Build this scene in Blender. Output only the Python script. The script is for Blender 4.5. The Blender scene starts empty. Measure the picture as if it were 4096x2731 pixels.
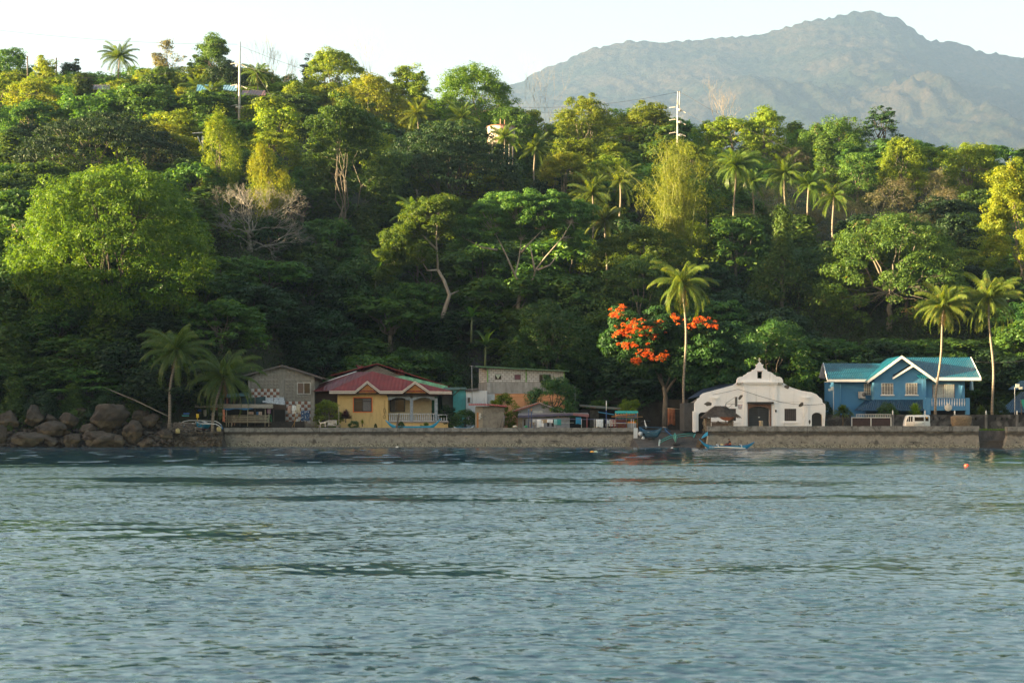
import bpy, bmesh, math, random
import numpy as np
from mathutils import Vector, Matrix
C = bpy.context.scene
COL = C.collection
R = math.radians
F, HC, HY = 6600.0, 2.7, 1701.0          # focal length in photo pixels, eye height, horizon row

# ------------------------------------------------------------------ camera, sky, sun, exposure
cam_d = bpy.data.cameras.new('camera'); cam = bpy.data.objects.new('camera', cam_d); COL.objects.link(cam)
cam.location = (0, 0, HC); cam.rotation_euler = (R(90), 0, 0)
cam_d.sensor_width = 36; cam_d.lens = F/4096*36; cam_d.shift_y = (HY-1365.5)/4096
cam_d.clip_start = 0.5; cam_d.clip_end = 60000
cam_d.dof.use_dof = True; cam_d.dof.focus_distance = 225; cam_d.dof.aperture_fstop = 2.8
C.camera = cam
SUN_EL, SUN_AZ = R(8), R(12)      # low, from the left and slightly from behind the viewer
w = bpy.data.worlds.new('World'); C.world = w; w.use_nodes = True
nt = w.node_tree; bg = nt.nodes['Background']
sky = nt.nodes.new('ShaderNodeTexSky'); sky.sky_type = 'NISHITA'; sky.sun_disc = False
sky.sun_elevation = SUN_EL; sky.sun_rotation = R(-102)
sky.air_density = 1.25; sky.dust_density = 1.8; sky.ozone_density = 1.0
tint = nt.nodes.new('ShaderNodeMix'); tint.data_type = 'RGBA'; tint.blend_type = 'MULTIPLY'; tint.inputs[0].default_value = 1; tint.inputs[7].default_value = (1.12, .97, .91, 1)
nt.links.new(sky.outputs[0], tint.inputs[6]); nt.links.new(tint.outputs[2], bg.inputs[0]); bg.inputs[1].default_value = 0.065
sl = bpy.data.lights.new('sun', 'SUN'); sl.energy = 5.0; sl.angle = R(0.6); sl.color = (1.0, 0.77, 0.42)
sun = bpy.data.objects.new('sun', sl); COL.objects.link(sun)
sdir = Vector((-math.cos(SUN_EL)*math.cos(SUN_AZ), -math.cos(SUN_EL)*math.sin(SUN_AZ), math.sin(SUN_EL)))
sun.rotation_euler = sdir.to_track_quat('Z', 'Y').to_euler()
C.view_settings.view_transform = 'Standard'; C.view_settings.look = 'None'
C.view_settings.exposure = 2.95; C.view_settings.gamma = 1
C.cycles.use_denoising = True
C.cycles.max_bounces = 6; C.cycles.diffuse_bounces = 3; C.cycles.glossy_bounces = 3
C.cycles.transmission_bounces = 3; C.cycles.volume_bounces = 0; C.cycles.caustics_reflective = False

# ------------------------------------------------------------------ helpers
def P(px, py, Y):
    return Vector(((px-2048)*Y/F, Y, HC-(py-HY)*Y/F))
def PX(px, Y): return (px-2048)*Y/F
def PZ(py, Y): return HC-(py-HY)*Y/F
def tag(o, label=None, cat=None, group=None, kind=None):
    if label: o['label'] = label
    if cat: o['category'] = cat
    if group: o['group'] = group
    if kind: o['kind'] = kind
    return o
def thing(name, loc, label, cat, group=None):
    o = bpy.data.objects.new(name, None); COL.objects.link(o); o.location = loc
    o.empty_display_size = 0.3
    return tag(o, label, cat, group)
def base_of(p):
    b = Vector((0, 0, 0))
    while p is not None:
        b += p.location; p = p.parent
    return b
def link_mesh(name, me, mat, parent=None, loc=None):
    o = bpy.data.objects.new(name, me); COL.objects.link(o)
    if mat is not None and not len(me.materials): me.materials.append(mat)
    if parent is not None: o.parent = parent
    if loc is not None: o.location = loc
    return o
def np_mesh(name, V, Fc, smooth=False):
    V = np.asarray(V, dtype=np.float32); Fc = np.asarray(Fc, dtype=np.int32)
    me = bpy.data.meshes.new(name); n = Fc.shape[1]
    me.vertices.add(len(V)); me.vertices.foreach_set('co', V.ravel())
    me.loops.add(Fc.size); me.loops.foreach_set('vertex_index', Fc.ravel())
    me.polygons.add(len(Fc))
    me.polygons.foreach_set('loop_start', np.arange(0, Fc.size, n, dtype=np.int32))
    me.polygons.foreach_set('loop_total', np.full(len(Fc), n, dtype=np.int32))
    if smooth: me.polygons.foreach_set('use_smooth', np.ones(len(Fc), dtype=bool))
    me.update(calc_edges=True)
    return me

class MB:
    """collects shapes given in world coordinates; build() links them as one mesh object under its parent"""
    def __init__(s): s.v = []; s.f = []; s.sm = []
    def add(s, vs, fs, smooth=False):
        n = len(s.v); s.v += [tuple(v) for v in vs]
        s.f += [tuple(i+n for i in f) for f in fs]; s.sm += [smooth]*len(fs); return s
    def box(s, x0, x1, y0, y1, z0, z1):
        x0, x1 = min(x0, x1), max(x0, x1); z0, z1 = min(z0, z1), max(z0, z1); y0, y1 = min(y0, y1), max(y0, y1)
        return s.add([(x0,y0,z0),(x1,y0,z0),(x1,y1,z0),(x0,y1,z0),(x0,y0,z1),(x1,y0,z1),(x1,y1,z1),(x0,y1,z1)],
            [(0,3,2,1),(4,5,6,7),(0,1,5,4),(1,2,6,5),(2,3,7,6),(3,0,4,7)])
    def pbox(s, px0, px1, py0, py1, Y, d=0.1):      # a box whose front face is at distance Y
        return s.box(PX(px0,Y), PX(px1,Y), Y, Y+d, PZ(py0,Y), PZ(py1,Y))
    def slab(s, pts, t):                            # planar polygon thickened straight down by t
        n = len(pts); lo = [(p[0],p[1],p[2]-t) for p in pts]
        return s.add(list(pts)+lo, [tuple(range(n)), tuple(range(2*n-1, n-1, -1))]+[(i,i+n,(i+1)%n+n,(i+1)%n) for i in range(n)])
    def prism(s, xz, y0, y1):                       # outline in x,z extruded in depth
        n = len(xz); vs = [(x,y0,z) for x,z in xz]+[(x,y1,z) for x,z in xz]
        return s.add(vs, [tuple(range(n)), tuple(range(2*n-1, n-1, -1))]+[(i,i+n,(i+1)%n+n,(i+1)%n) for i in range(n)])
    def pprism(s, pxy, Y, d): return s.prism([(PX(a,Y), PZ(b,Y)) for a,b in pxy], Y, Y+d)
    def tube(s, pts, r, n=6, closed=False):
        pts = [Vector(p) for p in pts]; m = len(pts)
        rs = r if isinstance(r, (list, tuple)) else [r]*m
        vs = []; 
        for i, p in enumerate(pts):
            d = (pts[min(i+1,m-1)]-pts[max(i-1,0)])
            if d.length < 1e-9: d = Vector((0,0,1))
            d.normalize()
            a = d.cross(Vector((0,0,1)) if abs(d.z) < .9 else Vector((1,0,0))).normalized(); b = d.cross(a)
            for k in range(n):
                t = 2*math.pi*k/n; vs.append(p+(a*math.cos(t)+b*math.sin(t))*rs[i])
        fs = [(i*n+k, i*n+(k+1)%n, (i+1)*n+(k+1)%n, (i+1)*n+k) for i in range(m-1) for k in range(n)]
        fs += [tuple(range(n-1,-1,-1)), tuple(range((m-1)*n, m*n))]
        return s.add(vs, fs, True)
    def lathe(s, c, prof, n=12):                    # prof: (radius, z) from bottom to top
        vs = [(c[0]+r*math.cos(2*math.pi*k/n), c[1]+r*math.sin(2*math.pi*k/n), c[2]+z) for r,z in prof for k in range(n)]
        m = len(prof)
        fs = [(i*n+k, i*n+(k+1)%n, (i+1)*n+(k+1)%n, (i+1)*n+k) for i in range(m-1) for k in range(n)]
        fs += [tuple(range(n-1,-1,-1)), tuple(range((m-1)*n, m*n))]
        return s.add(vs, fs, True)
    def ell(s, c, r, nu=10, nv=7):
        prof = []
        vs = []; 
        for j in range(nv+1):
            t = math.pi*j/nv-math.pi/2
            for k in range(nu):
                a = 2*math.pi*k/nu
                vs.append((c[0]+r[0]*max(.02,math.cos(t))*math.cos(a), c[1]+r[1]*max(.02,math.cos(t))*math.sin(a), c[2]+r[2]*math.sin(t)))
        fs = [(j*nu+k, j*nu+(k+1)%nu, (j+1)*nu+(k+1)%nu, (j+1)*nu+k) for j in range(nv) for k in range(nu)]
        return s.add(vs, fs, True)
    def sheet(s, fn, nu, nv, thick=None):           # fn(u, v) -> point, grid surface
        vs = [fn(i/nu, j/nv) for j in range(nv+1) for i in range(nu+1)]
        fs = [(j*(nu+1)+i, j*(nu+1)+i+1, (j+1)*(nu+1)+i+1, (j+1)*(nu+1)+i) for j in range(nv) for i in range(nu)]
        return s.add(vs, fs, True)
    def build(s, name, mat, parent=None, loc=None):
        b = base_of(parent) if parent is not None else Vector(loc or (0,0,0))
        me = bpy.data.meshes.new(name)
        me.from_pydata([(v[0]-b[0], v[1]-b[1], v[2]-b[2]) for v in s.v], [], s.f)
        me.polygons.foreach_set('use_smooth', s.sm); me.update()
        bm = bmesh.new(); bm.from_mesh(me); bmesh.ops.recalc_face_normals(bm, faces=bm.faces); bm.to_mesh(me); bm.free()
        return link_mesh(name, me, mat, parent, None if parent is not None else b)

def copy_tree(o, parent=None):
    c = o.copy(); COL.objects.link(c); c.parent = parent
    for ch in o.children: copy_tree(ch, c)
    return c

# ------------------------------------------------------------------ materials
def newmat(name):
    m = bpy.data.materials.new(name); m.use_nodes = True
    n = m.node_tree.nodes; return m, n, m.node_tree.links, n['Principled BSDF']
def noise(n, l, co, scale, detail=4, rough=.55, stretch=None, dist=0):
    t = n.new('ShaderNodeTexNoise'); t.inputs['Scale'].default_value = scale
    t.inputs['Detail'].default_value = detail; t.inputs['Roughness'].default_value = rough
    t.inputs['Distortion'].default_value = dist
    if stretch:
        mp = n.new('ShaderNodeMapping'); mp.inputs['Scale'].default_value = stretch
        l.new(co, mp.inputs[0]); co = mp.outputs[0]
    l.new(co, t.inputs['Vector']); return t.outputs['Fac']
def ramp(n, l, fac, stops):
    r = n.new('ShaderNodeValToRGB'); e = r.color_ramp.elements
    while len(e) < len(stops): e.new(.5)
    for el, (p, c) in zip(e, stops): el.position = p; el.color = (c[0], c[1], c[2], 1) if not isinstance(c, (int, float)) else (c, c, c, 1)
    l.new(fac, r.inputs[0]); return r.outputs[0]
def mixc(n, l, fac, a, b, mode='MIX'):
    m = n.new('ShaderNodeMix'); m.data_type = 'RGBA'; m.blend_type = mode
    for sock, v in ((m.inputs[0], fac), (m.inputs[6], a), (m.inputs[7], b)):
        if isinstance(v, (int, float)): sock.default_value = v
        elif isinstance(v, (tuple, list)): sock.default_value = (v[0], v[1], v[2], 1)
        else: l.new(v, sock)
    return m.outputs[2]
def maths(n, l, op, a, b=None, clamp=False):
    m = n.new('ShaderNodeMath'); m.operation = op; m.use_clamp = clamp
    for i, v in enumerate((a, b)):
        if v is None: continue
        if isinstance(v, (int, float)): m.inputs[i].default_value = v
        else: l.new(v, m.inputs[i])
    return m.outputs[0]
def bump(n, l, bs, h, strength=.3, dist=.05):
    b = n.new('ShaderNodeBump'); b.inputs['Strength'].default_value = strength; b.inputs['Distance'].default_value = dist
    l.new(h, b.inputs['Height']); l.new(b.outputs[0], bs.inputs['Normal'])
_mc = {}
def M(col, rough=.7, var=.25, scale=1.5, dirt=None, dirt_amt=.35, streak=False, bmp=.2, metal=0):
    """weathered paint / plain surface: colour with soft variation and optional dirt patches"""
    key = (tuple(col), rough, var, scale, tuple(dirt) if dirt else None, dirt_amt, streak, bmp, metal)
    if key in _mc: return _mc[key]
    m, n, l, bs = newmat('surface'); tc = n.new('ShaderNodeTexCoord').outputs['Object']
    f = noise(n, l, tc, scale, 5, .6)
    c = ramp(n, l, f, [(.3, [x*(1-var) for x in col]), (.7, [min(1, x*(1+var*.5)) for x in col])])
    if dirt:
        g = noise(n, l, tc, scale*.9, 6, .7, (1, 1, .18) if streak else None, 1)
        k = ramp(n, l, g, [(.62-dirt_amt*.35, 0.), (.80-dirt_amt*.25, 1.)])
        c = mixc(n, l, k, c, dirt)
    l.new(c, bs.inputs['Base Color']); bs.inputs['Roughness'].default_value = rough; bs.inputs['Metallic'].default_value = metal
    if bmp: bump(n, l, bs, noise(n, l, tc, 9, 4, .6), bmp, .03)
    _mc[key] = m; return m
def leafmat(name, c0, c1, tips=None, trans=.35, dry=None, rough=.55):
    """leaf surface: two greens by clump, a per-tree shift, some light passing through the leaf"""
    m, n, l, bs = newmat(name); tc = n.new('ShaderNodeTexCoord').outputs['Object']
    oi = n.new('ShaderNodeObjectInfo')
    f = noise(n, l, tc, .45, 3, .6)
    c = ramp(n, l, f, [(.35, c0), (.65, c1)])
    if tips:
        k = ramp(n, l, noise(n, l, tc, 1.3, 3, .7), [(.58, 0.), (.7, 1.)]); c = mixc(n, l, k, c, tips)
    if dry:
        k = ramp(n, l, noise(n, l, tc, .35, 4, .7, (1, 1, .5)), [(.6, 0.), (.68, 1.)]); c = mixc(n, l, k, c, dry)
    hs = n.new('ShaderNodeHueSaturation')
    l.new(maths(n, l, 'ADD', maths(n, l, 'MULTIPLY', oi.outputs['Random'], .024), .480), hs.inputs['Hue'])
    l.new(maths(n, l, 'ADD', maths(n, l, 'MULTIPLY', oi.outputs['Random'], .5), .75), hs.inputs['Value'])
    l.new(c, hs.inputs['Color']); c = hs.outputs[0]
    l.new(c, bs.inputs['Base Color']); bs.inputs['Roughness'].default_value = rough
    bs.inputs['Specular IOR Level'].default_value = .25
    tr = n.new('ShaderNodeBsdfTranslucent'); l.new(mixc(n, l, 1., c, (2.1, 1.9, .4), 'MULTIPLY'), tr.inputs[0])
    mx = n.new('ShaderNodeMixShader'); mx.inputs[0].default_value = trans
    l.new(bs.outputs[0], mx.inputs[1]); l.new(tr.outputs[0], mx.inputs[2])
    l.new(mx.outputs[0], n['Material Output'].inputs['Surface'])
    return m
def barkmat(name, c0, c1, scale=3):
    m, n, l, bs = newmat(name); tc = n.new('ShaderNodeTexCoord').outputs['Object']
    f = noise(n, l, tc, scale, 5, .7, (1, 1, .35))
    l.new(ramp(n, l, f, [(.3, c0), (.7, c1)]), bs.inputs['Base Color']); bs.inputs['Roughness'].default_value = .9
    bump(n, l, bs, f, .6, .08); return m
# ------------------------------------------------------------------ terrain
rng = np.random.default_rng(7); random.seed(7)
def sstep(a, b, x): 
    t = np.clip((x-a)/(b-a), 0, 1); return t*t*(3-2*t)
_ph = rng.uniform(0, 6.28, (14, 2)); 
def fbm(x, y, s):           # cheap smooth variation in -1..1
    r = 0.
    for i in range(7):
        a = 1.7*i; k = (1.55**i)/s
        r = r + np.sin((x*math.cos(a)+y*math.sin(a))*k+_ph[i,0])*np.sin((x*math.sin(a+.6)-y*math.cos(a+.6))*k*1.1+_ph[i,1])/(1.3**i)
    return r/2.2
PT = [-50, 0, 6, 14, 30, 65, 115, 185, 225, 300, 450, 900]
PZv = [0, 0, 5, 11, 19, 35, 53, 71, 74, 55, 30, 20]
def foot(X):                # where the hill starts behind the shore
    return 214+22*sstep(-42, -30, X)+0*X
def terrain(X, Y):
    X = np.asarray(X, float); Y = np.asarray(Y, float)
    k = 1.06-.10*sstep(-60, 0, X*300/np.maximum(Y, 200))-.05*sstep(30, 110, X*300/np.maximum(Y, 200))
    t = Y-foot(X); h = np.interp(t, PT, PZv)*k
    h = h+fbm(X, Y, 38)*2.2*sstep(20, 60, t)+fbm(X, Y, 9)*.5*sstep(0, 10, t)
    z = 2.05+h
    shore = 203+2*sstep(-30, -80, -X)*0
    left = 2.05+h
    # sea side: falls below the water in front of walls; the boat beach is a ramp
    ramp_z = -.5+(Y-196)/26*2.6
    beach = (1-sstep(23.5, 25.5, X))*sstep(14.2, 15.5, X)
    flat = np.where(Y < 213.0, -2.5, z) 
    flat = np.where((X > 23.6) & (Y > 200.9), z, flat)
    flat = np.where((X < -36.5), np.where(Y < 206, -2.5, np.minimum(z, -2.0+(Y-206)*.62)), flat)
    beach = beach*(Y < 222.5)
    z2 = flat*(1-beach)+np.minimum(ramp_z, z)*beach
    # unseen headland left of the frame, added to shade the shore
    hd = 42*np.exp(-((X+178)/34)**2)*sstep(60, 110, Y)*(1-sstep(270, 330, Y))
    hd = hd*(1+.12*fbm(X, Y, 30))
    z2 = np.maximum(z2, np.where(hd > 1.5, hd, -9))
    return z2
def tz(x, y): return float(terrain(x, y))

def grid_mesh(name, xs, ys, zf, smooth=True):
    XX, YY = np.meshgrid(xs, ys); ZZ = zf(XX, YY); nx, ny = len(xs), len(ys)
    V = np.stack([XX, YY, ZZ], -1).reshape(-1, 3)
    i = np.arange(ny-1)[:, None]*nx+np.arange(nx-1)[None]; i = i.ravel()
    return np_mesh(name, V, np.stack([i, i+1, i+nx+1, i+nx], -1), smooth)
m, n, l, bs = newmat('hill_soil'); tc = n.new('ShaderNodeTexCoord').outputs['Object']
f = noise(n, l, tc, .35, 6, .65)
c = ramp(n, l, f, [(.35, (.014, .022, .009)), (.55, (.03, .036, .016)), (.72, (.08, .06, .035))])
sep = n.new('ShaderNodeSeparateXYZ'); l.new(tc, sep.inputs[0])
lowk = ramp(n, l, maths(n, l, 'MULTIPLY', sep.outputs[2], .1), [(.2, 1.), (.32, 0.)])
c = mixc(n, l, lowk, c, ramp(n, l, noise(n, l, tc, 1.2, 6, .7), [(.35, (.035, .03, .025)), (.7, (.12, .10, .085))]))
l.new(c, bs.inputs['Base Color']); bs.inputs['Roughness'].default_value = .95
bump(n, l, bs, noise(n, l, tc, 2.5, 5, .7), .8, .3)
HILLM = m
xs = np.unique(np.concatenate([np.arange(-620, -130, 9.), np.arange(-130, 130, 1.6), np.arange(130, 620, 9.), [14.2, 15.5, 23.5, 25.6]]))
ys = np.unique(np.concatenate([np.arange(40, 190, 8.), np.arange(190, 260, .8), np.arange(260, 480, 2.5), np.arange(480, 1000, 20.)]))
tag(link_mesh('hillside', grid_mesh('hillside', xs, ys, terrain), HILLM), kind='structure')

# ------------------------------------------------------------------ far mountain
CR = [(-900,560),(-200,470),(600,420),(1100,345),(1700,430),(2080,335),(2150,292),(2250,250),(2400,190),(2510,170),(2680,174),(2850,160),(3050,142),(3220,92),(3410,56),(3500,49),(3590,78),(3710,165),(3830,174),(3940,217),(4096,235),(4500,300),(5200,420),(6500,600)]
MD = 3000.
def mount(X, Y): return mount0(X/MS, Y/MS)*MS
MS = 11000/3000.
def mount0(X, Y):
    cpx = np.array([a for a, b in CR], float); cx = (cpx-2048)*MD/F; cz = np.array([PZ(b, MD) for a, b in CR])
    k = np.clip((Y-1150)/(MD-1150), 0, 1.6)
    crest = np.interp(X-(MD-Y)*.10*0, cx, cz)
    prof = np.where(k <= 1, .04+.96*(.45*k+.55*k**1.8), 1-(k-1)*1.4)
    spur = fbm(X*1.0+Y*.25, Y*.35, 150)*75+fbm(X+Y*.4, Y*.6, 60)*22+fbm(X, Y, 18)*7
    env = np.clip(np.minimum(k*2.0, (1.0-np.minimum(k, 1))*3.2), 0, 1)
    z = crest*prof+spur*env+fbm(X*1.3, Y, 6.5)*4.5+fbm(Y*1.1, X, 3.7)*3
    return z
m, n, l, bs = newmat('mountain_forest'); tc = n.new('ShaderNodeTexCoord').outputs['Object']
f = noise(n, l, tc, .0017, 8, .72); f2 = noise(n, l, tc, .02, 6, .8)
c = mixc(n, l, ramp(n, l, f, [(.44, 0.), (.58, 1.)]), ramp(n, l, f2, [(.38, (.003, .008, .006)), (.6, (.030, .040, .026))]), ramp(n, l, f2, [(.35, (.022, .024, .014)), (.6, (.075, .06, .04))]))
l.new(c, bs.inputs['Base Color']); bs.inputs['Roughness'].default_value = 1
bs.inputs['Specular IOR Level'].default_value = 0
bump(n, l, bs, noise(n, l, tc, .026, 6, .75), 1., 40)
tag(link_mesh('mountain', grid_mesh('mountain', np.arange(-1100, 1650, 6.)*MS, np.concatenate([np.arange(960, 3120, 10.), np.arange(3120, 3600, 60.)])*MS, mount, True), m), kind='structure')

# ------------------------------------------------------------------ water
def swell(X, Y):
    r = np.random.default_rng(3); z = 0*X
    gust = .6+.4*np.clip(fbm(X*.4, Y*.9+40, 13)*1.5+.25, -1, 1)
    calm = 1-.93*sstep(104, 116, Y+5*fbm(X, Y*.3, 25))
    for i in range(84):
        lam = .09*(1.045**i) if i < 60 else r.uniform(.15, .6)
        a = r.normal(0, .85)-.2; k = 6.283/lam
        amp = .0058*lam*(1 if lam < .25 else (.25/lam)**.95)
        ph = (X*math.sin(a)+Y*math.cos(a))*k+r.uniform(0, 6.28)
        fade = np.clip((lam*60/np.maximum(Y, 1))*1.2, 0, 1)**2
        z = z+amp*np.sin(ph+.35*np.sin(ph*.37+i))*fade
    for i in range(16):
        lam = r.uniform(1.1, 4.5); a = r.normal(0, .5)-.2; k = 6.283/lam
        z = z+.0022*lam*np.sin((X*math.sin(a)+Y*math.cos(a))*k+r.uniform(0, 6.28))
    return z*(gust*calm+.05)
def row_mesh():
    ys = [3.]
    while ys[-1] < 208: ys.append(ys[-1]+max(.022, min(.9, .0026*ys[-1]*max(1, ys[-1]/24))))
    ys = np.array(ys); nx = 1100
    u = np.linspace(-1, 1, nx)
    XX = u[None]*(ys[:, None]*.34+3); YY = np.repeat(ys[:, None], nx, 1)
    return XX, YY
XX, YY = row_mesh(); ZZ = swell(XX, YY)
ZZ *= (1-np.abs(np.linspace(-1, 1, XX.shape[1]))[None]**12)
V = np.stack([XX, YY, ZZ], -1).reshape(-1, 3); ny, nx = XX.shape
i = (np.arange(ny-1)[:, None]*nx+np.arange(nx-1)[None]).ravel()
me = np_mesh('water', V, np.stack([i, i+1, i+nx+1, i+nx], -1), True)
RIPPLE, CALMR = 1.8, .24
m, n, l, bs = newmat('sea_water'); tc = n.new('ShaderNodeTexCoord').outputs['Object']
bs.inputs['Base Color'].default_value = (.020, .056, .086, 1); bs.inputs['Roughness'].default_value = .035
bs.inputs['IOR'].default_value = 1.42
sep = n.new('ShaderNodeSeparateXYZ'); l.new(tc, sep.inputs[0])
edge = maths(n, l, 'ADD', sep.outputs[1], maths(n, l, 'MULTIPLY', noise(n, l, tc, .05, 3, .6), 36))
dist = n.new('ShaderNodeMapRange'); l.new(edge, dist.inputs[0]); dist.inputs[1].default_value = 124; dist.inputs[2].default_value = 136
dist.inputs[3].default_value = 1; dist.inputs[4].default_value = 0; dist.interpolation_type = 'SMOOTHSTEP'
near = n.new('ShaderNodeMapRange'); l.new(sep.outputs[1], near.inputs[0]); near.inputs[1].default_value = 15; near.inputs[2].default_value = 60
near.inputs[3].default_value = .7; near.inputs[4].default_value = 1
def vnoise(scale, stretch, detail, amp):
    t = n.new('ShaderNodeTexNoise'); t.inputs['Scale'].default_value = scale; t.inputs['Detail'].default_value = detail; t.inputs['Roughness'].default_value = .6
    mp = n.new('ShaderNodeMapping'); mp.inputs['Scale'].default_value = stretch; l.new(tc, mp.inputs[0]); l.new(mp.outputs[0], t.inputs['Vector'])
    v = n.new('ShaderNodeVectorMath'); v.operation = 'SUBTRACT'; l.new(t.outputs['Color'], v.inputs[0]); v.inputs[1].default_value = (.5, .5, .5)
    v2 = n.new('ShaderNodeVectorMath'); v2.operation = 'MULTIPLY'; l.new(v.outputs[0], v2.inputs[0]); v2.inputs[1].default_value = (amp, amp, 0); return v2.outputs[0]
def vscale(v, f):
    x = n.new('ShaderNodeVectorMath'); x.operation = 'SCALE'; l.new(v, x.inputs[0])
    if isinstance(f, (int, float)): x.inputs['Scale'].default_value = f
    else: l.new(f, x.inputs['Scale'])
    return x.outputs[0]
def vadd(a, b):
    x = n.new('ShaderNodeVectorMath'); x.operation = 'ADD'; l.new(a, x.inputs[0]); l.new(b, x.inputs[1]); return x.outputs[0]
patch = ramp(n, l, noise(n, l, tc, .07, 6, .68, (.35, 1, 1)), [(.40, .12), (.52, 1.)])
patch2 = ramp(n, l, noise(n, l, tc, .45, 6, .7, (.55, .8, 1)), [(.36, .45), (.62, 1.)])
openw = maths(n, l, 'MULTIPLY', maths(n, l, 'MULTIPLY', dist.outputs[0], near.outputs[0]), maths(n, l, 'MULTIPLY', patch, patch2))
rip = vscale(vnoise(6.0, (.5, 1, 1), 3, RIPPLE), openw)
calm_k = maths(n, l, 'SUBTRACT', 1., dist.outputs[0])
soft = vscale(vnoise(1.2, (.4, .6, 1), 2, CALMR), calm_k)
spk = ramp(n, l, noise(n, l, tc, 1.0, 2, .5, (.40, .16, 1)), [(.615, 0.), (.655, 1.)])
cmb = n.new('ShaderNodeCombineXYZ'); seaward = maths(n, l, 'ADD', maths(n, l, 'MULTIPLY', calm_k, -.055), maths(n, l, 'MULTIPLY', maths(n, l, 'MULTIPLY', dist.outputs[0], patch), -.125))   # normals tilted towards the viewer to steer what the water reflects
l.new(maths(n, l, 'ADD', seaward, maths(n, l, 'MULTIPLY', maths(n, l, 'MULTIPLY', spk, calm_k), -.24)), cmb.inputs[1])
geo = n.new('ShaderNodeNewGeometry'); nn_ = vadd(vadd(geo.outputs['Normal'], rip), vadd(soft, cmb.outputs[0]))
nz = n.new('ShaderNodeVectorMath'); nz.operation = 'NORMALIZE'; l.new(nn_, nz.inputs[0]); l.new(nz.outputs[0], bs.inputs['Normal'])
WATERM = m
wat = tag(link_mesh('water', me, m), kind='structure')
# the rest of the sea, flat, round the rippled part (same surface, four millimetres lower)
mb = MB(); mb.add([(-3500,-310,-.14),(3500,-310,-.14),(3500,260,-.14),(-3500,260,-.14)], [(0,1,2,3)])
tag(mb.build('sea', WATERM), kind='structure')

# ------------------------------------------------------------------ haze
mh = bpy.data.materials.new('air'); mh.use_nodes = True; n = mh.node_tree.nodes; n.clear()
out = n.new('ShaderNodeOutputMaterial'); pv = n.new('ShaderNodeVolumePrincipled')
pv.inputs['Color'].default_value = (.36, .58, 1.0, 1); pv.inputs['Density'].default_value = .000048; pv.inputs['Anisotropy'].default_value = .2
mh.node_tree.links.new(pv.outputs[0], out.inputs['Volume'])
mb = MB(); mb.box(-4300, 6300, -320, 13600, -6, 3200); tag(mb.build('haze', mh), kind='stuff')
# ------------------------------------------------------------------ vegetation
def unit(v): return v/np.maximum(np.linalg.norm(v, axis=-1, keepdims=True), 1e-9)
def leaf_quads(Cn, N, size, aspect, g):
    """one pointed leaf or leaf spray per row: centre, facing, length"""
    n = len(Cn); t = unit(np.cross(N, g.normal(size=(n, 3)))); b = np.cross(N, t)
    s = (size*g.uniform(.6, 1.3, n))[:, None]
    V = np.stack([Cn-t*s*.5, Cn+b*s*aspect*.5+t*s*.05, Cn+t*s*.5-N*s*.12, Cn-b*s*aspect*.5+t*s*.05], 1).reshape(-1, 3)
    return V, np.arange(n*4).reshape(-1, 4)
def clump_leaves(cen, rad, per, size, g, flat=.65, aspect=.5, upb=.5, hang=0.):
    k = len(cen); n = k*per
    d = unit(g.normal(size=(n, 3))+np.array([0, 0, upb])); c = np.repeat(cen, per, 0); r = np.repeat(rad, per)[:, None]
    q = g.uniform(.35, 1.12, (n, 1))**.6
    off = d*r*q*np.array([1, 1, flat])
    if hang: off[:, 2] -= np.repeat(rad, per)*hang*g.random(n)**1.5*2.2*(np.linalg.norm(off[:, :2], axis=1)/np.repeat(rad, per))
    N = unit(d*.85+np.array([0, 0, .45])+g.normal(size=(n, 3))*.3)
    return leaf_quads(c+off, N, size, aspect, g)
def crown_points(kind, k, rx, rz, g, z0):
    """clump centres for a crown of radius rx and height rz whose lowest leaves are at z0"""
    if kind == 'dome':
        d = unit(g.normal(size=(k, 3))+np.array([0, 0, .45])); q = g.uniform(.55, 1, (k, 1))**.5
        az_ = np.arctan2(d[:, 1], d[:, 0]); lob = 1+.07*np.sin(az_*4+g.uniform(0, 6))*np.sin(d[:, 2]*5+g.uniform(0, 6))+.05*np.sin(az_*7+d[:, 2]*6+g.uniform(0, 6)); p = d*q*lob[:, None]*.97; h_ = np.linalg.norm(p[:, :2], axis=1, keepdims=True)+1e-6
        p[:, :2] *= np.where(p[:, 2:] < 0, h_**-.45, 1); p = p*np.array([rx, rx, rz*.5]); p[:, 2] = np.where(p[:, 2] < 0, p[:, 2]*.84, p[:, 2]*1.16)+z0+rz*.42
    elif kind == 'umbrella':
        a = g.uniform(0, 6.283, k); r = np.sqrt(g.random(k))*rx
        z = z0+rz*(.25+.75*np.sqrt(np.maximum(0, 1-(r/rx)**2)))*g.uniform(.72, 1, k)
        p = np.stack([r*np.cos(a), r*np.sin(a), z], 1)
    elif kind == 'column':
        z = g.random(k); a = g.uniform(0, 6.283, k); r = rx*(.55+.45*np.sin(z*5+1))*np.sqrt(np.clip(1.05-z**3, 0, 1))*g.uniform(.6, 1, k)
        p = np.stack([r*np.cos(a), r*np.sin(a), z0+z*rz], 1)
    else:       # open: a few separate lobes
        nl = 8; L = unit(g.normal(size=(nl, 3))+np.array([0, 0, .5]))*np.array([rx*.68, rx*.68, rz*.36])
        w = g.integers(0, nl, k); p = L[w]+unit(g.normal(size=(k, 3)))*g.uniform(.3, 1, (k, 1))*np.array([rx*.38, rx*.38, rz*.2])
        p[:, 2] += z0+rz*.5
    return p
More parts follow.
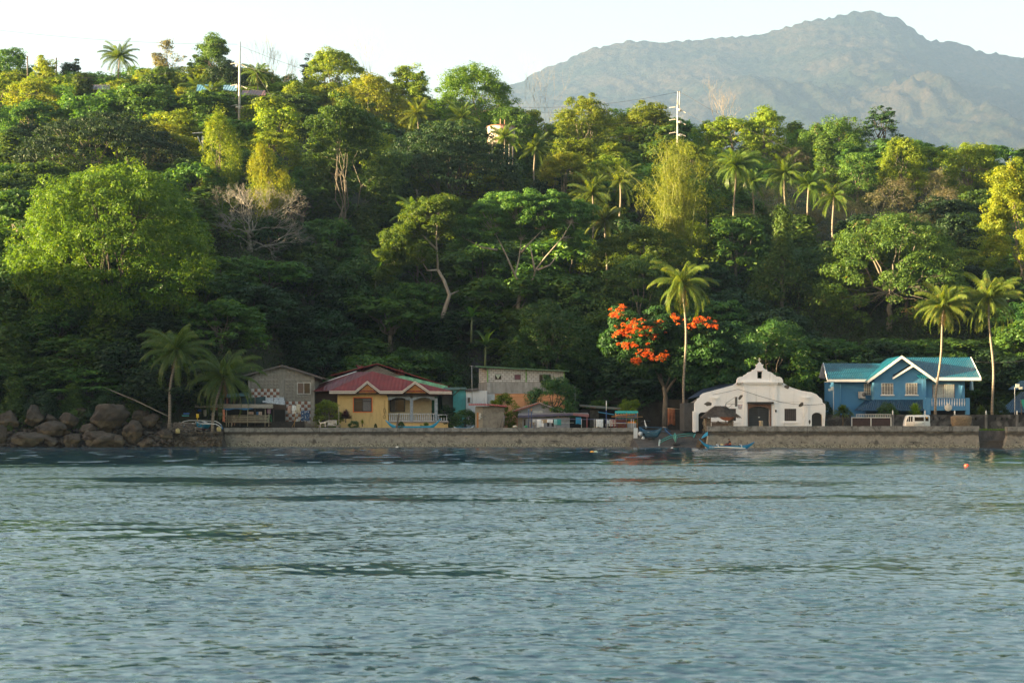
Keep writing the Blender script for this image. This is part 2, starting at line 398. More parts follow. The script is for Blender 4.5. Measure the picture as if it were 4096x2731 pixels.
def limb(mb, a, b, r0, r1, g, sag=.12, n=5, seg=6):
    a = Vector(a); b = Vector(b); L = (b-a).length
    pts = []; rs = []
    for i in range(seg+1):
        t = i/seg; p = a.lerp(b, t); e = math.sin(t*math.pi)
        p += Vector((g.normal()*.04*L*e, g.normal()*.04*L*e, g.normal()*.03*L*e+sag*L*e*(-.6 if t < .5 else -.2)))
        pts.append(p); rs.append(r0+(r1-r0)*t**.8)
    mb.tube(pts, rs, n); return pts
def wood(mb, H, fork, r0, cen, g, limbs=7, twigs=30, lean=(0, 0), sub=True):
    """tapered trunk, limbs that leave it near the fork, twigs to the leaf clumps"""
    top = Vector((lean[0]*fork, lean[1]*fork, fork))
    tr = [Vector((lean[0]*fork*(i/5)**1.3+g.normal()*.02*fork*(0 < i < 5), lean[1]*fork*(i/5)**1.3, fork*i/5-(.6 if i == 0 else 0))) for i in range(6)]
    mb.tube(tr, [r0*(1.35 if i == 0 else 1-.07*i) for i in range(6)], 9)
    far = cen[np.argsort(-np.linalg.norm(cen-np.array([0, 0, fork]), axis=1))][:max(limbs*3, 8)]
    g.shuffle(far); nodes = []
    for i in range(min(limbs, len(far))):
        e = Vector(far[i]); nodes += limb(mb, top-Vector((0, 0, g.uniform(0, .12*fork))), top.lerp(e, .85), r0*.5, r0*.09, g)[1:]
    for i in g.choice(len(cen), min(twigs, len(cen)), replace=False):
        c_ = Vector(cen[i]); q = min(nodes, key=lambda p: (p-c_).length+max(0, p.z-c_.z)*2)
        if (q-c_).length > .3: limb(mb, q, q.lerp(c_, .95), r0*.13, r0*.03, g, .05, 4, 3)
class Spec: pass
def make_tree_meshes(key, leaf, bark, kind, H, rx, rz, nclump, per, size, crad, fork, r0, seed, flat=.65, aspect=.5, hang=0, upb=.5, limbs=7, twigs=26, lean=(0, 0)):
    if kind in ('dome', 'open'):
        f_ = max(rz, min(H*.93, rz*1.7)); nclump = int(nclump*(f_/rz)**.8); rz = f_; fork = min(fork, H*.3)
    g = np.random.default_rng(seed); z0 = H-rz
    cen = crown_points(kind, nclump, rx-crad*.6, rz-crad*flat, g, z0)
    rad = (.5+.95*g.random(nclump)**1.4)*crad
    V, Fc = clump_leaves(cen, rad, per, size, g, flat, aspect, upb, hang)
    me = np_mesh('crown', V, Fc); me.materials.append(leaf)
    mb = MB(); wood(mb, H, fork, r0, cen, g, limbs, twigs, lean)
    mt = bpy.data.meshes.new('trunk'); mt.from_pydata([tuple(v) for v in mb.v], [], mb.f); mt.polygons.foreach_set('use_smooth', mb.sm); mt.materials.append(bark)
    s = Spec(); s.crown = me; s.trunk = mt; s.H = float(V[:, 2].max()); s.W = float(np.percentile(np.abs(V[:, 0]), 99))*2; return s
BK = barkmat('bark_grey', (.09, .075, .06), (.22, .19, .15)); BKP = barkmat('bark_pale', (.20, .165, .13), (.42, .36, .29)); BKD = barkmat('bark_dark', (.03, .025, .02), (.09, .07, .055))
LG = {
 'dark': leafmat('leaf_dark', (0.013, 0.038, 0.013), (0.029, 0.069, 0.022), None, .2),
 'mid': leafmat('leaf_mid', (0.035, 0.090, 0.021), (0.072, 0.158, 0.030), (0.176, 0.257, 0.041), .35),
 'light': leafmat('leaf_light', (.085, .16, .018), (.17, .25, .025), (.36, .36, .035), .42),
 'yellow': leafmat('leaf_yellow', (0.10, 0.17, 0.018), (0.20, 0.24, 0.022), (0.34, 0.31, 0.03), .45),
 'dry': leafmat('leaf_dry', (0.095, 0.115, 0.060), (0.168, 0.153, 0.090), (0.252, 0.204, 0.135), .3),
 'vine': leafmat('leaf_vine', (0.037, 0.088, 0.020), (0.088, 0.162, 0.030), (0.190, 0.249, 0.049), .35, (0.176, 0.117, 0.059)),
 'glossy': leafmat('leaf_glossy', (0.021, 0.066, 0.019), (0.053, 0.124, 0.026), (0.183, 0.248, 0.038), .22, None, .35),
 'bamboo': leafmat('leaf_bamboo', (.11, .18, .025), (.19, .25, .035), (.30, .32, .06), .4),
}
SP = {}
def species(key, *vs): SP[key] = list(vs)
species('dark', *[make_tree_meshes('dark', LG['dark'], BKD, 'dome', 12, 6, 9.5, 95, 90, .58, 1.3, 3.5, .32, 10+i, .6) for i in range(2)])
species('mid', *[make_tree_meshes('mid', LG['mid'], BK, ['dome', 'open', 'dome'][i], 12, 5.6, 9, 85, 90, .58, 1.2, 4, .28, 20+i, .55, .5, .15) for i in range(3)])
species('light', *[make_tree_meshes('light', LG['light'], BK, ['dome', 'open', 'dome'][i], 12, 5.6, 9, 85, 95, .52, 1.15, 4, .26, 30+i, .55, .4, .25) for i in range(3)])
species('yellow', *[make_tree_meshes('yellow', LG['yellow'], BK, ['dome', 'open'][i], 11, 5.5, 8, 80, 95, .50, 1.1, 3.5, .26, 40+i, .5, .4, .2) for i in range(2)])
species('umbrella', *[make_tree_meshes('umbrella', LG['dark'], BK, 'umbrella', 13, 11, 7.5, 210, 90, .55, 1.3, 5, .5, 50+i, .38, .45, 0, .7, 10, 40) for i in range(2)])
species('vine', *[make_tree_meshes('vine', LG['vine'], BKD, 'column', 12, 4.2, 11, 80, 110, .48, 1.1, 5, .25, 60+i, .9, .5, .6) for i in range(2)])
species('glossy', *[make_tree_meshes('glossy', LG['glossy'], BKD, 'dome', 10, 5, 8.5, 100, 110, .48, 1.15, 3, .26, 70+i, .7, .28) for i in range(2)])
species('dryscrub', *[make_tree_meshes('dryscrub', LG['dry'], BKP, 'dome', 7, 4, 5.5, 60, 60, .30, .9, 1.5, .15, 80+i, .7, .3, 0, .5, 9, 55) for i in range(2)])
species('open', *[make_tree_meshes('open', LG['mid'], BKP, 'open', 15, 7, 10, 90, 95, .45, 1.25, 6, .36, 90+i, .5, .5, 0, .5, 9, 45) for i in range(2)])

HERO = []      # (px, half width px, visible bottom py, Y) nothing in front may hide these
def put_tree(sp, px, top, wpx, Y, label, name='tree', cat='tree', group=None, base=None, keep=None, var=None, rot=None, sink=.3):
    s = SP[sp][(var if var is not None else random.randrange(len(SP[sp])))%len(SP[sp])]
    x = PX(px, Y); z = tz(x, Y)-sink if base is None else base
    h = PZ(top, Y)-z; wd = wpx*Y/F; sx = wd/s.W; sz = h/s.H
    e = thing(name, (x, Y, z), label, cat, group); e.rotation_euler[2] = rot if rot is not None else random.uniform(0, 6.28)
    e.scale = (sx, sx, sz)
    link_mesh('trunk', s.trunk, None, e); link_mesh('crown', s.crown, None, e)
    if keep: HERO.append((px, wpx/2, keep, Y))
    return e

# ---- bare branching
def bare(mb, p, d, L, r, depth, g, spread=.6, up=.12, flatten=1., n=5):
    q = p+d*L; mid = p.lerp(q, .5)+Vector((g.normal(), g.normal(), g.normal()*.5))*L*.06
    mb.tube([p, mid, q], [r, r*.85, r*.7], n if depth > 2 else 3)
    if depth == 0: return
    for i in range(3 if g.random() < .55 else 2):
        v = Vector((g.normal(), g.normal(), g.normal()*flatten))*spread
        nd = (d+v+Vector((0, 0, up))).normalized(); bare(mb, q, nd, L*g.uniform(.66, .92), r*.66, depth-1, g, spread, up, flatten, n)
# ---- palms
def palm_meshes(seed, nf, L, droop, leaflet=.95, trunk_h=8., bend=(0., 0.), young=0, tr=.17):
    nf = int(nf*1.4); g = np.random.default_rng(seed); V = []; Fc = []
    def quad(a, b, c_, d): n = len(V); V.extend([a, b, c_, d]); Fc.append((n, n+1, n+2, n+3))
    for i in range(nf):
        az = i*2.39996+g.normal()*.3; el = 1.42-2.15*(i/nf)**.95+g.normal()*.12
        Lf = L*g.uniform(.85, 1.08)*(0.75 if i < 3 else 1); ns = 26
        pt = np.zeros(3); dirh = np.array([math.cos(az), math.sin(az), 0]); a = el; prev = pt.copy()
        side = np.array([-math.sin(az), math.cos(az), 0]); tw = g.normal()*.35
        for k in range(ns):
            step = Lf/ns; t = k/ns
            a -= droop*(.28+.80*t)/ns*(1+max(0, math.cos(el))*.25)
            d = dirh*math.cos(a)+np.array([0, 0, math.sin(a)]); nxt = prev+d*step
            up = np.cross(side, d); sd = side*math.cos(tw*t)+up*math.sin(tw*t)
            wr = .07*(1-t)+.015
            quad(prev-sd*wr, prev+sd*wr, nxt+sd*wr*.9, nxt-sd*wr*.9)
            ll = leaflet*math.sin(min(1, .12+t*1.35)*math.pi*.62+.25)*(1 if t < .85 else .75)*g.uniform(.85, 1.1)
            for sgn in (-1, 1):
                for hh in (0, .5):
                    o = prev+(nxt-prev)*hh
                    ld = sd*sgn*.8+d*.55+np.array([0, 0, -.35-.75*(1-young)*abs(math.cos(a))-g.random()*.3]); ld = ld/np.linalg.norm(ld)
                    tip = o+ld*ll+np.array([0, 0, -.18*ll*g.random()]); wv = d*.045
                    m_ = o+ld*ll*.5
                    quad(o-wv*.5, m_-wv, tip, m_+wv)
            prev = nxt
    top = np.array([bend[0], bend[1], trunk_h])
    V = np.array(V)+top
    me = np_mesh('crown', V, Fc)
    mb = MB(); pts = []
    for i in range(13):
        t = i/12; pts.append((bend[0]*t**1.6+.02*trunk_h*math.sin(t*5+seed)*math.sin(math.pi*t), bend[1]*t**1.6, trunk_h*t-(.4 if i == 0 else 0)))
    mb.tube(pts, [tr*(1.6 if i == 0 else 1.15-.35*i/12) for i in range(13)], 9)
    mt = bpy.data.meshes.new('trunk'); mt.from_pydata([tuple(v) for v in mb.v], [], mb.f); mt.polygons.foreach_set('use_smooth', mb.sm)
    return me, mt
LP_ = leafmat('palm_leaf', (.04, .085, .016), (.08, .13, .025), (.17, .19, .04), .35, None, .4)
LPY = leafmat('palm_leaf_sunny', (.05, .10, .014), (.11, .15, .022), (.22, .20, .05), .35, None, .4)  # yellower palm leaf, the sunlit tone put into its colour
m, n, l, bs = newmat('palm_bark'); tc = n.new('ShaderNodeTexCoord').outputs['Object']
wv = n.new('ShaderNodeTexWave'); wv.bands_direction = 'Z'; wv.inputs['Scale'].default_value = 1.6; wv.inputs['Distortion'].default_value = 1.5; l.new(tc, wv.inputs[0])
l.new(ramp(n, l, wv.outputs[1], [(.1, (.13, .105, .08)), (.6, (.27, .23, .18))]), bs.inputs['Base Color']); bs.inputs['Roughness'].default_value = .9
bump(n, l, bs, wv.outputs[1], .5, .04); PBARK = m
NUT = M((.22, .17, .04), .5, .3, 3); DEADF = leafmat('dead_frond', (.10, .065, .03), (.20, .13, .06), None, .25)
def palm(px, py_head, py_base, Y, seed, label, nf=24, L=4.2, droop=1.5, bendpx=0, leaf=LP_, nuts=0, dead=0, young=0, group=None, base=None, leaflet=.95, tr=.17, keep=None, name='coconut_palm'):
    zb = PZ(py_base, Y) if base is None else base; zt = PZ(py_head, Y); bx = bendpx*Y/F
    if Y > 240: zb = min(zb, tz(PX(px, Y), Y)-.3)
    me, mt = palm_meshes(seed, nf, L, droop, leaflet, zt-zb, (bx, 0), young, tr)
    e = thing(name, (PX(px, Y), Y, zb), label, 'palm tree', group)
    link_mesh('trunk', mt, PBARK, e); link_mesh('crown', me, leaf, e)
    g = np.random.default_rng(seed+5); tp = e.location+Vector((bx, 0, zt-zb))
    for i in range(nuts):
        a = g.uniform(0, 6.28); q = tp+Vector((.3*math.cos(a), .3*math.sin(a), -.25-g.random()*.6)); mb = MB(); mb.ell(q, (.17, .17, .2), 8, 5); mb.build('coconut', NUT, e)
    if dead:
        mb = MB()
        for i in range(dead):
            a = g.uniform(0, 6.28); c_, s_ = math.cos(a), math.sin(a); L2 = g.uniform(1.3, 2.6)
            for j in range(16):
                o = tp+Vector((c_*(.3+.012*j), s_*(.3+.012*j), -.2-L2*j/16)); q = o+Vector((g.normal()*.22, g.normal()*.22, -.55))
                mb.add([o+Vector((.03, 0, 0)), o-Vector((.03, 0, 0)), q-Vector((.03, .03, 0)), q+Vector((.03, .03, 0))], [(0, 1, 2, 3)])
        mb.build('dead_fronds', DEADF, e)
    if keep: HERO.append((px, L*F/Y, keep, Y))
    return e
# ---- hero trees ----------------------------------------------------------------
def hero_tree(px, top, wpx, Y, label, kw, name='tree', keep=None, group=None, base=None, leanx=0):
    H = PZ(top, Y)-(tz(PX(px, Y), Y)-.3 if base is None else base)
    s = make_tree_meshes('h', H=H, rx=wpx*Y/F/2, **kw)
    SP['_h'] = [s]; x = PX(px, Y); z = tz(x, Y)-.3 if base is None else base
    e = thing(name, (x, Y, z), label, 'tree', group)
    link_mesh('trunk', s.trunk, None, e); link_mesh('crown', s.crown, None, e)
    if keep: HERO.append((px, wpx/2, keep, Y))
    return e
BIG = leafmat('leaf_acacia', (.045, .105, .013), (.085, .155, .018), (.20, .24, .024), .42)
hero_tree(460, 625, 850, 232, 'huge round bright green tree above the boulders on the left shore',
    dict(leaf=BIG, bark=BKD, kind='dome', rz=24, nclump=760, per=130, size=.46, crad=1.55, fork=6, r0=.42, seed=101, flat=.55, aspect=.38, hang=.35, limbs=12, twigs=60), keep=1190)
hero_tree(430, 440, 760, 292, 'wide flat dark rain tree high on the slope behind the huge bright tree',
    dict(leaf=LG['dark'], bark=BK, kind='umbrella', rz=17, nclump=420, per=130, size=.42, crad=1.7, fork=6, r0=.6, seed=102, flat=.38, aspect=.45, upb=.7, limbs=12, twigs=60), keep=650)
hero_tree(1800, 470, 640, 305, 'broad very dark rain tree in the middle of the hillside',
    dict(leaf=LG['dark'], bark=BKD, kind='umbrella', rz=22, nclump=480, per=130, size=.42, crad=1.8, fork=6, r0=.6, seed=103, flat=.4, aspect=.45, upb=.7, limbs=12, twigs=60), keep=800)
hero_tree(1370, 385, 560, 285, 'tall open tree with pale forking limbs in the middle of the slope',
    dict(leaf=LG['mid'], bark=BK, kind='open', rz=22, nclump=330, per=120, size=.46, crad=1.5, fork=7, r0=.30, seed=104, flat=.5, aspect=.55, limbs=8, twigs=80), keep=850)
hero_tree(1340, 180, 300, 395, 'rounded bright green tree on the skyline in the centre of the ridge',
    dict(leaf=LG['light'], bark=BK, kind='dome', rz=16, nclump=190, per=120, size=.5, crad=1.6, fork=5, r0=.4, seed=105, flat=.55, aspect=.45, hang=.2), keep=330)
hero_tree(1480, 290, 420, 370, 'golden yellow tree below the rounded skyline tree',
    dict(leaf=LG['yellow'], bark=BK, kind='dome', rz=14, nclump=230, per=120, size=.48, crad=1.6, fork=4, r0=.4, seed=106, flat=.5, aspect=.45, hang=.2), keep=400)
hero_tree(1890, 235, 400, 385, 'large domed tree with golden green top at the right end of the high ridge',
    dict(leaf=BIG, bark=BK, kind='dome', rz=19, nclump=300, per=120, size=.5, crad=1.8, fork=5, r0=.45, seed=107, flat=.55, aspect=.45, hang=.3), keep=420)
hero_tree(1630, 240, 210, 392, 'narrow pale green tree between the two domed skyline trees',
    dict(leaf=LG['light'], bark=BK, kind='open', rz=14, nclump=120, per=110, size=.48, crad=1.4, fork=5, r0=.35, seed=108, flat=.55, aspect=.45), keep=330)
hero_tree(2050, 410, 240, 352, 'round leafy green tree right behind the water tank',
    dict(leaf=LG['mid'], bark=BK, kind='dome', rz=14, nclump=130, per=120, size=.5, crad=1.4, fork=5, r0=.3, seed=109, flat=.6, aspect=.5), keep=500)
hero_tree(2340, 365, 280, 362, 'tall green tree with sunlit top right of the water tank',
    dict(leaf=LG['light'], bark=BK, kind='dome', rz=18, nclump=190, per=120, size=.48, crad=1.6, fork=5, r0=.35, seed=110, flat=.55, aspect=.45), keep=520)
hero_tree(2590, 390, 240, 385, 'bright rounded tree on the skyline left of the twin steel pole',
    dict(leaf=LG['light'], bark=BK, kind='dome', rz=12, nclump=150, per=110, size=.48, crad=1.5, fork=4, r0=.35, seed=111, flat=.5, aspect=.45), keep=500)
hero_tree(3060, 415, 200, 380, 'compact bright green tree on the low skyline below the mountain',
    dict(leaf=LG['light'], bark=BK, kind='dome', rz=12, nclump=110, per=110, size=.48, crad=1.4, fork=4, r0=.3, seed=112, flat=.55, aspect=.45), keep=500)
hero_tree(3340, 445, 340, 376, 'wide vine covered tree on the low skyline beside the lone layered tree',
    dict(leaf=LG['vine'], bark=BK, kind='dome', rz=13, nclump=170, per=110, size=.46, crad=1.5, fork=4, r0=.3, seed=113, flat=.7, aspect=.45, hang=.5), keep=540)
hero_tree(3525, 410, 190, 385, 'dark lone tree with flat layered branches standing out against the mountain',
    dict(leaf=LG['dark'], bark=BKD, kind='umbrella', rz=15, nclump=70, per=80, size=.5, crad=1.25, fork=9, r0=.4, seed=114, flat=.3, aspect=.5, limbs=12, twigs=60), keep=560)
hero_tree(3610, 530, 210, 340, 'sunlit round tree on the dry slope below the layered tree',
    dict(leaf=LG['light'], bark=BK, kind='dome', rz=14, nclump=130, per=120, size=.45, crad=1.4, fork=4, r0=.3, seed=115, flat=.6, aspect=.45), keep=680)
hero_tree(3430, 595, 180, 335, 'olive tree on the dry slope left of the sunlit round tree',
    dict(leaf=LG['vine'], bark=BK, kind='dome', rz=11, nclump=100, per=110, size=.42, crad=1.3, fork=4, r0=.3, seed=116, flat=.55, aspect=.45), keep=700)
hero_tree(3880, 565, 250, 345, 'broad fresh green tree high on the slope near the right edge',
    dict(leaf=LG['light'], bark=BK, kind='dome', rz=11, nclump=140, per=120, size=.45, crad=1.4, fork=4, r0=.3, seed=117, flat=.6, aspect=.45), keep=680)
hero_tree(4110, 600, 430, 262, 'golden green tree cut off by the right edge high on the slope',
    dict(leaf=LG['yellow'], bark=BK, kind='open', rz=17, nclump=300, per=140, size=.38, crad=1.35, fork=5, r0=.35, seed=118, flat=.55, aspect=.42), keep=1040)
hero_tree(2260, 600, 240, 300, 'low golden tree left of the fan of tall palms in mid slope',
    dict(leaf=LG['yellow'], bark=BK, kind='umbrella', rz=8, nclump=110, per=120, size=.40, crad=1.2, fork=4, r0=.3, seed=119, flat=.5, aspect=.42), keep=700)
hero_tree(3560, 830, 640, 262, 'wide green tree with creeper draped crown above the blue house',
    dict(leaf=LG['vine'], bark=BK, kind='dome', rz=20, nclump=420, per=130, size=.42, crad=1.5, fork=6, r0=.5, seed=120, flat=.5, aspect=.5, hang=.2, limbs=10, twigs=60), keep=1350)
hero_tree(3130, 800, 380, 268, 'tall tree hung with long brown creepers right of the bamboo',
    dict(leaf=LG['vine'], bark=BK, kind='column', rz=19, nclump=230, per=120, size=.40, crad=1.25, fork=6, r0=.4, seed=121, flat=.9, aspect=.45, hang=.9), keep=1150)
hero_tree(3080, 1250, 390, 238, 'dense dark mango tree right behind the white chapel',
    dict(leaf=LG['glossy'], bark=BKD, kind='dome', rz=13, nclump=200, per=120, size=.42, crad=1.2, fork=3, r0=.35, seed=122, flat=.7, aspect=.26), keep=1440)
hero_tree(2200, 1190, 420, 240, 'dark dense mango tree with pale shoots behind the concrete block house',
    dict(leaf=LG['glossy'], bark=BKD, kind='dome', rz=12.5, nclump=230, per=130, size=.42, crad=1.1, fork=3, r0=.35, seed=123, flat=.7, aspect=.24), keep=1420)
hero_tree(2560, 1010, 520, 250, 'broad leafy green tree behind the red flowering tree',
    dict(leaf=LG['mid'], bark=BK, kind='dome', rz=17, nclump=300, per=130, size=.40, crad=1.4, fork=4, r0=.4, seed=124, flat=.5, aspect=.5), keep=1300)
hero_tree(2560, 895, 480, 262, 'feathery mid green tree at the foot of the bamboo',
    dict(leaf=BIG, bark=BK, kind='umbrella', rz=10, nclump=220, per=120, size=.38, crad=1.4, fork=4, r0=.4, seed=125, flat=.45, aspect=.42), keep=990)
# two trees with bare lower limbs standing in the sun in mid slope
def limbed_tree(label, name, px, base_py, Y, trunk, limbs_, clumps, leaf, seed, r0, size=.40, crad=1.3, per=130, keep=None, bark=BKP, hang=.15, flat=.5, top=None):
    """trunk and limbs along joints read off the tree; clumps fill the listed crown lobes (px, py, depth, radius px)"""
    g = np.random.default_rng(seed); z0 = P(px, base_py, Y); e = thing(name, z0, label, 'tree')
    mb = MB()
    def path(pts, ra, rb):
        V_ = [P(a, b, Y+c_) for a, b, c_ in pts]; mb.tube(V_, [ra+(rb-ra)*i/(len(V_)-1) for i in range(len(V_))], 8); return V_
    joints = path(trunk, r0, r0*.6)
    for L_ in limbs_: joints += path(L_, r0*.5, r0*.13)
    cs = []; rr = []
    for (cx, cy, dz, rp) in clumps:
        c0 = P(cx, cy, Y+dz); rw = rp*Y/F; k = max(6, int((rw/crad)**2*7))
        d = unit(g.normal(size=(k, 3))+np.array([0, 0, .3]))*g.uniform(.45, 1, (k, 1))*np.array([rw, rw, rw*.8])
        cs.append(np.array(c0)+d); rr.append(g.uniform(.65, 1.2, k)*crad)
        q = min(joints, key=lambda p: (p-c0).length)
        for dd in d[::2]: limb(mb, q, c0+Vector(dd)*.8, r0*.16, r0*.04, g, .05, 4, 4)
    mb.build('trunk', bark, e)
    cs = np.concatenate(cs); rr = np.concatenate(rr)
    V, Fc = clump_leaves(cs, rr, per, size, g, flat, .42, .5, hang)
    V = V-np.array(z0); link_mesh('crown', np_mesh('crown', V, Fc), leaf, e)
    if keep: HERO.append(keep+(Y,))
    return e
limbed_tree('slender sunlit tree with curved pale trunk left of the grey rock face', 'tree', 1765, 1280, 252,
    [(1765,1285,0),(1780,1235,0),(1798,1180,0),(1775,1120,0),(1752,1080,0)], [[(1752,1080,0),(1748,1010,0),(1745,960,-1),(1750,880,-2)],[(1752,1080,0),(1710,1082,0),(1690,1050,-1)],[(1798,1180,0),(1840,1160,1)],[(1748,1000,0),(1690,940,0),(1600,950,1)]],
    [(1740,860,0,95),(1790,830,1,60),(1680,870,0,70),(1590,960,0,75),(1545,1010,0,50),(1640,930,0,60),(1600,1050,1,60),(1680,1010,-1,60),(1760,940,1,60),(1545,1090,1,45)],
    BIG, 130, .36, .36, 1.05, 130, (1680,160,1180))
limbed_tree('spreading tree with pale forked limbs and flat crown right of the grey rock face', 'tree', 2068, 1250, 254,
    [(2068,1255,0),(2075,1200,0),(2085,1150,0)], [[(2085,1150,0),(2060,1100,0),(2075,1040,1),(2085,960,1),(2080,900,0)],[(2085,1150,0),(2130,1120,0),(2145,1075,0),(2180,1030,-1),(2250,950,-1),(2285,890,-1)],[(2140,1085,0),(2128,1020,0),(2120,980,0)],[(2085,1010,0),(2120,970,0),(2170,920,0)],[(1990,1000,0),(1930,990,0),(1850,950,0)],[(2060,1100,0),(2020,1010,0),(1985,940,0)],[(2150,1080,0),(2200,1060,0),(2230,1020,0)]],
    [(1950,880,0,95),(2060,850,0,100),(2170,860,0,95),(2270,880,1,80),(1870,920,0,65),(2120,820,2,80),(2000,820,3,70),(2220,820,3,75),(2330,850,3,70),(2080,920,3,70),(2290,960,3,60)],
    LG['mid'], 131, .36, .38, 1.1, 125, (2090,270,1230), BKP, .1, .38)
# bare tree
g = np.random.default_rng(55); Yb = 262; e = thing('bare_tree', P(1010, 1010, Yb), 'leafless spreading tree with grey brown twigs beside the huge bright tree', 'tree')
mb = MB(); o = P(1000, 1020, Yb)
for (a, b) in ((870, 800), (930, 770), (1000, 760), (1060, 790), (1130, 810), (1180, 800), (1160, 900), (1200, 960), (1120, 1010), (900, 900), (860, 880), (1010, 840), (1080, 860), (960, 860)):
    q = P(a, b, Yb+g.normal()*3); st = o+Vector((g.normal()*.4, 0, g.uniform(0, 4.)))
    midp = st.lerp(q, .55); dd = (q-st); L = dd.length
    limb(mb, st, midp, .15, .07, g, .05, 6, 4)
    for i in range(3): bare(mb, midp+Vector((g.normal()*.3, g.normal()*.3, g.normal()*.3)), (dd.normalized()+Vector((g.normal(), g.normal(), g.normal()*.5))*.35).normalized(), L*.17, .06, 5, g, .5, .06, .6, 5)
mb.tube([P(1000, 1060, Yb), P(1003, 1010, Yb), P(1000, 940, Yb)], [.5, .36, .2], 8)
mb.build('trunk', barkmat('bark_dead', (.17, .16, .14), (.31, .29, .26)), e); HERO.append((1020, 190, 1030, Yb))
# pruned, dry and thin trees on the ridge
g = np.random.default_rng(56)
def thin_tree(px, top, Y, label, seed, r=.1, depth=5, spread=.35, matb=BKP, base=None, hs=1.):
    g = np.random.default_rng(seed); x = PX(px, Y); z = tz(x, Y) if base is None else base; H = PZ(top, Y)-z
    e = thing('bare_tree', (x, Y, z), label, 'tree'); mb = MB()
    bare(mb, Vector((x, Y, z-.3)), Vector((0, 0, 1)), H*.36*hs, r, depth, g, spread, .3, .6); mb.build('trunk', matb, e); return e
thin_tree(1050, 215, 400, 'thin leafless tree on the skyline just right of the tall steel pole', 1)
thin_tree(1100, 245, 400, 'second thin leafless tree right of the tall steel pole on the skyline', 2)
thin_tree(1500, 200, 405, 'wispy bare tree on the skyline right of the rounded green tree', 3, .08)
thin_tree(2215, 355, 390, 'wispy dead tree right of the high ridge where the mountain begins', 4, .08)
thin_tree(2880, 415, 385, 'wispy bare tree on the skyline right of the twin steel pole', 5, .1)
thin_tree(2490, 1580, 228, 'pruned pale stump of a tree with cut limbs behind the blue stall', 9, .13, 2, .5, BKP)
e = hero_tree(680, 138, 165, 402, 'brown thinly leaved tree on the skyline right of the tall palm',
    dict(leaf=LG['dry'], bark=BK, kind='open', rz=9, nclump=70, per=50, size=.45, crad=1.2, fork=5, r0=.3, seed=140, flat=.5, aspect=.45, limbs=12, twigs=70), keep=230)
e = hero_tree(840, 120, 250, 398, 'large dark green tree on the skyline left of the tall steel pole',
    dict(leaf=LG['mid'], bark=BKD, kind='open', rz=18, nclump=170, per=120, size=.5, crad=1.5, fork=6, r0=.4, seed=141, flat=.5, aspect=.5), keep=260)
hero_tree(1010, 190, 10, 700, 'x', dict(leaf=LG['mid'], bark=BKD, kind='open', rz=2, nclump=2, per=2, size=.5, crad=.5, fork=6, r0=.4, seed=141)) if False else None
hero_tree(900, 225, 210, 385, 'dark rounded tree directly left of the tall steel pole',
    dict(leaf=LG['dark'], bark=BKD, kind='dome', rz=12, nclump=120, per=120, size=.46, crad=1.4, fork=4, r0=.4, seed=142, flat=.6, aspect=.5), keep=330)
hero_tree(40, 175, 230, 392, 'dark green tree on the skyline at the left edge',
    dict(leaf=LG['mid'], bark=BKD, kind='dome', rz=13, nclump=120, per=120, size=.46, crad=1.4, fork=4, r0=.4, seed=143, flat=.6, aspect=.5), keep=260)
hero_tree(180, 222, 130, 380, 'yellowish tree beside a short post on the left skyline',
    dict(leaf=LG['yellow'], bark=BKD, kind='open', rz=10, nclump=70, per=110, size=.42, crad=1.2, fork=4, r0=.3, seed=144, flat=.6, aspect=.5), keep=290)
hero_tree(290, 215, 110, 396, 'small dark cloud shaped tree on the left skyline',
    dict(leaf=LG['dark'], bark=BKD, kind='open', rz=9, nclump=60, per=110, size=.42, crad=1.2, fork=4, r0=.3, seed=145, flat=.4, aspect=.5), keep=270)
hero_tree(1265, 172, 150, 404, 'dark airy tree on the skyline left of the rounded green tree',
    dict(leaf=LG['dark'], bark=BKD, kind='open', rz=12, nclump=60, per=80, size=.42, crad=1.2, fork=6, r0=.3, seed=146, flat=.5, aspect=.5, twigs=60), keep=230)
hero_tree(1085, 535, 230, 268, 'golden drooping bamboo like thicket left of the tall open tree',
    dict(leaf=LG['yellow'], bark=BK, kind='open', rz=13, nclump=170, per=120, size=.36, crad=1.1, fork=5, r0=.2, seed=147, flat=.9, aspect=.3, hang=1.1), keep=760)
hero_tree(880, 410, 190, 276, 'bright green drooping tree in front of the tall steel pole',
    dict(leaf=LG['light'], bark=BK, kind='dome', rz=15, nclump=120, per=120, size=.36, crad=1.1, fork=5, r0=.2, seed=148, flat=.9, aspect=.35, hang=.8), keep=640)

# ---- bamboo
g = np.random.default_rng(77); Yb = 268; e = thing('bamboo_clump', P(2700, 990, Yb), 'tall golden green bamboo clump with thin poles in the middle of the slope', 'bamboo')
mb = MB(); cs = []
for i in range(46):
    bx = 2700+g.normal()*38; tx = bx+g.normal()*70; ty = g.uniform(545, 800); q = [P(bx+(tx-bx)*t**2, 1000+(ty-1000)*t, Yb+g.normal()*.1) for t in np.linspace(0, 1, 7)]
    dy = g.normal()*2.2; q = [p+Vector((0, dy*(.5+.5*k/6), 0)) for k, p in enumerate(q)]
    mb.tube(q, [.07, .065, .06, .05, .04, .03, .015], 5)
    for t in np.linspace(.15, 1, 9):
        k = t*6; a = q[int(k)] if k >= 6 else q[int(k)].lerp(q[min(6, int(k)+1)], k-int(k)); cs.append(np.array(a)+g.normal(size=3)*np.array([.9, .9, .5]))
mb.build('poles', M((.20, .22, .05), .5, .3, 2, None, 0, False, 0), e)
cs = np.array(cs); V, Fc = clump_leaves(cs, g.uniform(.7, 1.3, len(cs)), 85, .40, g, .8, .2, .2, .8)
link_mesh('foliage', np_mesh('foliage', V-np.array(P(2700, 990, Yb)), Fc), LG['bamboo'], e); HERO.append((2700, 130, 960, Yb))

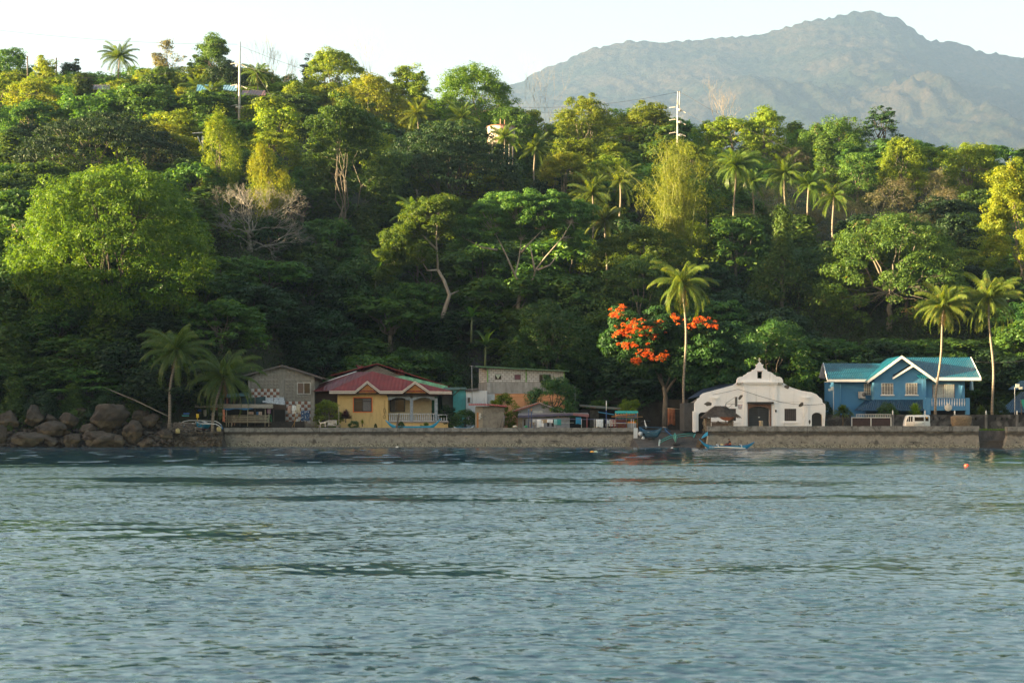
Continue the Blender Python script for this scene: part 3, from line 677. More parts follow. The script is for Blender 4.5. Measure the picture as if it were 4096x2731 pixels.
# ---- palms
palm(474, 225, 300, 388, 1, 'tall coconut palm standing against the sky on the left ridge', 26, 5.6, 1.5, 5, nuts=0, keep=270)
palm(2940, 660, 860, 290, 2, 'full coconut palm with drooping sunlit fronds right of the bamboo', 30, 5.2, 1.75, 5, LP_, 6, 3, keep=740)
palm(2480, 720, 860, 286, 3, 'tall dark coconut palm just left of the bamboo', 20, 5.2, 1.2, 0, LP_, young=.4, keep=800)
palm(2370, 770, 860, 280, 4, 'shorter coconut palm left of the tall dark palm by the bamboo', 18, 4.6, 1.2, 0, LP_, young=.4, keep=810)
palm(2420, 880, 960, 262, 5, 'coconut palm with one pale dying frond below the bamboo fan palms', 18, 4.0, 1.25, 0, LPY, young=.3, keep=930)
palm(3140, 690, 800, 288, 6, 'upright coconut palm in the row right of the full palm', 22, 4.8, 1.3, 0, LP_, young=.3, keep=760)
palm(3235, 740, 820, 286, 7, 'lowest coconut palm in the row right of the full palm', 16, 4.0, 1.1, 0, LP_, young=.5, keep=780)
palm(3335, 780, 860, 284, 8, 'coconut palm at the right end of the mid slope row, one frond yellowed', 17, 4.4, 1.3, 0, LP_, young=.3, keep=830)
palm(3010, 720, 800, 296, 30, 'young coconut palm tucked beside the full palm right of the bamboo', 14, 3.6, .9, 0, LP_, young=.6)
palm(2820, 700, 820, 298, 31, 'dark coconut palm crown between the bamboo and the full palm', 16, 4.4, 1.4, 0, LP_)
palm(2015, 545, 620, 318, 9, 'small coconut palm in front of the white water tank', 13, 4.0, 1.1, 3, LPY, young=.3)
palm(2140, 590, 660, 318, 33, 'small coconut palm right of the water tank', 14, 4.0, 1.0, 0, LP_, young=.4)
palm(1670, 450, 520, 330, 10, 'coconut palm crown rising behind the very dark rain tree', 16, 4.4, 1.0, 0, LPY, young=.4, keep=475)
palm(1850, 470, 540, 330, 11, 'second coconut palm crown behind the dark rain tree, nearer the tank', 16, 4.6, 1.1, 0, LP_, young=.4, keep=500)
palm(1665, 850, 960, 270, 12, 'coconut palm with upright fronds left of the slender sunlit tree', 16, 4.6, 1.2, 0, LP_, young=.3)
for k, (a, b, Y, w_) in enumerate([(620, 330, 372, 'left'), (720, 345, 366, 'right'), (790, 345, 360, 'far right'), (850, 370, 350, 'lowest')]):
    palm(a, b, b+70, Y, 13+k, ['coconut palm below the thinly leaved brown skyline tree', 'coconut palm left of the blue iron roof on the hill', 'coconut palm in front of the blue iron roof on the hill', 'coconut palm below and right of the blue iron roof on the hill'][k], 15, 4.2, 1.2, 0, LP_, group='hillside palms left of the steel pole', young=.3)
palm(1030, 290, 350, 372, 18, 'coconut palm just right of the tall steel pole on the hill', 14, 4.2, 1.3, 0, LP_, dead=2)
palm(740, 430, 500, 330, 19, 'coconut palm with spread fronds above the dark flat rain tree', 14, 4.6, 1.4, 0, LP_)
palm(3530, 455, 500, 392, 20, 'small distant palm left of the low skyline trees', 12, 3., 1.2, 0, LP_) if False else None
# shore palms
palm(677, 1400, 1700, 210, 21, 'left one of the two coconut palms leaning beside the bamboo shed', 26, 5.4, 1.7, 30, LP_, 5, 1, keep=1700)
palm(850, 1500, 1722, 211, 22, 'right one of the two coconut palms by the bamboo shed, with a brown dead frond', 28, 6.0, 1.75, 45, LP_, 6, 2, keep=1700)
palm(2741, 1130, 1712, 219, 23, 'very tall coconut palm with sunlit crown and nuts rising over the red flowering tree', 28, 5.2, 1.8, -12, LPY, 14, 7, keep=1700, tr=.15)
palm(3742, 1215, 1660, 213.8, 24, 'left one of two tall coconut palms in front of the blue house', 24, 4.3, 1.6, 36, LPY, 4, 4, keep=1660, tr=.14)
palm(3968, 1190, 1665, 214.6, 25, 'right one of two tall coconut palms beside the blue house', 26, 5.2, 1.55, -12, LPY, 5, 1, keep=1660, tr=.15)
# bananas
LB = leafmat('banana_leaf', (.02, .06, .014), (.04, .10, .02), None, .35, None, .4)
def banana(px, base, top, Y, seed, label, nl=10, L=2.6):
    g = np.random.default_rng(seed); b = P(px, base, Y); H = PZ(top, Y)-b.z; e = thing('banana_plant', b, label, 'banana plant')
    mb = MB(); mb.tube([b, b+Vector((.05, 0, H*.3)), b+Vector((.1, 0, H*.62))], [.17, .14, .09], 8); mb.build('stem', M((.10, .12, .045), .6), e)
    mb = MB(); o = b+Vector((.1, 0, H*.58))
    for i in range(nl):
        az = i*2.4+g.normal()*.2; el = 1.35-1.0*i/nl; LL = L*g.uniform(.8, 1.1)
        pts = []; a = el; p = o.copy()
        for k in range(9):
            pts.append((p.copy(), a)); p = p+Vector((math.cos(az)*math.cos(a), math.sin(az)*math.cos(a), math.sin(a)))*LL/8; a -= 1.5/8*(1-.4*i/nl if i > 2 else .5)
        sd = Vector((-math.sin(az), math.cos(az), 0)); vs = []; fs = []
        for k, (p, a) in enumerate(pts):
            wd = .36*math.sin(min(1, max(.03, (k-1)/7.5))*math.pi)**.6+.02; up = Vector((-math.cos(az)*math.sin(a), -math.sin(az)*math.sin(a), math.cos(a)))
            vs += [p-sd*wd+up*wd*.3, p, p+sd*wd+up*wd*.3]
            if k: q = (k-1)*3; fs += [(q, q+1, q+4, q+3), (q+1, q+2, q+5, q+4)]
        mb.add(vs, fs)
    mb.build('leaves', LB, e); return e
banana(1940, 1490, 1310, 236, 1, 'banana plant at the foot of the grey rock face', 10, 2.8)
banana(1500, 1230, 1040, 258, 2, 'large banana plant with hanging dry leaves on the shaded slope', 13, 3.4)
banana(1240, 1150, 1020, 262, 3, 'banana plant with tall upright leaves on the left of the shaded slope', 6, 3.2)
banana(1430, 1160, 1030, 263, 5, 'banana plant just left of the large banana plant on the shaded slope', 8, 3.0)
banana(1885, 1370, 1200, 244, 4, 'banana plant drooping at the left edge of the grey rock face', 8, 2.4)
# ------------------------------------------------------------------ buildings, walls
def S(cx, cy, ox=2500, oy=1400, k=.3827): return (ox+cx*k, oy+cy*k)
def cut(o, boxes):
    """openings: subtract the given MB shapes (same origin as o) from o"""
    b = o.matrix_basis.translation if o.parent is None else base_of(o)
    me = bpy.data.meshes.new('c'); me.from_pydata([(v[0]-b[0], v[1]-b[1], v[2]-b[2]) for v in boxes.v], [], boxes.f)
    bm = bmesh.new(); bm.from_mesh(me); bmesh.ops.recalc_face_normals(bm, faces=bm.faces); bm.to_mesh(me); bm.free()
    c = bpy.data.objects.new('c', me); COL.objects.link(c); c.parent = o.parent
    md = o.modifiers.new('b', 'BOOLEAN'); md.operation = 'DIFFERENCE'; md.solver = 'EXACT'; md.object = c
    bpy.context.view_layer.update(); dg = bpy.context.evaluated_depsgraph_get()
    new = bpy.data.meshes.new_from_object(o.evaluated_get(dg)); o.modifiers.clear(); o.data = new
    bpy.data.objects.remove(c)
def arch(x0, x1, z0, zs, zt, y0, y1, n=10):   # opening outline with curved head
    pts = [(x0, z0)]+[(x0+(x1-x0)*(.5-.5*math.cos(math.pi*i/n)), zs+(zt-zs)*math.sin(math.pi*i/n)) for i in range(n+1)]+[(x1, z0)]
    return MB().prism(pts, y0, y1)
def merge(*ms):
    r = MB()
    for m_ in ms:
        k = len(r.v); r.v += m_.v; r.f += [tuple(i+k for i in f) for f in m_.f]; r.sm += m_.sm
    return r
GZ = 2.05
def sea_concrete(name, c0, c1, algae, z_low):
    m, n, l, bs = newmat(name); tc = n.new('ShaderNodeTexCoord').outputs['Object']
    f = noise(n, l, tc, .9, 7, .7); c = ramp(n, l, f, [(.3, c0), (.68, c1)])
    st = noise(n, l, tc, .9, 6, .75, (1, 1, 1.1), .6); c = mixc(n, l, ramp(n, l, st, [(.52, 0.), (.68, .75)]), c, (.06, .052, .042))
    sep0 = n.new('ShaderNodeSeparateXYZ'); l.new(tc, sep0.inputs[0]); bz = maths(n, l, 'ABSOLUTE', maths(n, l, 'SUBTRACT', maths(n, l, 'ADD', sep0.outputs[2], maths(n, l, 'MULTIPLY', noise(n, l, tc, .6, 6, .75), 1.1)), z_low+2.25))
    c = mixc(n, l, ramp(n, l, bz, [(.12, .85), (.34, 0.)]), c, (.05, .043, .034))
    bl = noise(n, l, tc, .55, 6, .75, (.7, 1, 1.5), .8); c = mixc(n, l, ramp(n, l, bl, [(.56, 0.), (.64, .8)]), c, (.05, .045, .036))
    rs = noise(n, l, tc, 2.2, 4, .7, (1.6, 1, .15)); c = mixc(n, l, ramp(n, l, rs, [(.66, 0.), (.74, .7)]), c, (.18, .09, .035))
    sep = n.new('ShaderNodeSeparateXYZ'); l.new(tc, sep.inputs[0])
    zz = maths(n, l, 'ADD', sep.outputs[2], maths(n, l, 'MULTIPLY', noise(n, l, tc, 1.5, 5, .7), .5))
    k = n.new('ShaderNodeMapRange'); l.new(zz, k.inputs[0]); k.inputs[1].default_value = z_low+.55; k.inputs[2].default_value = z_low+.72; k.inputs[3].default_value = 1; k.inputs[4].default_value = 0
    crust = ramp(n, l, noise(n, l, tc, 7, 5, .8), [(.42, (.07, .065, .04)), (.6, algae)])
    c = mixc(n, l, k.outputs[0], c, crust)
    l.new(c, bs.inputs['Base Color']); bs.inputs['Roughness'].default_value = .9
    bump(n, l, bs, noise(n, l, tc, 2.2, 8, .8), 1., .16); return m
SEAC = sea_concrete('sea_wall_concrete', (.17, .155, .125), (.36, .33, .27), (.42, .39, .30), 0)
CAPC = M((.25, .245, .225), .9, .35, 1.2, (.07, .065, .055), .5)
def sea_wall(px0, px1, Y, ytop, ycap, yled, label, holes, slant=0, depth=.9):
    e = thing('sea_wall', (PX((px0+px1)/2, Y), Y, 0), label, 'sea wall')
    x0, x1 = PX(px0, Y), PX(px1, Y); zt, zc, zl = PZ(ytop, Y), PZ(ycap, Y), PZ(yled, Y)
    mb = MB(); mb.box(x0-.05, x1+.05, Y-.16, Y+depth, zc, zt); mb.build('cap', CAPC, e)
    mb = MB(); mb.box(x0, x1, Y, Y+depth-.02, zl-.05, zc+.0)
    w = mb.build('upper_wall', SEAC, e)
    mb = MB(); mb.add([(x0-slant, Y-.34, -.6), (x1+.1, Y-.34, -.6), (x1+.1, Y+depth-.04, -.6), (x0-slant, Y+depth-.04, -.6), (x0, Y-.10, zl), (x1, Y-.10, zl), (x1, Y+depth-.04, zl), (x0, Y+depth-.04, zl)],
        [(0,3,2,1),(4,5,6,7),(0,1,5,4),(1,2,6,5),(2,3,7,6),(3,0,4,7)]); mb.build('wall', SEAC, e)
    mb = MB(); x = x0+1; r = random.Random(int(px0))
    while x < x1-.5:
        z = .62+r.uniform(-.05, .05); mb.lathe((0, 0, 0), [(.001, 0), (.09, 0)], 8) if False else None
        rad = r.uniform(.04, .075); mb.tube([(x, Y-.275, z), (x, Y-.2, z)], rad, 8); x += holes*r.uniform(.8, 1.2)
    mb.build('drain_holes', M((.012, .01, .008), 1, 0, 1, None, 0, False, 0), e); mb = MB(); x = x0+r.uniform(2, 4)
    while x < x1-1: mb.box(x, x+.035, Y-.168, Y-.155, zc+.01, zt-.005); mb.box(x, x+.03, Y-.012, Y+.01, zl+.01, zc-.01); x += r.uniform(3.5, 6.5)
    mb.build('joints', M((.035, .03, .025), 1, 0, 1, None, 0, False, 0), e)
    return e
    mb.build('drain_holes', M((.012, .01, .008), 1, 0, 1, None, 0, False, 0), e)
    return e
sea_wall(899, 1366, 212.2, 1710, 1727, 1748, 'left part of the concrete sea wall, lighter, ending at the bamboo shed', 1.15)
sea_wall(1366.5, 2541, 212, 1710.5, 1726, 1748, 'long concrete sea wall in front of the yellow house and clotheslines', 1.25)
sea_wall(2831, 3914, 200, 1703.5, 1724, 1744, 'tall stained concrete sea wall in front of the chapel and the van', 1.3, .35)
sea_wall(4030, 4420, 200, 1705.5, 1724, 1744, 'short piece of concrete sea wall at the right edge', 1.3, .8)
# ground beyond: kept as terrain; lawn strip and ledge in the gap at the right
mb = MB(); mb.box(PX(3910, 201), PX(4034, 201), 201.2, 204.5, -.5, PZ(1744, 201.2)+.02); tag(mb.build('landing_ledge', M((.30, .27, .22), .9, .3, 2)), kind='structure')
mb = MB(); mb.box(PX(3908, 200), PX(4034, 200), 200.4, 201.2, -.5, .55); mb.box(PX(3908, 200), PX(4034, 200), 200.8, 201.2, .5, .85); tag(mb.build('landing_steps', M((.07, .06, .05), .9, .4, 2)), 'dark wet concrete steps in the gap at the right end of the sea wall', 'steps')
g = np.random.default_rng(4); k = 2600; cx = g.uniform(PX(3900, 208), PX(4200, 208), k); cy = g.uniform(204.6, 211.5, k)
cen = np.stack([cx, cy, np.full(k, 2.1)], 1)
V, Fc = leaf_quads(cen+g.normal(size=(k, 3))*.06, unit(g.normal(size=(k, 3))*np.array([1, 1, .3])), .35, .25, g)
tag(link_mesh('lawn_grass', np_mesh('lawn_grass', V, Fc), leafmat('lawn', (.05, .10, .02), (.08, .14, .03), None, .3)), kind='stuff')
# shore ledge of broken concrete and rock left of the sea wall
def rocky(name, cx0, cx1, Y0, Y1, ztop, mat, seed, amp=.16):
    g = np.random.default_rng(seed); xs = np.linspace(cx0, cx1, 70); pr = [(Y0-.25, -.5), (Y0-.2, .3), (Y0-.05, .75), (Y0, 1.1), (Y0+.1, ztop-.15), (Y0+.3, ztop), (Y0+1.5, ztop), (Y1, ztop+.05), (Y1, -.5)]
    P2 = []
    for (a, b), (c_, d) in zip(pr[:-1], pr[1:]):
        for t in np.linspace(0, 1, 5)[:-1]: P2.append((a+(c_-a)*t, b+(d-b)*t))
    P2.append(pr[-1]); V = []
    for (y, z) in P2:
        for x in xs: V.append((x+g.normal()*.03, y+g.normal()*amp*.7+.15*math.sin(x*2.1+z*3), z+g.normal()*amp*.35*(z < ztop-.02)+g.normal()*.03))
    nx = len(xs); Fq = [(j*nx+i, j*nx+i+1, (j+1)*nx+i+1, (j+1)*nx+i) for j in range(len(P2)-1) for i in range(nx-1)]
    mb = MB(); mb.add(V, Fq, False); return tag(mb.build(name, mat), kind='structure')
ROCKM = sea_concrete('shore_rock', (.075, .06, .042), (.19, .155, .11), (.15, .12, .05), -.25)
rocky('shore_ledge', PX(640, 209), PX(903, 212), 209.5, 217, 1.85, ROCKM, 3)
# boulders
BOUL = sea_concrete('boulder_rock', (.026, .021, .016), (.095, .072, .052), (.15, .10, .05), -.4)
def boulder(px, py, hw, hh, Y, seed, label):
    g = np.random.default_rng(seed); bm = bmesh.new(); bmesh.ops.create_icosphere(bm, subdivisions=4, radius=1)
    pl = [(Vector(g.normal(size=3)).normalized(), g.uniform(.45, .84)) for _ in range(15)]
    for v in bm.verts:
        d = v.co.normalized(); r = 1.
        for p, h in pl:
            q = d.dot(p)
            if q > .05: r = min(r, h/q)
        nn = math.sin(d.x*5+seed)*math.sin(d.y*6+seed*2)*math.sin(d.z*5)*.09+math.sin(d.x*13+seed)*math.sin(d.z*11+d.y*9)*.045+math.sin(d.x*27+seed*3)*math.sin(d.z*31+d.y*23)*.022-.10*max(0, 1-abs(math.sin(d.x*3.1+d.z*4.3+seed)+.4*math.sin(d.z*9+seed))*6)
        v.co = d*(r+nn)
    s = Y/F*1.12
    for v in bm.verts: v.co = Vector((v.co.x*hw*s, v.co.y*hw*s*.9, v.co.z*hh*s*1.05))
    me = bpy.data.meshes.new('boulder'); bm.to_mesh(me); bm.free(); me.polygons.foreach_set('use_smooth', [True]*len(me.polygons))
    o = link_mesh('boulder', me, BOUL); o.location = P(px, py, Y); return tag(o, label, 'boulder', 'boulders on the left shore')
BL = [(430,1683,94,62,209.5,'largest boulder, a big grey rounded block in the middle of the rock pile'),(134,1674,50,46,210,'tall grey boulder of the upper row, second from the left edge'),(25,1684,48,42,210.5,'upper row boulder cut off by the left edge'),
(5,1748,36,40,207,'waterline boulder cut off by the left edge'),(110,1752,84,40,206.5,'long low boulder at the water near the left edge'),(222,1722,62,36,208.5,'flat boulder in the middle row left of the largest one'),
(284,1684,44,32,210,'boulder with a pale top left of the largest boulder'),(532,1727,60,48,208,'brownish boulder with an orange patch right of the largest boulder'),(288,1758,46,38,206.5,'wedge shaped boulder at the water left of centre'),
(400,1758,88,44,206.3,'wide dark boulder at the water below the largest boulder'),(205,1768,34,26,206,'small dark boulder at the water between two long ones'),(203,1682,36,26,211,'small boulder tucked behind the tall grey one'),
(318,1650,40,24,213,'flat boulder half buried in brush above the row'),(606,1684,34,30,211,'boulder beside the foot of the leaning pole'),(566,1664,34,26,213,'boulder under the leaning pole'),
(238,1606,40,32,217,'boulder high on the bank, half hidden in brush'),(345,1615,52,34,216,'wide boulder high on the bank above the largest one'),(48,1625,36,24,217,'small boulder high on the bank at the far left'),
(500,1628,44,30,215.5,'boulder high on the bank right of the largest one'),(760,1640,70,55,221,'big dark boulder behind the left shore palm'),(655,1740,44,30,208,'low broken rock where the ledge begins'),(166,1716,26,24,208,'small boulder wedged between the two rows'),
(460,1760,40,34,206,'angular boulder at the water right of the wide dark one'),(345,1722,34,26,208,'small boulder squeezed below the largest one on its left'),(590,1770,40,24,207,'low orange brown rock at the water before the ledge')]
for i, b in enumerate(BL): boulder(*b[:5], 20+i, b[5])
g = np.random.default_rng(15); mb = MB()
for k in range(520):
    a = g.uniform(-20, 690); yy = g.uniform(205.8, 213); zz = max(.05, (yy-205.8)*.42+g.uniform(-.2, .5)); q = Vector((PX(a, yy), yy, zz)); r_ = g.uniform(.08, .38); mb.ell((q.x, q.y, q.z), (r_*g.uniform(.8, 1.4), r_, r_*g.uniform(.5, .9)), 6, 4); mb.sm[-24:] = [False]*24
tag(mb.build('rubble_stones', BOUL), kind='stuff')
mb = MB(); mb.tube([P(411, 1547, 214), P(540, 1600, 212), P(680, 1668, 210.5)], .07, 6)
tag(mb.build('bamboo_pole', M((.28, .25, .20), .8)), 'long grey pole leaning on the bank left of the shore palms', 'pole')
for i, (a, b, c_, d) in enumerate([(550, 1780, 620, 1745), (590, 1780, 665, 1742), (610, 1784, 690, 1738)]):
    mb = MB(); mb.tube([P(a, b, 206.2), P(c_, d, 208.8)], .09, 6); tag(mb.build('driftwood_plank', M((.12, .09, .065), .9)), ['dark plank sloping into the water, leftmost of three', 'dark plank sloping into the water, middle of three', 'dark plank sloping into the water, rightmost of three'][i], 'plank', 'planks sloping into the water')
# grey rock face in the wood
g = np.random.default_rng(8); mb = MB()
def rf(u, v):
    yy = 247+15*v; z = 9+15.5*v; c0 = 1935+(-14)*v; hwp = (62+18*math.sin(v*2.6))*(1-.35*max(0, v-.7)/.3)
    return (PX(c0+(u-.5)*2*hwp, yy), yy-1.6*math.sin(u*math.pi)+.3*math.sin(u*9+v*5), z+.4*math.sin(u*7))
mb.sheet(rf, 16, 20); tag(mb.build('rock_face', M((.028, .028, .033), .85, .3, .25)), 'smooth dark grey slab of rock exposed between the trees', 'rock face')

# ------------------------------------------------------------------ common pieces
GLASS = M((.015, .015, .018), .12, .1, 1, None, 0, False, 0); BLACK = M((.008, .007, .007), .8, .2, 1, None, 0, False, 0); WHITE = M((.72, .72, .69), .6, .08, 2, (.35, .33, .30), .15)
def window(parent, px0, px1, py0, py1, Y, fm, nm=1, sill=None, bars=0, name='window', frame_px=3, curtain=None, glass=None):
    """recess box, frame with mullions, pane and sill as pieces"""
    x0, x1, z1, z0 = PX(px0, Y), PX(px1, Y), PZ(py0, Y), PZ(py1, Y); t = frame_px*Y/F
    mb = MB(); mb.box(x0, x0+t, Y-.06, Y+.06, z0, z1); mb.box(x1-t, x1, Y-.06, Y+.06, z0, z1); mb.box(x0+t, x1-t, Y-.06, Y+.06, z1-t, z1); mb.box(x0+t, x1-t, Y-.06, Y+.06, z0, z0+t)
    for i in range(nm): 
        xm = x0+(x1-x0)*(i+1)/(nm+1); mb.box(xm-t*.45, xm+t*.45, Y-.055, Y+.05, z0+t, z1-t)
    w_ = mb.build(name, fm, parent)
    mb = MB(); mb.box(x0+t*.6, x1-t*.6, Y-.012, Y+.03, z0+t*.6, z1-t*.6); mb.build('pane', glass or GLASS, w_)
    if curtain:
        a0, a1, cm = curtain; xa, xb = x0+(x1-x0)*a0, x0+(x1-x0)*a1; mb = MB()
        mb.sheet(lambda u, v: (xa+(xb-xa)*u, Y-.02-.008*math.sin(u*40), z0+t+(z1-z0-2*t)*v), 40, 1); mb.build('curtain', cm, w_)
    if bars:
        mb = MB()
        for i in range(bars):
            xm = x0+(x1-x0)*(i+.5)/bars; mb.box(xm-.012, xm+.012, Y-.1, Y-.075, z0+.02, z1-.02)
        for zz in (z0+.25*(z1-z0), z0+.75*(z1-z0)): mb.box(x0, x1, Y-.112, Y-.1, zz-.012, zz+.012)
        mb.build('grille', WHITE, w_)
    if sill:
        mb = MB(); mb.box(x0-.14, x1+.14, Y-.16, Y-.0, z0-.14, z0-.003); mb.build('sill', sill, w_)
    return w_
def baluster_run(parent, px0, px1, pyt, pyb, Y, n, mat, rail, name='railing'):
    x0, x1, zt, zb = PX(px0, Y), PX(px1, Y), PZ(pyt, Y), PZ(pyb, Y); h = zt-zb
    mb = MB(); mb.box(x0, x1, Y-.09, Y+.09, zt-.1, zt); mb.box(x0, x1, Y-.09, Y+.09, zb, zb+.1); r_ = mb.build(name, rail, parent)
    proto = None; hh = h-.2
    for i in range(n):
        x = x0+(x1-x0)*(i+.5)/n
        if proto is None:
            mb = MB(); mb.lathe((0, 0, 0), [(.07, 0), (.07, .06*hh), (.04, .1*hh), (.085, .32*hh), (.075, .42*hh), (.035, .75*hh), (.05, .82*hh), (.035, .88*hh), (.07, .94*hh), (.07, hh)], 10)
            proto = bpy.data.meshes.new('baluster'); proto.from_pydata(mb.v, [], mb.f); proto.polygons.foreach_set('use_smooth', mb.sm); proto.materials.append(mat)
        o = link_mesh('baluster', proto, None, r_); o.location = Vector((x, Y, zb+.1))-base_of(r_)
    return r_
def roofmat(name, col, seam=None, axis='X', scale=2.2, rough=.5, tile=False):
    m, n, l, bs = newmat(name); tc = n.new('ShaderNodeTexCoord').outputs['Object']
    f = noise(n, l, tc, .6, 5, .65); c = ramp(n, l, f, [(.3, [x*.7 for x in col]), (.7, [min(1, x*1.2) for x in col])])
    wv = n.new('ShaderNodeTexWave'); wv.bands_direction = axis; wv.inputs['Scale'].default_value = scale; wv.inputs['Distortion'].default_value = .4 if not tile else 0; l.new(tc, wv.inputs[0])
    h = wv.outputs[1]
    if tile:
        w2 = n.new('ShaderNodeTexWave'); w2.bands_direction = 'Z'; w2.wave_profile = 'SAW'; w2.inputs['Scale'].default_value = tile; l.new(tc, w2.inputs[0]); h = maths(n, l, 'ADD', h, maths(n, l, 'MULTIPLY', w2.outputs[1], .9))
        c = mixc(n, l, ramp(n, l, noise(n, l, tc, 1.4, 4, .7), [(.55, 0.), (.72, .35)]), c, (.12, .17, .15))
    l.new(c, bs.inputs['Base Color']); bs.inputs['Roughness'].default_value = rough; bump(n, l, bs, h, .9, .10 if tile else .05); return m
CORR = lambda col, nm: roofmat(nm, col, axis='X', scale=1.6)

# ---- tiled grey house -----------------------------------------------------------
Y = 222.; e = thing('grey_house', P(1126, 1705, Y), 'grey two storey house faced with diamond shaped concrete tiles beside the yellow house', 'house')
GW = M((.25, .235, .20), .9, .2, 1.5, (.10, .09, .075), .45, True)
zb = GZ-.1; wall = [(PX(a, Y), PZ(b, Y)) for a, b in ((993, 1512), (1030, 1490), (1128, 1465), (1180, 1476), (1258, 1502))]
mb = MB(); mb.prism([(PX(993, Y), zb)]+wall+[(PX(1258, Y), zb)], Y, Y+9); mb.build('wall', GW, e)
RUST = roofmat('rusty_iron', (.16, .09, .07), axis='X', scale=1.6)
mb = MB(); pk = P(1128, 1459, Y-.5)
for a, b in ((950, 1506), (1290, 1511)):
    q = P(a, b, Y-.5); mb.slab([(q.x, Y-.5, q.z), (pk.x, Y-.5, pk.z), (pk.x, Y+9.5, pk.z), (q.x, Y+9.5, q.z)], .07)
rf_ = mb.build('roof', RUST, e)
mb = MB(); 
for a, b in ((950, 1506), (1290, 1511)):
    q = P(a, b, Y-.53); mb.prism([(q.x, q.z-.02), (pk.x, pk.z-.02), (pk.x, pk.z-.22), (q.x, q.z-.2)], Y-.56, Y-.5)
mb.build('fascia', M((.10, .095, .09), .8), rf_)
mb = MB()
for a, b in ((993, 1003), (1120, 1134), (1244, 1258)): mb.pbox(a, b, 1519, 1702, Y-.08, .085)
mb.pbox(1003, 1120, 1513, 1520, Y-.07, .075); mb.pbox(1134, 1244, 1513, 1520, Y-.07, .075); mb.build('pilasters', M((.29, .275, .24), .9, .2, 2, (.12, .11, .09), .4, True), e)
def diamonds(cells, mat, nm):
    mb = MB(); cs = .42
    for (i, j, s0) in cells:
        x = PX(1005, Y)+i*cs; z = PZ(1480, Y)-j*cs; d = .07
        vs = [(x, Y-.003, z-cs), (x+cs, Y-.003, z-cs), (x+cs, Y-.003, z), (x, Y-.003, z)]
        a = (x+cs*.5, Y-.003-d, z-cs*.5)
        mb.add(vs+[a], [(0, 1, 4), (1, 2, 4), (2, 3, 4), (3, 0, 4)])
    mb.build(nm, mat, e)
def inwall(i, j):
    x = PX(1005, Y)+i*.42; z = PZ(1480, Y)-j*.42; px = 2048+(x+.21)*F/Y; py = HY-(z-.21-HC)*F/Y
    top = np.interp(px, [993, 1030, 1128, 1180, 1258], [1512, 1490, 1465, 1476, 1502])
    if py-7 < top+4 or px > 1240 or 1117 < px < 1137: return None
    if 1182 < px < 1246 and 1524 < py < 1582: return None
    return px, py
gc, bc, wc_ = [], [], []
for i in range(19):
    for j in range(17):
        q = inwall(i, j)
        if not q: continue
        px, py = q; low = (px < 1120 and 1555 < py < 1590) or (px > 1137 and py > 1600)
        if low: (bc if (i+j) % 2 else wc_).append((i, j, 0))
        else: gc.append((i, j, 0))
pz = lambda q: (q[0] < 9.5, PZ(1480, Y)-q[1]*.42 > PZ(1515, Y))
for key in ((True, True), (True, False), (False, True), (False, False)):
    for cl_, mt_, nm_ in ((gc, M((.24, .225, .19), .85, .3, 2.5), 'relief_tiles'), (bc, M((.23, .10, .06), .8, .3, 2), 'brown_tiles'), (wc_, M((.50, .50, .48), .8, .3, 2), 'white_tiles')):
        sel = [q for q in cl_ if pz(q) == key]
        if sel: diamonds(sel, mt_, nm_)
window(e, 1188, 1243, 1529, 1576, Y-.05, M((.5, .5, .47), .6), 1, None, 0, 'window', 3, (.06, .47, M((.16, .11, .08), .9)))
# ---- lean-to shelter in front of it, its scrap roof, tarps and contents
Y = 217.; e = thing('lean_to', P(960, 1700, Y), 'dark open lean-to shelter of scrap against the grey house', 'shelter')
mb = MB(); mb.slab([P(886, 1589, Y), P(993, 1582, Y), P(993, 1570, Y+4), P(880, 1577, Y+4)], .05); mb.build('canopy', M((.03, .09, .09), .7, .3, 2), e)
mb = MB(); mb.pbox(800, 1140, 1592, 1705, Y+4.2, .1); mb.build('shelter_shade', M((.03, .025, .02), .9), e)  # near-black sheet standing for the shade inside the shelter
mb = MB()
for a in (800, 868, 960, 1020, 1095): mb.tube([P(a, 1706, Y), P(a, 1583, Y)], .05, 5)
mb.build('posts', M((.16, .12, .09), .9), e)
mb = MB(); mb.slab([P(1050, 1608, Y-.6), P(1141, 1618, Y-.6), P(1136, 1588, Y+2.6), P(1052, 1590, Y+2.6)], .05); mb.build('scrap_roof', M((.55, .56, .55), .7, .4, 3, (.10, .10, .10), .6), e)
mb = MB(); mb.pbox(1060, 1145, 1617, 1638, Y-.58, .05); mb.build('brown_tarp', M((.07, .045, .03), .9), e)
mb = MB(); mb.sheet(lambda u, v: (PX(965+95*u, Y), Y+.4-.1*math.sin(u*12), PZ(1588+28*v+3*math.sin(u*5), Y)), 20, 3); mb.build('blue_net', M((.04, .075, .085), .9), e)
def cloth(px, pw, py, ph, Y, mat, label, cat, name, seed=0, sag=.0, group=None):
    r = random.Random(seed); f1, f2 = r.uniform(3, 7), r.uniform(0, 6)
    def fn(u, v):
        wv = 1-.06*v*math.sin(u*3+f2); return (PX(px+(u-.5)*pw*wv, Y), Y+.05*math.sin(u*f1*2+f2)*(.3+v), PZ(py+ph*v*(1+.05*math.sin(u*f1+f2))+sag*math.sin(u*math.pi), Y))
    mb = MB(); mb.sheet(fn, 12, 8); o = mb.build(name, mat, None, P(px, py, Y))
    md = o.modifiers.new('t', 'SOLIDIFY'); md.thickness = .015; return tag(o, label, cat, group)
def CL(c, **k): return M(c, .9, .25, 3, None, 0, False, .3)
G1 = 'clothes hanging in the lean-to'
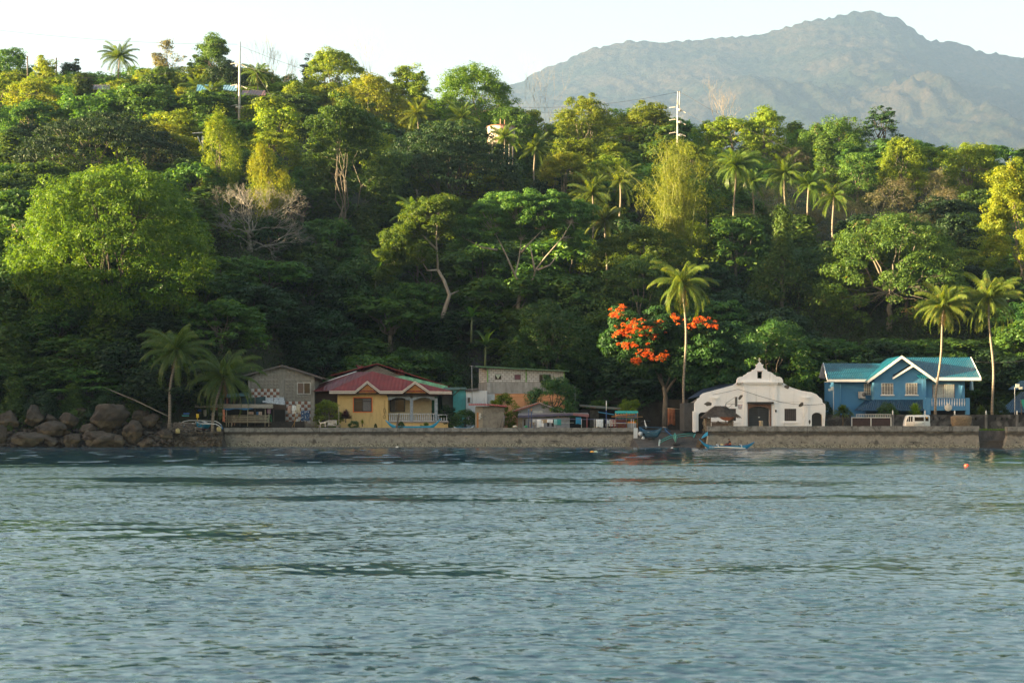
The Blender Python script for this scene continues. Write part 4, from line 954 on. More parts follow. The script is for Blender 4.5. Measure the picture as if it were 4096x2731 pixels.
for i, (a, b, c_, lb) in enumerate([(885, 11, (.30, .29, .26), 'grey shirt hanging in the lean-to behind the shed'), (898, 9, (.09, .04, .12), 'purple cloth hanging in the lean-to'), (909, 7, (.40, .16, .12), 'salmon cloth hanging in the lean-to'), (921, 12, (.05, .05, .06), 'dark printed shirt hanging in the lean-to'), (936, 8, (.14, .05, .03), 'brown shirt hanging at the right in the lean-to')]):
    cloth(a, b, 1592, 22, Y+1.0, CL(c_), lb, 'clothing', 'shirt', i, group=G1)
mb = MB(); mb.tube([P(870, 1592, Y+1), P(960, 1591, Y+1)], .012, 4); tag(mb.build('clothes_line', BLACK), 'short line carrying clothes inside the lean-to', 'clothesline')
# ---- bamboo shed on the wall
Y = 214.; BAM = M((.36, .31, .22), .7, .35, 3); BAMD = M((.16, .12, .08), .9, .3, 2)
e = thing('bamboo_shed', P(980, 1706, Y), 'open bamboo shed with slatted rails at the left end of the sea wall', 'shed')
mb = MB()
for px, a, b, dy in ((905, 1706, 1632, 0), (990, 1706, 1632, 0), (1060, 1706, 1636, 0), (1075, 1706, 1632, .1), (905, 1706, 1628, 2.2), (990, 1706, 1628, 2.2), (1075, 1706, 1628, 2.2), (914, 1706, 1660, .05), (926, 1706, 1688, .1)): mb.tube([P(px, a, Y+dy), P(px+1, b, Y+dy)], .06, 6)
mb.build('posts', BAM, e)
g = np.random.default_rng(12); mb = MB()
for k in range(7):
    yy = 1662+k*4.2; a = 893+g.uniform(0, 12); b = 1070+g.uniform(-2, 8); mb.tube([P(a, yy, Y-.12), P((a+b)/2, yy+g.uniform(-1, 1), Y-.12), P(b, yy+g.uniform(-1, 1.5), Y-.12)], .045, 5)
mb.build('rails', BAM, e)
mb = MB()
for k in range(12):
    d = k*.25; a = (780 if k in (2, 6) else 850+g.uniform(0, 60)); yy = 1631-k*1.3; mb.tube([P(a, yy-(1 if a < 800 else 0), Y-.4+d), P(1000, yy+g.uniform(-2, 2), Y-.4+d), P(1088+g.uniform(-8, 6), yy+g.uniform(-2, 2), Y-.4+d)], .06, 5)
mb.build('roof_poles', M((.33, .29, .23), .8, .35, 3), e)
mb = MB(); mb.slab([P(893, 1633, Y-.3), P(1088, 1631, Y-.3), P(1088, 1622, Y+2.6), P(893, 1624, Y+2.6)], .05); mb.build('roof_sheet', M((.03, .03, .03), .9), e)
mb = MB(); mb.sheet(lambda u, v: (PX(896+120*u, Y), Y-.42, PZ(1632+5*v*(1+.5*math.sin(u*11)), Y)), 24, 2); mb.build('blue_tarp_edge', M((.03, .16, .36), .6), e)
mb = MB(); mb.pbox(900, 1078, 1688, 1691, Y+.05, 2.3); mb.build('floor', BAMD, e)
cloth(895, 9, 1637, 50, Y-.55, CL((.72, .27, .17)), 'salmon towel hanging at the left corner of the bamboo shed', 'towel', 'towel', 3)
for i, (a, b, h_, c_, lb) in enumerate([(1003, 22, 11, (.42, .30, .24), 'pink brown cloth slung under the shed roof'), (1031, 12, 13, (.05, .14, .30), 'blue cloth slung under the shed roof'), (1041, 14, 13, (.55, .42, .36), 'striped pale cloth on the shed line'), (1076, 14, 19, (.30, .15, .26), 'mauve cloth bunched at the right end of the shed')]):
    cloth(a, b, 1646 if i < 3 else 1634, h_, Y+.3, CL(c_), lb, 'cloth', 'cloth', 10+i)
# ---- laundry and odds in front of the grey house
Y = 214.5; mb = MB(); mb.tube([P(1090, 1620, Y), P(1140, 1622, Y), P(1200, 1622, Y), P(1262, 1640, Y)], .012, 4); mb.tube([P(1150, 1645, Y), P(1230, 1642, Y), P(1330, 1633, Y)], .012, 4)
tag(mb.build('clothes_line', M((.12, .12, .10), .8)), 'clotheslines strung in front of the tiled grey house', 'clothesline')
cloth(1158, 15, 1622, 32, Y, CL((.42, .28, .22)), 'dusty pink towel on the line before the grey house', 'towel', 'towel', 21)
cloth(1176, 17, 1622, 33, Y, CL((.72, .72, .70)), 'white shirt on the line before the grey house', 'clothing', 'shirt', 22)
cloth(1193, 14, 1616, 34, Y, CL((.60, .52, .38)), 'cream towel on the line before the grey house', 'towel', 'towel', 23)
m, n, l, bs = newmat('dotted_towel'); tc = n.new('ShaderNodeTexCoord').outputs['Object']; vo = n.new('ShaderNodeTexVoronoi'); vo.inputs['Scale'].default_value = 4.2; l.new(tc, vo.inputs[0])
l.new(mixc(n, l, ramp(n, l, vo.outputs[0], [(.22, 1.), (.28, 0.)]), (.035, .07, .14), (.6, .55, .52)), bs.inputs['Base Color']); bs.inputs['Roughness'].default_value = .9
cloth(1222, 35, 1642, 42, Y-.1, m, 'dark blue towel with pale dots hanging before the grey house', 'towel', 'towel', 24)
for i, (a, b, c_, d, lb) in enumerate([(1168, 1708, 1204, 1640, 'tan bamboo pole leaning left of the dotted towel'), (1177, 1708, 1181, 1640, 'upright tan bamboo pole left of the dotted towel')]):
    mb = MB(); mb.tube([P(a, b, Y-.6), P(c_, d, Y-.2)], .035, 5); tag(mb.build('bamboo_pole', M((.42, .24, .08), .7)), lb, 'pole')
e = thing('picket_fence', P(1243, 1710, Y), 'low fence of thin vertical bamboo sticks under the dotted towel', 'fence'); mb = MB(); g = np.random.default_rng(2)
for k in range(17): mb.tube([P(1220+k*2.9, 1712, Y-.4), P(1219+k*2.9+g.normal(), 1683+g.uniform(-4, 3), Y-.4)], .022, 4)
for yy in (1690, 1703): mb.tube([P(1218, yy, Y-.36), P(1268, yy+1, Y-.36)], .02, 4)
mb.build('pickets', M((.24, .20, .15), .9), e)
mb = MB(); mb.pbox(1072, 1222, 1685, 1712, 216.2, .3); tag(mb.build('block_wall', M((.05, .045, .04), .95, .4, 2)), 'low dark block wall between the bamboo shed and the stick fence', 'wall')
for i, (a, b, r_, h_, c_, lb) in enumerate([(1187, 1686, .16, .42, (.65, .65, .66), 'white plastic jug on the low wall by the laundry'), (1196, 1686, .13, .32, (.55, .56, .50), 'pale plastic bucket beside the white jug by the laundry')]):
    q = P(a, b, 216.3); mb = MB(); mb.lathe(q, [(r_*.85, 0), (r_, h_*.2), (r_, h_*.7), (r_*.5, h_*.9), (r_*.3, h_)] if i == 0 else [(r_*.8, 0), (r_, h_), (r_*.9, h_), (r_*.7, .05)], 12); tag(mb.build('bucket' if i else 'water_jug', M(c_, .4, .1, 2), None, q), lb, 'bucket' if i else 'jug')
# green plastic chair
def chair(px, py, Y, mat, label, h=1.15):
    b = P(px, py, Y); e = thing('plastic_chair', b, label, 'chair')
    for sx in (-1, 1):
        for sy in (-1, 1):
            mb = MB(); mb.tube([b+Vector((sx*.24, sy*.22, 0)), b+Vector((sx*.19, sy*.18, .42))], .03, 5); mb.build('leg', mat, e)
    mb = MB(); mb.box(b.x-.22, b.x+.22, b.y-.21, b.y+.2, b.z+.42, b.z+.46); mb.build('seat', mat, e)
    mb = MB()
    for sx in (-.2, 0, .2): mb.tube([b+Vector((sx, .2, .46)), b+Vector((sx*.9, .28, .88*h/1.15))], .028, 5)
    mb.tube([b+Vector((-.2, .28, .86*h/1.15)), b+Vector((.2, .28, .86*h/1.15))], .04, 5); mb.build('backrest', mat, e)
chair(1078, 1687, 215.6, M((.02, .25, .07), .4), 'green plastic chair at the right end of the bamboo shed')

# ---- yellow house -----------------------------------------------------------------
YH = 219.; e = thing('yellow_house', P(1550, 1708, YH), 'yellow bungalow with maroon hipped roof and balustraded porch', 'house'); zb = GZ-.1
YEL = M((.60, .42, .17), .8, .10, 1, (.34, .22, .08), .25, True)
mb = MB(); mb.box(PX(1350, YH), PX(1552, YH), YH, YH+8.5, zb, PZ(1573, YH)); w_ = mb.build('wall', YEL, e)
cb = MB(); cb.box(PX(1415, YH), PX(1487, YH), YH-.2, YH+.35, PZ(1646, YH), PZ(1591, YH)); cut(w_, cb)
mb = MB(); mb.box(PX(1552, YH)+.002, PX(1722, YH), YH+3, YH+3.2, zb, PZ(1573, YH)); mb.build('porch_wall', M((.50, .42, .28), .8, .15, 3, None, 0, False, .5), e)
mb = MB(); mb.box(PX(1722, YH)+.002, PX(1745, YH), YH+5.5, YH+5.7, zb, PZ(1573, YH)); mb.build('green_panel', M((.03, .14, .07), .8), e)
mb = MB(); mb.box(PX(1552, YH), PX(1792, YH), YH, YH+3, zb, PZ(1690, YH)); mb.build('porch_base', YEL, e)
mb = MB(); mb.box(PX(1552, YH)+.01, PX(1795, YH), YH-.12, YH+3-.01, PZ(1690, YH)+.002, PZ(1685, YH)); mb.build('porch_floor', M((.27, .23, .20), .8), e)
ORG = M((.75, .16, .03), .7, .1, 1)
mb = MB(); x0, x1, z1, z0 = PX(1412, YH), PX(1490, YH), PZ(1588, YH), PZ(1649, YH)
for b in ((x0, x1, z1-.1, z1), (x0, x1, z0, z0+.1), (x0, x0+.1, z0+.1, z1-.1), (x1-.1, x1, z0+.1, z1-.1)): mb.box(b[0], b[1], YH-.07, YH-.003, b[2], b[3])
mb.build('window_surround', ORG, e)
DKF = M((.012, .010, .010), .5); CURT = M((.16, .15, .15), .9, .3, 6)
w_ = window(e, 1415, 1487, 1591, 1646, YH+.12, DKF, 1, None, 0, 'window', 3.5, (.5, .95, CURT))
mb = MB(); mb.pbox(1418, 1484, 1603, 1606, YH+.05, .04); mb.build('transom', DKF, w_)
window(e, 1556, 1620, 1595, 1647, YH+2.97, DKF, 1, None, 0, 'window', 3.5, (.1, .4, CURT))
MARB = M((.22, .27, .33), .5, .35, 4, (.40, .42, .44), .4)
for a, b in ((1640, 1652), (1738, 1750)):
    mb = MB(); mb.box(PX(a, YH), PX(b, YH), YH-.02, YH+.38, PZ(1685, YH)+.002, PZ(1592, YH)); mb.build('column', MARB, e)
mb = MB()
for x0, x1 in ((1552, 1640), (1652, 1738)):
    xa, xb = PX(x0, YH), PX(x1, YH); pts = [(xa, PZ(1584, YH)), (xa, PZ(1600, YH))]+[(xa+(xb-xa)*(.12+.76*i/10), PZ(1599, YH)+.33*math.sin(math.pi*i/10)) for i in range(11)]+[(xb, PZ(1600, YH)), (xb, PZ(1584, YH))]
    mb.prism(pts, YH+.02, YH+.26)
mb.build('porch_arches', MARB, e)
mb = MB(); mb.pbox(1548, 1752, 1576, 1586, YH-.05, .5); mb.build('porch_beam', M((.10, .09, .08), .9), e)
BALM = M((.48, .50, .52), .6, .15, 3, (.22, .22, .2), .3)
baluster_run(e, 1554, 1640, 1653, 1684, YH+.1, 10, BALM, BALM); baluster_run(e, 1652, 1738, 1653, 1684, YH+.1, 10, BALM, BALM); baluster_run(e, 1750, 1792, 1657, 1684.5, YH+.1, 4, BALM, BALM)
MAR = roofmat('maroon_iron', (.17, .014, .012), axis='X', scale=.62, rough=.65)
A = P(1492, 1485, YH+8.5); Lf = P(1316, 1562, YH-.9); Rt = P(1808, 1563, YH-.9)
mb = MB(); bl_ = Vector((Lf.x, YH+9, Lf.z)); br_ = Vector((Rt.x, YH+9, Rt.z)); A = Vector((A.x, YH+7.0, PZ(1485, YH+7.0)))
AL = Vector((PX(1426, YH+12), YH+12, PZ(1486, YH+12))); 
mb.slab([Lf, Rt, A], .1); mb.add([Lf, A, Vector((A.x, YH+14, A.z)), Vector((Lf.x, YH+14, Lf.z))], [(0, 1, 2, 3)]); mb.add([Rt, A, Vector((A.x, YH+14, A.z)), Vector((Rt.x, YH+14, Rt.z))], [(3, 2, 1, 0)])
rf_ = mb.build('roof', MAR, e)
W1 = P(1250, 1562, YH+2.5); W2 = P(1345, 1562, YH+2.5)
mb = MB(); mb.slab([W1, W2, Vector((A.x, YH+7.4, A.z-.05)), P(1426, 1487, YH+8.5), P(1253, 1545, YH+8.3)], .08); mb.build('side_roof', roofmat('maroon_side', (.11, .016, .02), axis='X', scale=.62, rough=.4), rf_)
mb = MB(); mb.tube([P(1253, 1543, YH+8.2), P(1426, 1485.5, YH+8.4)], .07, 4); mb.build('side_trim', WHITE, rf_)
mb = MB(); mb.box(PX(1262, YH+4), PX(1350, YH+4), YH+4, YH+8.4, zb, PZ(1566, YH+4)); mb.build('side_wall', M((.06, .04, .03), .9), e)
# gables with white banded fascia
CREAM = M((.66, .60, .52), .6, .1, 2); DKRED = M((.06, .015, .012), .7)
def gable_small(x0, xa, x1, ya):
    Yg = YH-.95; mb = MB(); mb.prism([(PX(x0+12, Yg), PZ(1571, Yg)), (PX(xa, Yg), PZ(ya+12, Yg)), (PX(x1-12, Yg), PZ(1571, Yg))], Yg+.12, Yg+.2); mb.build('gable_panel', M((.42, .16, .03), .7, .3, 2, (.2, .12, .08), .4), e)
    mb = MB(); ap = P(xa, ya, Yg); bk = Vector((ap.x, YH+2.9, ap.z)); 
    for q in (x0, x1):
        o = P(q, 1566, Yg); mb.slab([o, ap, bk, Vector((o.x, YH-.6, o.z))], .06)
    mb.build('gable_roof', MAR, rf_)
gable_small(1420, 1469, 1520, 1523); gable_small(1609, 1660, 1718, 1524)
line = [(1317, 1563), (1420, 1563), (1469, 1523), (1520, 1563), (1609, 1563), (1660, 1524), (1718, 1564), (1808, 1565)]
for nm, o0, o1, dy, mt in (('gutter_upper', 0, 4, -1.12, CREAM), ('gutter_gap', 4, 6.5, -1.02, DKRED), ('gutter_lower', 6.5, 10.5, -1.08, CREAM), ('eave_board', 10.5, 14.5, -.98, DKRED)):
    mb = MB(); Yg = YH+dy
    for (a, b), (c_, d) in zip(line[:-1], line[1:]):
        mb.prism([(PX(a, Yg), PZ(b+o0, Yg)), (PX(c_, Yg), PZ(d+o0, Yg)), (PX(c_, Yg), PZ(d+o1, Yg)), (PX(a, Yg), PZ(b+o1, Yg))], Yg, Yg+.12)
    mb.build(nm, mt, rf_)
mb = MB(); mb.box(PX(1318, YH), PX(1806, YH), YH-.85, YH+3, PZ(1575, YH), PZ(1574, YH)); mb.build('soffit', DKRED, rf_)
mb = MB(); q = P(1537, 1600, YH-.12); mb.tube([q, P(1537, 1633, YH-.12)], .02, 4)
for k in range(4): mb.tube([P(1537+3.6*math.cos(t)+k*.3, 1642+10*math.sin(t), YH-.14-.02*k) for t in np.linspace(0, 6.28, 14)], .022, 4)
mb.tube([P(1537+5*math.cos(t), 1667+7*math.sin(t), YH-.14) for t in np.linspace(0, 6.28, 14)], .03, 4); mb.tube([P(1537, 1652, YH-.12), P(1537, 1661, YH-.12)], .03, 4)
tag(mb.build('coiled_rope', M((.28, .20, .08), .9)), 'coiled brown rope hanging on the yellow wall by the porch', 'rope')
# ---- maroon roofed house behind, with mint wall
Yr = 231.; e = thing('rear_house', P(1560, 1640, Yr), 'block gabled house with maroon roof and mint green side wall behind the yellow house', 'house')
m, n, l, bs = newmat('block_masonry'); tc = n.new('ShaderNodeTexCoord').outputs['Object']; mp = n.new('ShaderNodeMapping'); mp.inputs['Rotation'].default_value = (R(90), 0, 0); l.new(tc, mp.inputs[0])
def brickm(name, a, b, mo, bw, bh, ms=.02):
    m, n, l, bs = newmat(name); tc = n.new('ShaderNodeTexCoord').outputs['Object']; sp_ = n.new('ShaderNodeSeparateXYZ'); cb_ = n.new('ShaderNodeCombineXYZ'); l.new(tc, sp_.inputs[0]); l.new(sp_.outputs[0], cb_.inputs[0]); l.new(sp_.outputs[2], cb_.inputs[1])
    br = n.new('ShaderNodeTexBrick'); l.new(cb_.outputs[0], br.inputs[0]); br.inputs['Color1'].default_value = (*a, 1); br.inputs['Color2'].default_value = (*b, 1); br.inputs['Mortar'].default_value = (*mo, 1)
    br.inputs['Scale'].default_value = 1; br.inputs['Brick Width'].default_value = bw; br.inputs['Row Height'].default_value = bh; br.inputs['Mortar Size'].default_value = ms
    c = mixc(n, l, ramp(n, l, noise(n, l, tc, 1.2, 5, .7), [(.5, 0.), (.75, .6)]), br.outputs[0], mo); l.new(c, bs.inputs['Base Color']); bs.inputs['Roughness'].default_value = .9; bump(n, l, bs, br.outputs[1], -.5, .03); return m
BLK = brickm('grey_blocks', (.17, .16, .14), (.22, .21, .18), (.09, .085, .075), .42, .21)
mb = MB(); mb.prism([(PX(a, Yr), PZ(b, Yr)) for a, b in ((1440, 1640), (1440, 1494), (1509, 1462), (1610, 1505), (1610, 1640))], Yr, Yr+6); mb.build('wall', BLK, e)
mb = MB(); ap = P(1509, 1453, Yr-.5)
for a, b in ((1322, 1500), (1800, 1546)):
    o = P(a, b, Yr-.5); mb.slab([o, ap, ap+Vector((0, 7, 0)), o+Vector((0, 7, 0))], .12)
mb.slab([P(1560, 1470, Yr+4), P(1608, 1470, Yr+4), P(1619, 1496, Yr), P(1560, 1496, Yr)], .1); mb.slab([P(1424, 1458, Yr+5), P(1508, 1454, Yr+5), P(1500, 1480, Yr+1), P(1440, 1480, Yr+1)], .1)
mb.build('roof', MAR, e)
mb = MB(); mb.prism([(PX(a, Yr-1), PZ(b, Yr-1)) for a, b in ((1575, 1506), (1612, 1502), (1790, 1544), (1790, 1640), (1575, 1640))], Yr-1.2, Yr-.9); mb.build('side_wall', M((.20, .52, .33), .8, .15, 1.5, (.10, .13, .10), .4, True), e)
# ---- turquoise shed and little white house
Yt = 226.; e = thing('turquoise_shed', P(1830, 1690, Yt), 'turquoise rendered shed with sloping dark roof right of the yellow house', 'shed')
mb = MB(); mb.box(PX(1812, Yt), PX(1864, Yt), Yt, Yt+4, GZ-.1, PZ(1560, Yt)); mb.build('wall', M((.10, .42, .44), .8, .15, 1.5, (.12, .2, .2), .3, True), e)
mb = MB(); mb.box(PX(1768, Yt), PX(1812, Yt)-.01, Yt+.6, Yt+4, GZ-.1, PZ(1566, Yt)); mb.build('side_wall', M((.16, .16, .15), .9), e)
mb = MB(); mb.slab([P(1780, 1558, Yt-.5), P(1868, 1555, Yt-.5), P(1862, 1548, Yt+4), P(1775, 1549, Yt+4)], .1); mb.build('roof', M((.06, .12, .10), .7), e)
mb = MB(); mb.tube([P(1815, 1580, Yt-.1), P(1845, 1552, Yt-.5)], .05, 4); mb.build('brace', BAMD, e)
Yt = 225.5; e = thing('white_outbuilding', P(1905, 1700, Yt), 'small white walled building with one tiny window beside the turquoise shed', 'building')
mb = MB(); mb.box(PX(1864, Yt)+.01, PX(1948, Yt), Yt, Yt+4, GZ-.1, PZ(1562, Yt)); mb.build('wall', M((.58, .60, .62), .8, .1, 1.5, (.3, .3, .3), .25, True), e)
mb = MB(); mb.slab([P(1860, 1562, Yt-.3), P(1915, 1558, Yt-.3), P(1915, 1552, Yt+3), P(1860, 1555, Yt+3)], .12); mb.build('roof', M((.09, .07, .06), .9), e)
window(e, 1870, 1881, 1589, 1610, Yt-.03, M((.25, .25, .25), .7), 0, None, 0, 'window', 2)
mb = MB(); mb.tube([P(1889, 1620, 224), P(1887, 1462, 224)], .04, 5); mb.tube([P(1880, 1462, 224), P(1912, 1469, 224)], .02, 4); tag(mb.build('antenna_pole', M((.35, .35, .35), .5)), 'thin grey antenna mast left of the concrete block house', 'mast')
# ---- concrete block house
Yc = 230.; e = thing('block_house', P(2090, 1700, Yc), 'two storey unfinished concrete block house with green posts and peach ground floor', 'house')
CB = brickm('white_blocks', (.42, .42, .415), (.52, .52, .51), (.20, .19, .175), .62, .3, .035)
x0, x1, x2 = PX(1916, Yc+5), PX(1950, Yc), PX(2258, Yc); zt0, zt1 = PZ(1469, Yc), PZ(1482, Yc)
def shell(zb0, za, zb_, mat, nm, off=0):
    mb = MB(); fp = [(x0-off, Yc+5), (x1-off*.3, Yc-off), (x2+off, Yc-off), (x2+off, Yc+7), (x0-off, Yc+7)]
    zt = lambda x: za+(zb_-za)*(x-x1)/(x2-x1)
    vs = [(a, b, zb0) for a, b in fp]+[(a, b, zt(max(a, x1))) for a, b in fp]; nn = 5
    mb.add(vs, [tuple(range(nn)), tuple(range(2*nn-1, nn-1, -1))]+[(i, i+nn, (i+1)%nn+nn, (i+1)%nn) for i in range(nn)]); return mb.build(nm, mat, e)
zs, zf = PZ(1529, Yc), PZ(1574, Yc)
up = shell(zs, zt0, zt1, CB, 'upper_wall'); cb = MB()
for a, b, c_, d in ((1979, 2006, 1496, 1518), (2057, 2084, 1497, 1519), (2157, 2203, 1498, 1536)): cb.box(PX(a, Yc), PX(b, Yc), Yc-.3, Yc+.4, PZ(min(d, 1528.5), Yc), PZ(c_, Yc))
cut(up, cb)
shell(zf, zs-.002, zs-.002, M((.30, .30, .29), .85, .2, 1.2, (.16, .155, .145), .5, True), 'render_band', .06)
shell(GZ-.1, zf-.003, zf-.003, M((.62, .30, .14), .8, .1, 1, (.4, .2, .1), .2, True), 'ground_floor')
mb = MB(); mb.pbox(1949, 1979, 1575, 1700, Yc-.04, .035); mb.build('white_panel', M((.66, .67, .68), .7), e)
GRN = M((.16, .30, .09), .7, .2, 2)
for a, b in ((1948, 1953), (2102, 2107), (2254, 2259)):
    mb = MB(); mb.pbox(a, b, 1472 if a < 2200 else 1482, 1528, Yc-.07, .066); mb.build('post', GRN, e)
mb = MB()
for a, b in ((1948, 1960), (2099, 2111)): mb.pbox(a, b, 1530, 1574, Yc-.12, .055)
mb.pbox(1952, 2110, 1571, 1573.5, Yc-.1, .035); mb.build('pilasters', M((.34, .34, .33), .85), e)
mb = MB()
for a, b in ((1986, 2096), (2112, 2130)): mb.pbox(a, b, 1586, 1588, Yc-.05, .045)
mb.pbox(2097, 2111, 1575, 1700, Yc-.09, .085); mb.build('ground_floor_trim', M((.55, .26, .12), .8), e)
mb = MB(); mb.slab([P(1908, 1466, Yc-.7), P(2277, 1484, Yc-.7), P(2270, 1481, Yc+8), P(1900, 1462, Yc+8)], .09); mb.build('roof', M((.08, .16, .07), .7), e)
w_ = window(e, 1979, 2006, 1496, 1518, Yc+.12, M((.2, .2, .2), .8), 0, None, 0, 'window', 2, None); mb = MB(); mb.pprism([(1980, 1497), (2005, 1497), (1992, 1515)], Yc+.05, .02); mb.build('curtain', CL((.35, .42, .36)), w_)
window(e, 2057, 2084, 1497, 1519, Yc+.12, M((.2, .2, .2), .8), 0, None, 0, 'window', 2, (.08, .92, CL((.16, .07, .09))))
window(e, 2157, 2203, 1498, 1528, Yc+.12, DKF, 1, None, 0, 'window', 3, (.3, .48, CL((.3, .3, .28))))
# ---- small hut with red iron roof
Yk = 215.5; e = thing('small_hut', P(1955, 1708, Yk), 'small square rendered hut with curved red iron roof on the sea wall', 'hut')
HUTM = M((.24, .22, .185), .9, .2, 1.5, (.13, .12, .10), .5)
mb = MB(); mb.box(PX(1903, Yk), PX(2015, Yk), Yk, Yk+3, GZ-.1, PZ(1624, Yk)); mb.build('wall', HUTM, e)
mb = MB(); mb.pbox(1901, 1931, 1627, 1712, Yk-.05, .045); mb.build('left_face', M((.30, .26, .20), .9, .2, 2), e)  # lighter strip on the front standing for the hut's left face
mb = MB(); mb.pbox(1907, 1914, 1650, 1712, Yk-.09, .035); mb.build('door', M((.42, .17, .05), .7), e)
mb = MB(); mb.sheet(lambda u, v: (PX(1874+153*u, Yk), Yk-.7+4*v, PZ(1619+3*math.sin(u*2.6)*0+7*u-6*v-3*math.sin(u*math.pi), Yk)+.02*math.sin(u*120)), 160, 3); o = mb.build('roof', M((.35, .06, .045), .6, .3, 2), e); md = o.modifiers.new('t', 'SOLIDIFY'); md.thickness = .06
mb = MB()
for k in range(7): mb.ell(P(1920+3*math.sin(k*2), 1655+k*3.2, Yk-.15), (.16, .09, .10), 7, 5)
tag(mb.build('net_bag', M((.55, .52, .46), .9, .3, 6)), 'bundle of pale netting hanging on the hut wall by its orange door', 'netting')
# ---- low house with rusty roof and lean-to front
Yl = 221.; e = thing('low_house', P(2160, 1708, Yl), 'low grey house with rusty white iron roof and purple fascia behind the clotheslines', 'house')
GRY = M((.24, .25, .27), .85, .12, 1.5, (.16, .16, .16), .3)
mb = MB(); mb.prism([(PX(a, Yl), PZ(b, Yl)) for a, b in ((2072, 1720), (2072, 1641), (2153, 1612), (2222, 1640), (2222, 1720))], Yl, Yl+6); mb.build('wall', M((.30, .31, .33), .85, .12, 1.5, (.2, .2, .2), .3), e)
mb = MB(); ap = P(2153, 1608, Yl-.6); ap2 = P(2160, 1607, Yl+6)
for a, b in ((2050, 1641), (2262, 1649)):
    o = P(a, b, Yl-.6); mb.slab([o, ap, ap2, Vector((o.x, Yl+6, o.z))], .06)
mb.build('roof', M((.50, .50, .50), .6, .2, 1.5, (.30, .10, .05), .6), e)
mb = MB(); o = P(2050, 1641, Yl-.65); ap = P(2153, 1608, Yl-.65); mb.prism([(o.x, o.z-.07), (ap.x, ap.z-.07), (ap.x, ap.z-.25), (o.x+.25, o.z-.2)], Yl-.66, Yl-.6); mb.build('bargeboard', M((.26, .09, .06), .7), e)
Yf = 217.5; mb = MB(); mb.box(PX(2090, Yf), PX(2279, Yf), Yf, Yf+3, GZ-.1, PZ(1668, Yf)); mb.build('front_wall', GRY, e)
mb = MB(); mb.box(PX(2073, Yf), PX(2090, Yf)-.005, Yf+.05, Yf+3, GZ-.1, PZ(1668, Yf)); mb.build('weathered_corner', M((.26, .22, .16), .9, .4, 3), e)
mb = MB(); mb.prism([(PX(2071, Yf-.5), PZ(1662, Yf-.5)), (PX(2292, Yf-.5), PZ(1652, Yf-.5)), (PX(2292, Yf-.5), PZ(1661, Yf-.5)), (PX(2071, Yf-.5), PZ(1670, Yf-.5))], Yf-.6, Yf-.5); mb.build('fascia', M((.09, .08, .13), .7), e)
mb = MB(); mb.prism([(PX(2292, Yf-.5), PZ(1652, Yf-.5)), (PX(2356, Yf-.5), PZ(1657, Yf-.5)), (PX(2356, Yf-.5), PZ(1668, Yf-.5)), (PX(2292, Yf-.5), PZ(1661, Yf-.5))], Yf-.6, Yf-.5); mb.build('maroon_fascia', M((.22, .10, .11), .7), e)
mb = MB(); mb.slab([P(2071, 1661, Yf-.49), P(2292, 1651.5, Yf-.49), P(2356, 1656, Yf-.49), P(2350, 1650, Yf+3), P(2075, 1652, Yf+3)], .05); mb.build('front_roof', M((.2, .17, .17), .8), e)
mb = MB(); mb.pbox(2279.5, 2352, 1670, 1712, Yf+2.4, .1); mb.build('interior_shade', BLACK, e)  # black sheet standing for the shade behind the open front
mb = MB(); mb.pbox(2346, 2350, 1668, 1710, Yf, .12); mb.build('porch_post', M((.28, .08, .08), .6), e)
window(e, 2095, 2102, 1676, 1702, Yf-.03, DKF, 0, None, 0, 'window', 1.2)
mb = MB(); mb.pbox(2132, 2171, 1643, 1655, Yl-.03, .025); mb.build('peeling_panel', M((.5, .5, .48), .8, .3, 4), e)
# ---- scrap shed and the far retaining wall, post
Ys = 225.; e = thing('scrap_shed', P(2400, 1690, Ys), 'dark sagging scrap shed behind the washing, right of the low house', 'shed')
mb = MB(); mb.slab([P(2318, 1622, Ys-1), P(2400, 1630, Ys-1), P(2490, 1636, Ys-1), P(2490, 1630, Ys+3), P(2318, 1617, Ys+3)], .12); mb.build('roof', M((.10, .15, .12), .8, .4, 2, (.25, .10, .06), .5), e)
mb = MB(); mb.pbox(2325, 2490, 1634, 1706, Ys+2.5, .1); mb.build('wall', M((.03, .028, .025), .9, .4, 2), e)
mb = MB(); mb.pbox(2360, 2395, 1640, 1706, Ys+.2, .3); mb.build('pier', M((.11, .10, .085), .9, .4, 3), e)
mb = MB(); mb.slab([P(2395, 1648, Ys-2), P(2458, 1658, Ys-2), P(2455, 1655, Ys), P(2392, 1645, Ys)], .06); mb.build('blue_tarp', M((.04, .25, .42), .6, .3, 2), e)
mb = MB(); mb.pbox(2318, 2354, 1640, 1662, Ys-1.2, .05); mb.build('black_sheet', BLACK, e)
mb = MB(); mb.box(PX(2430, 234), PX(2752, 234), 234, 234.4, GZ-.2, PZ(1597, 234)); tag(mb.build('retaining_wall', M((.06, .052, .042), .9, .3, 1, (.03, .027, .024), .5)), 'old grey retaining wall behind the red flowering tree', 'wall')
mb = MB(); mb.tube([P(2299, 1655, 226), P(2300, 1545, 226)], [.16, .12], 8); tag(mb.build('concrete_post', M((.14, .14, .14), .8)), 'plain dark concrete post right of the block house', 'post')
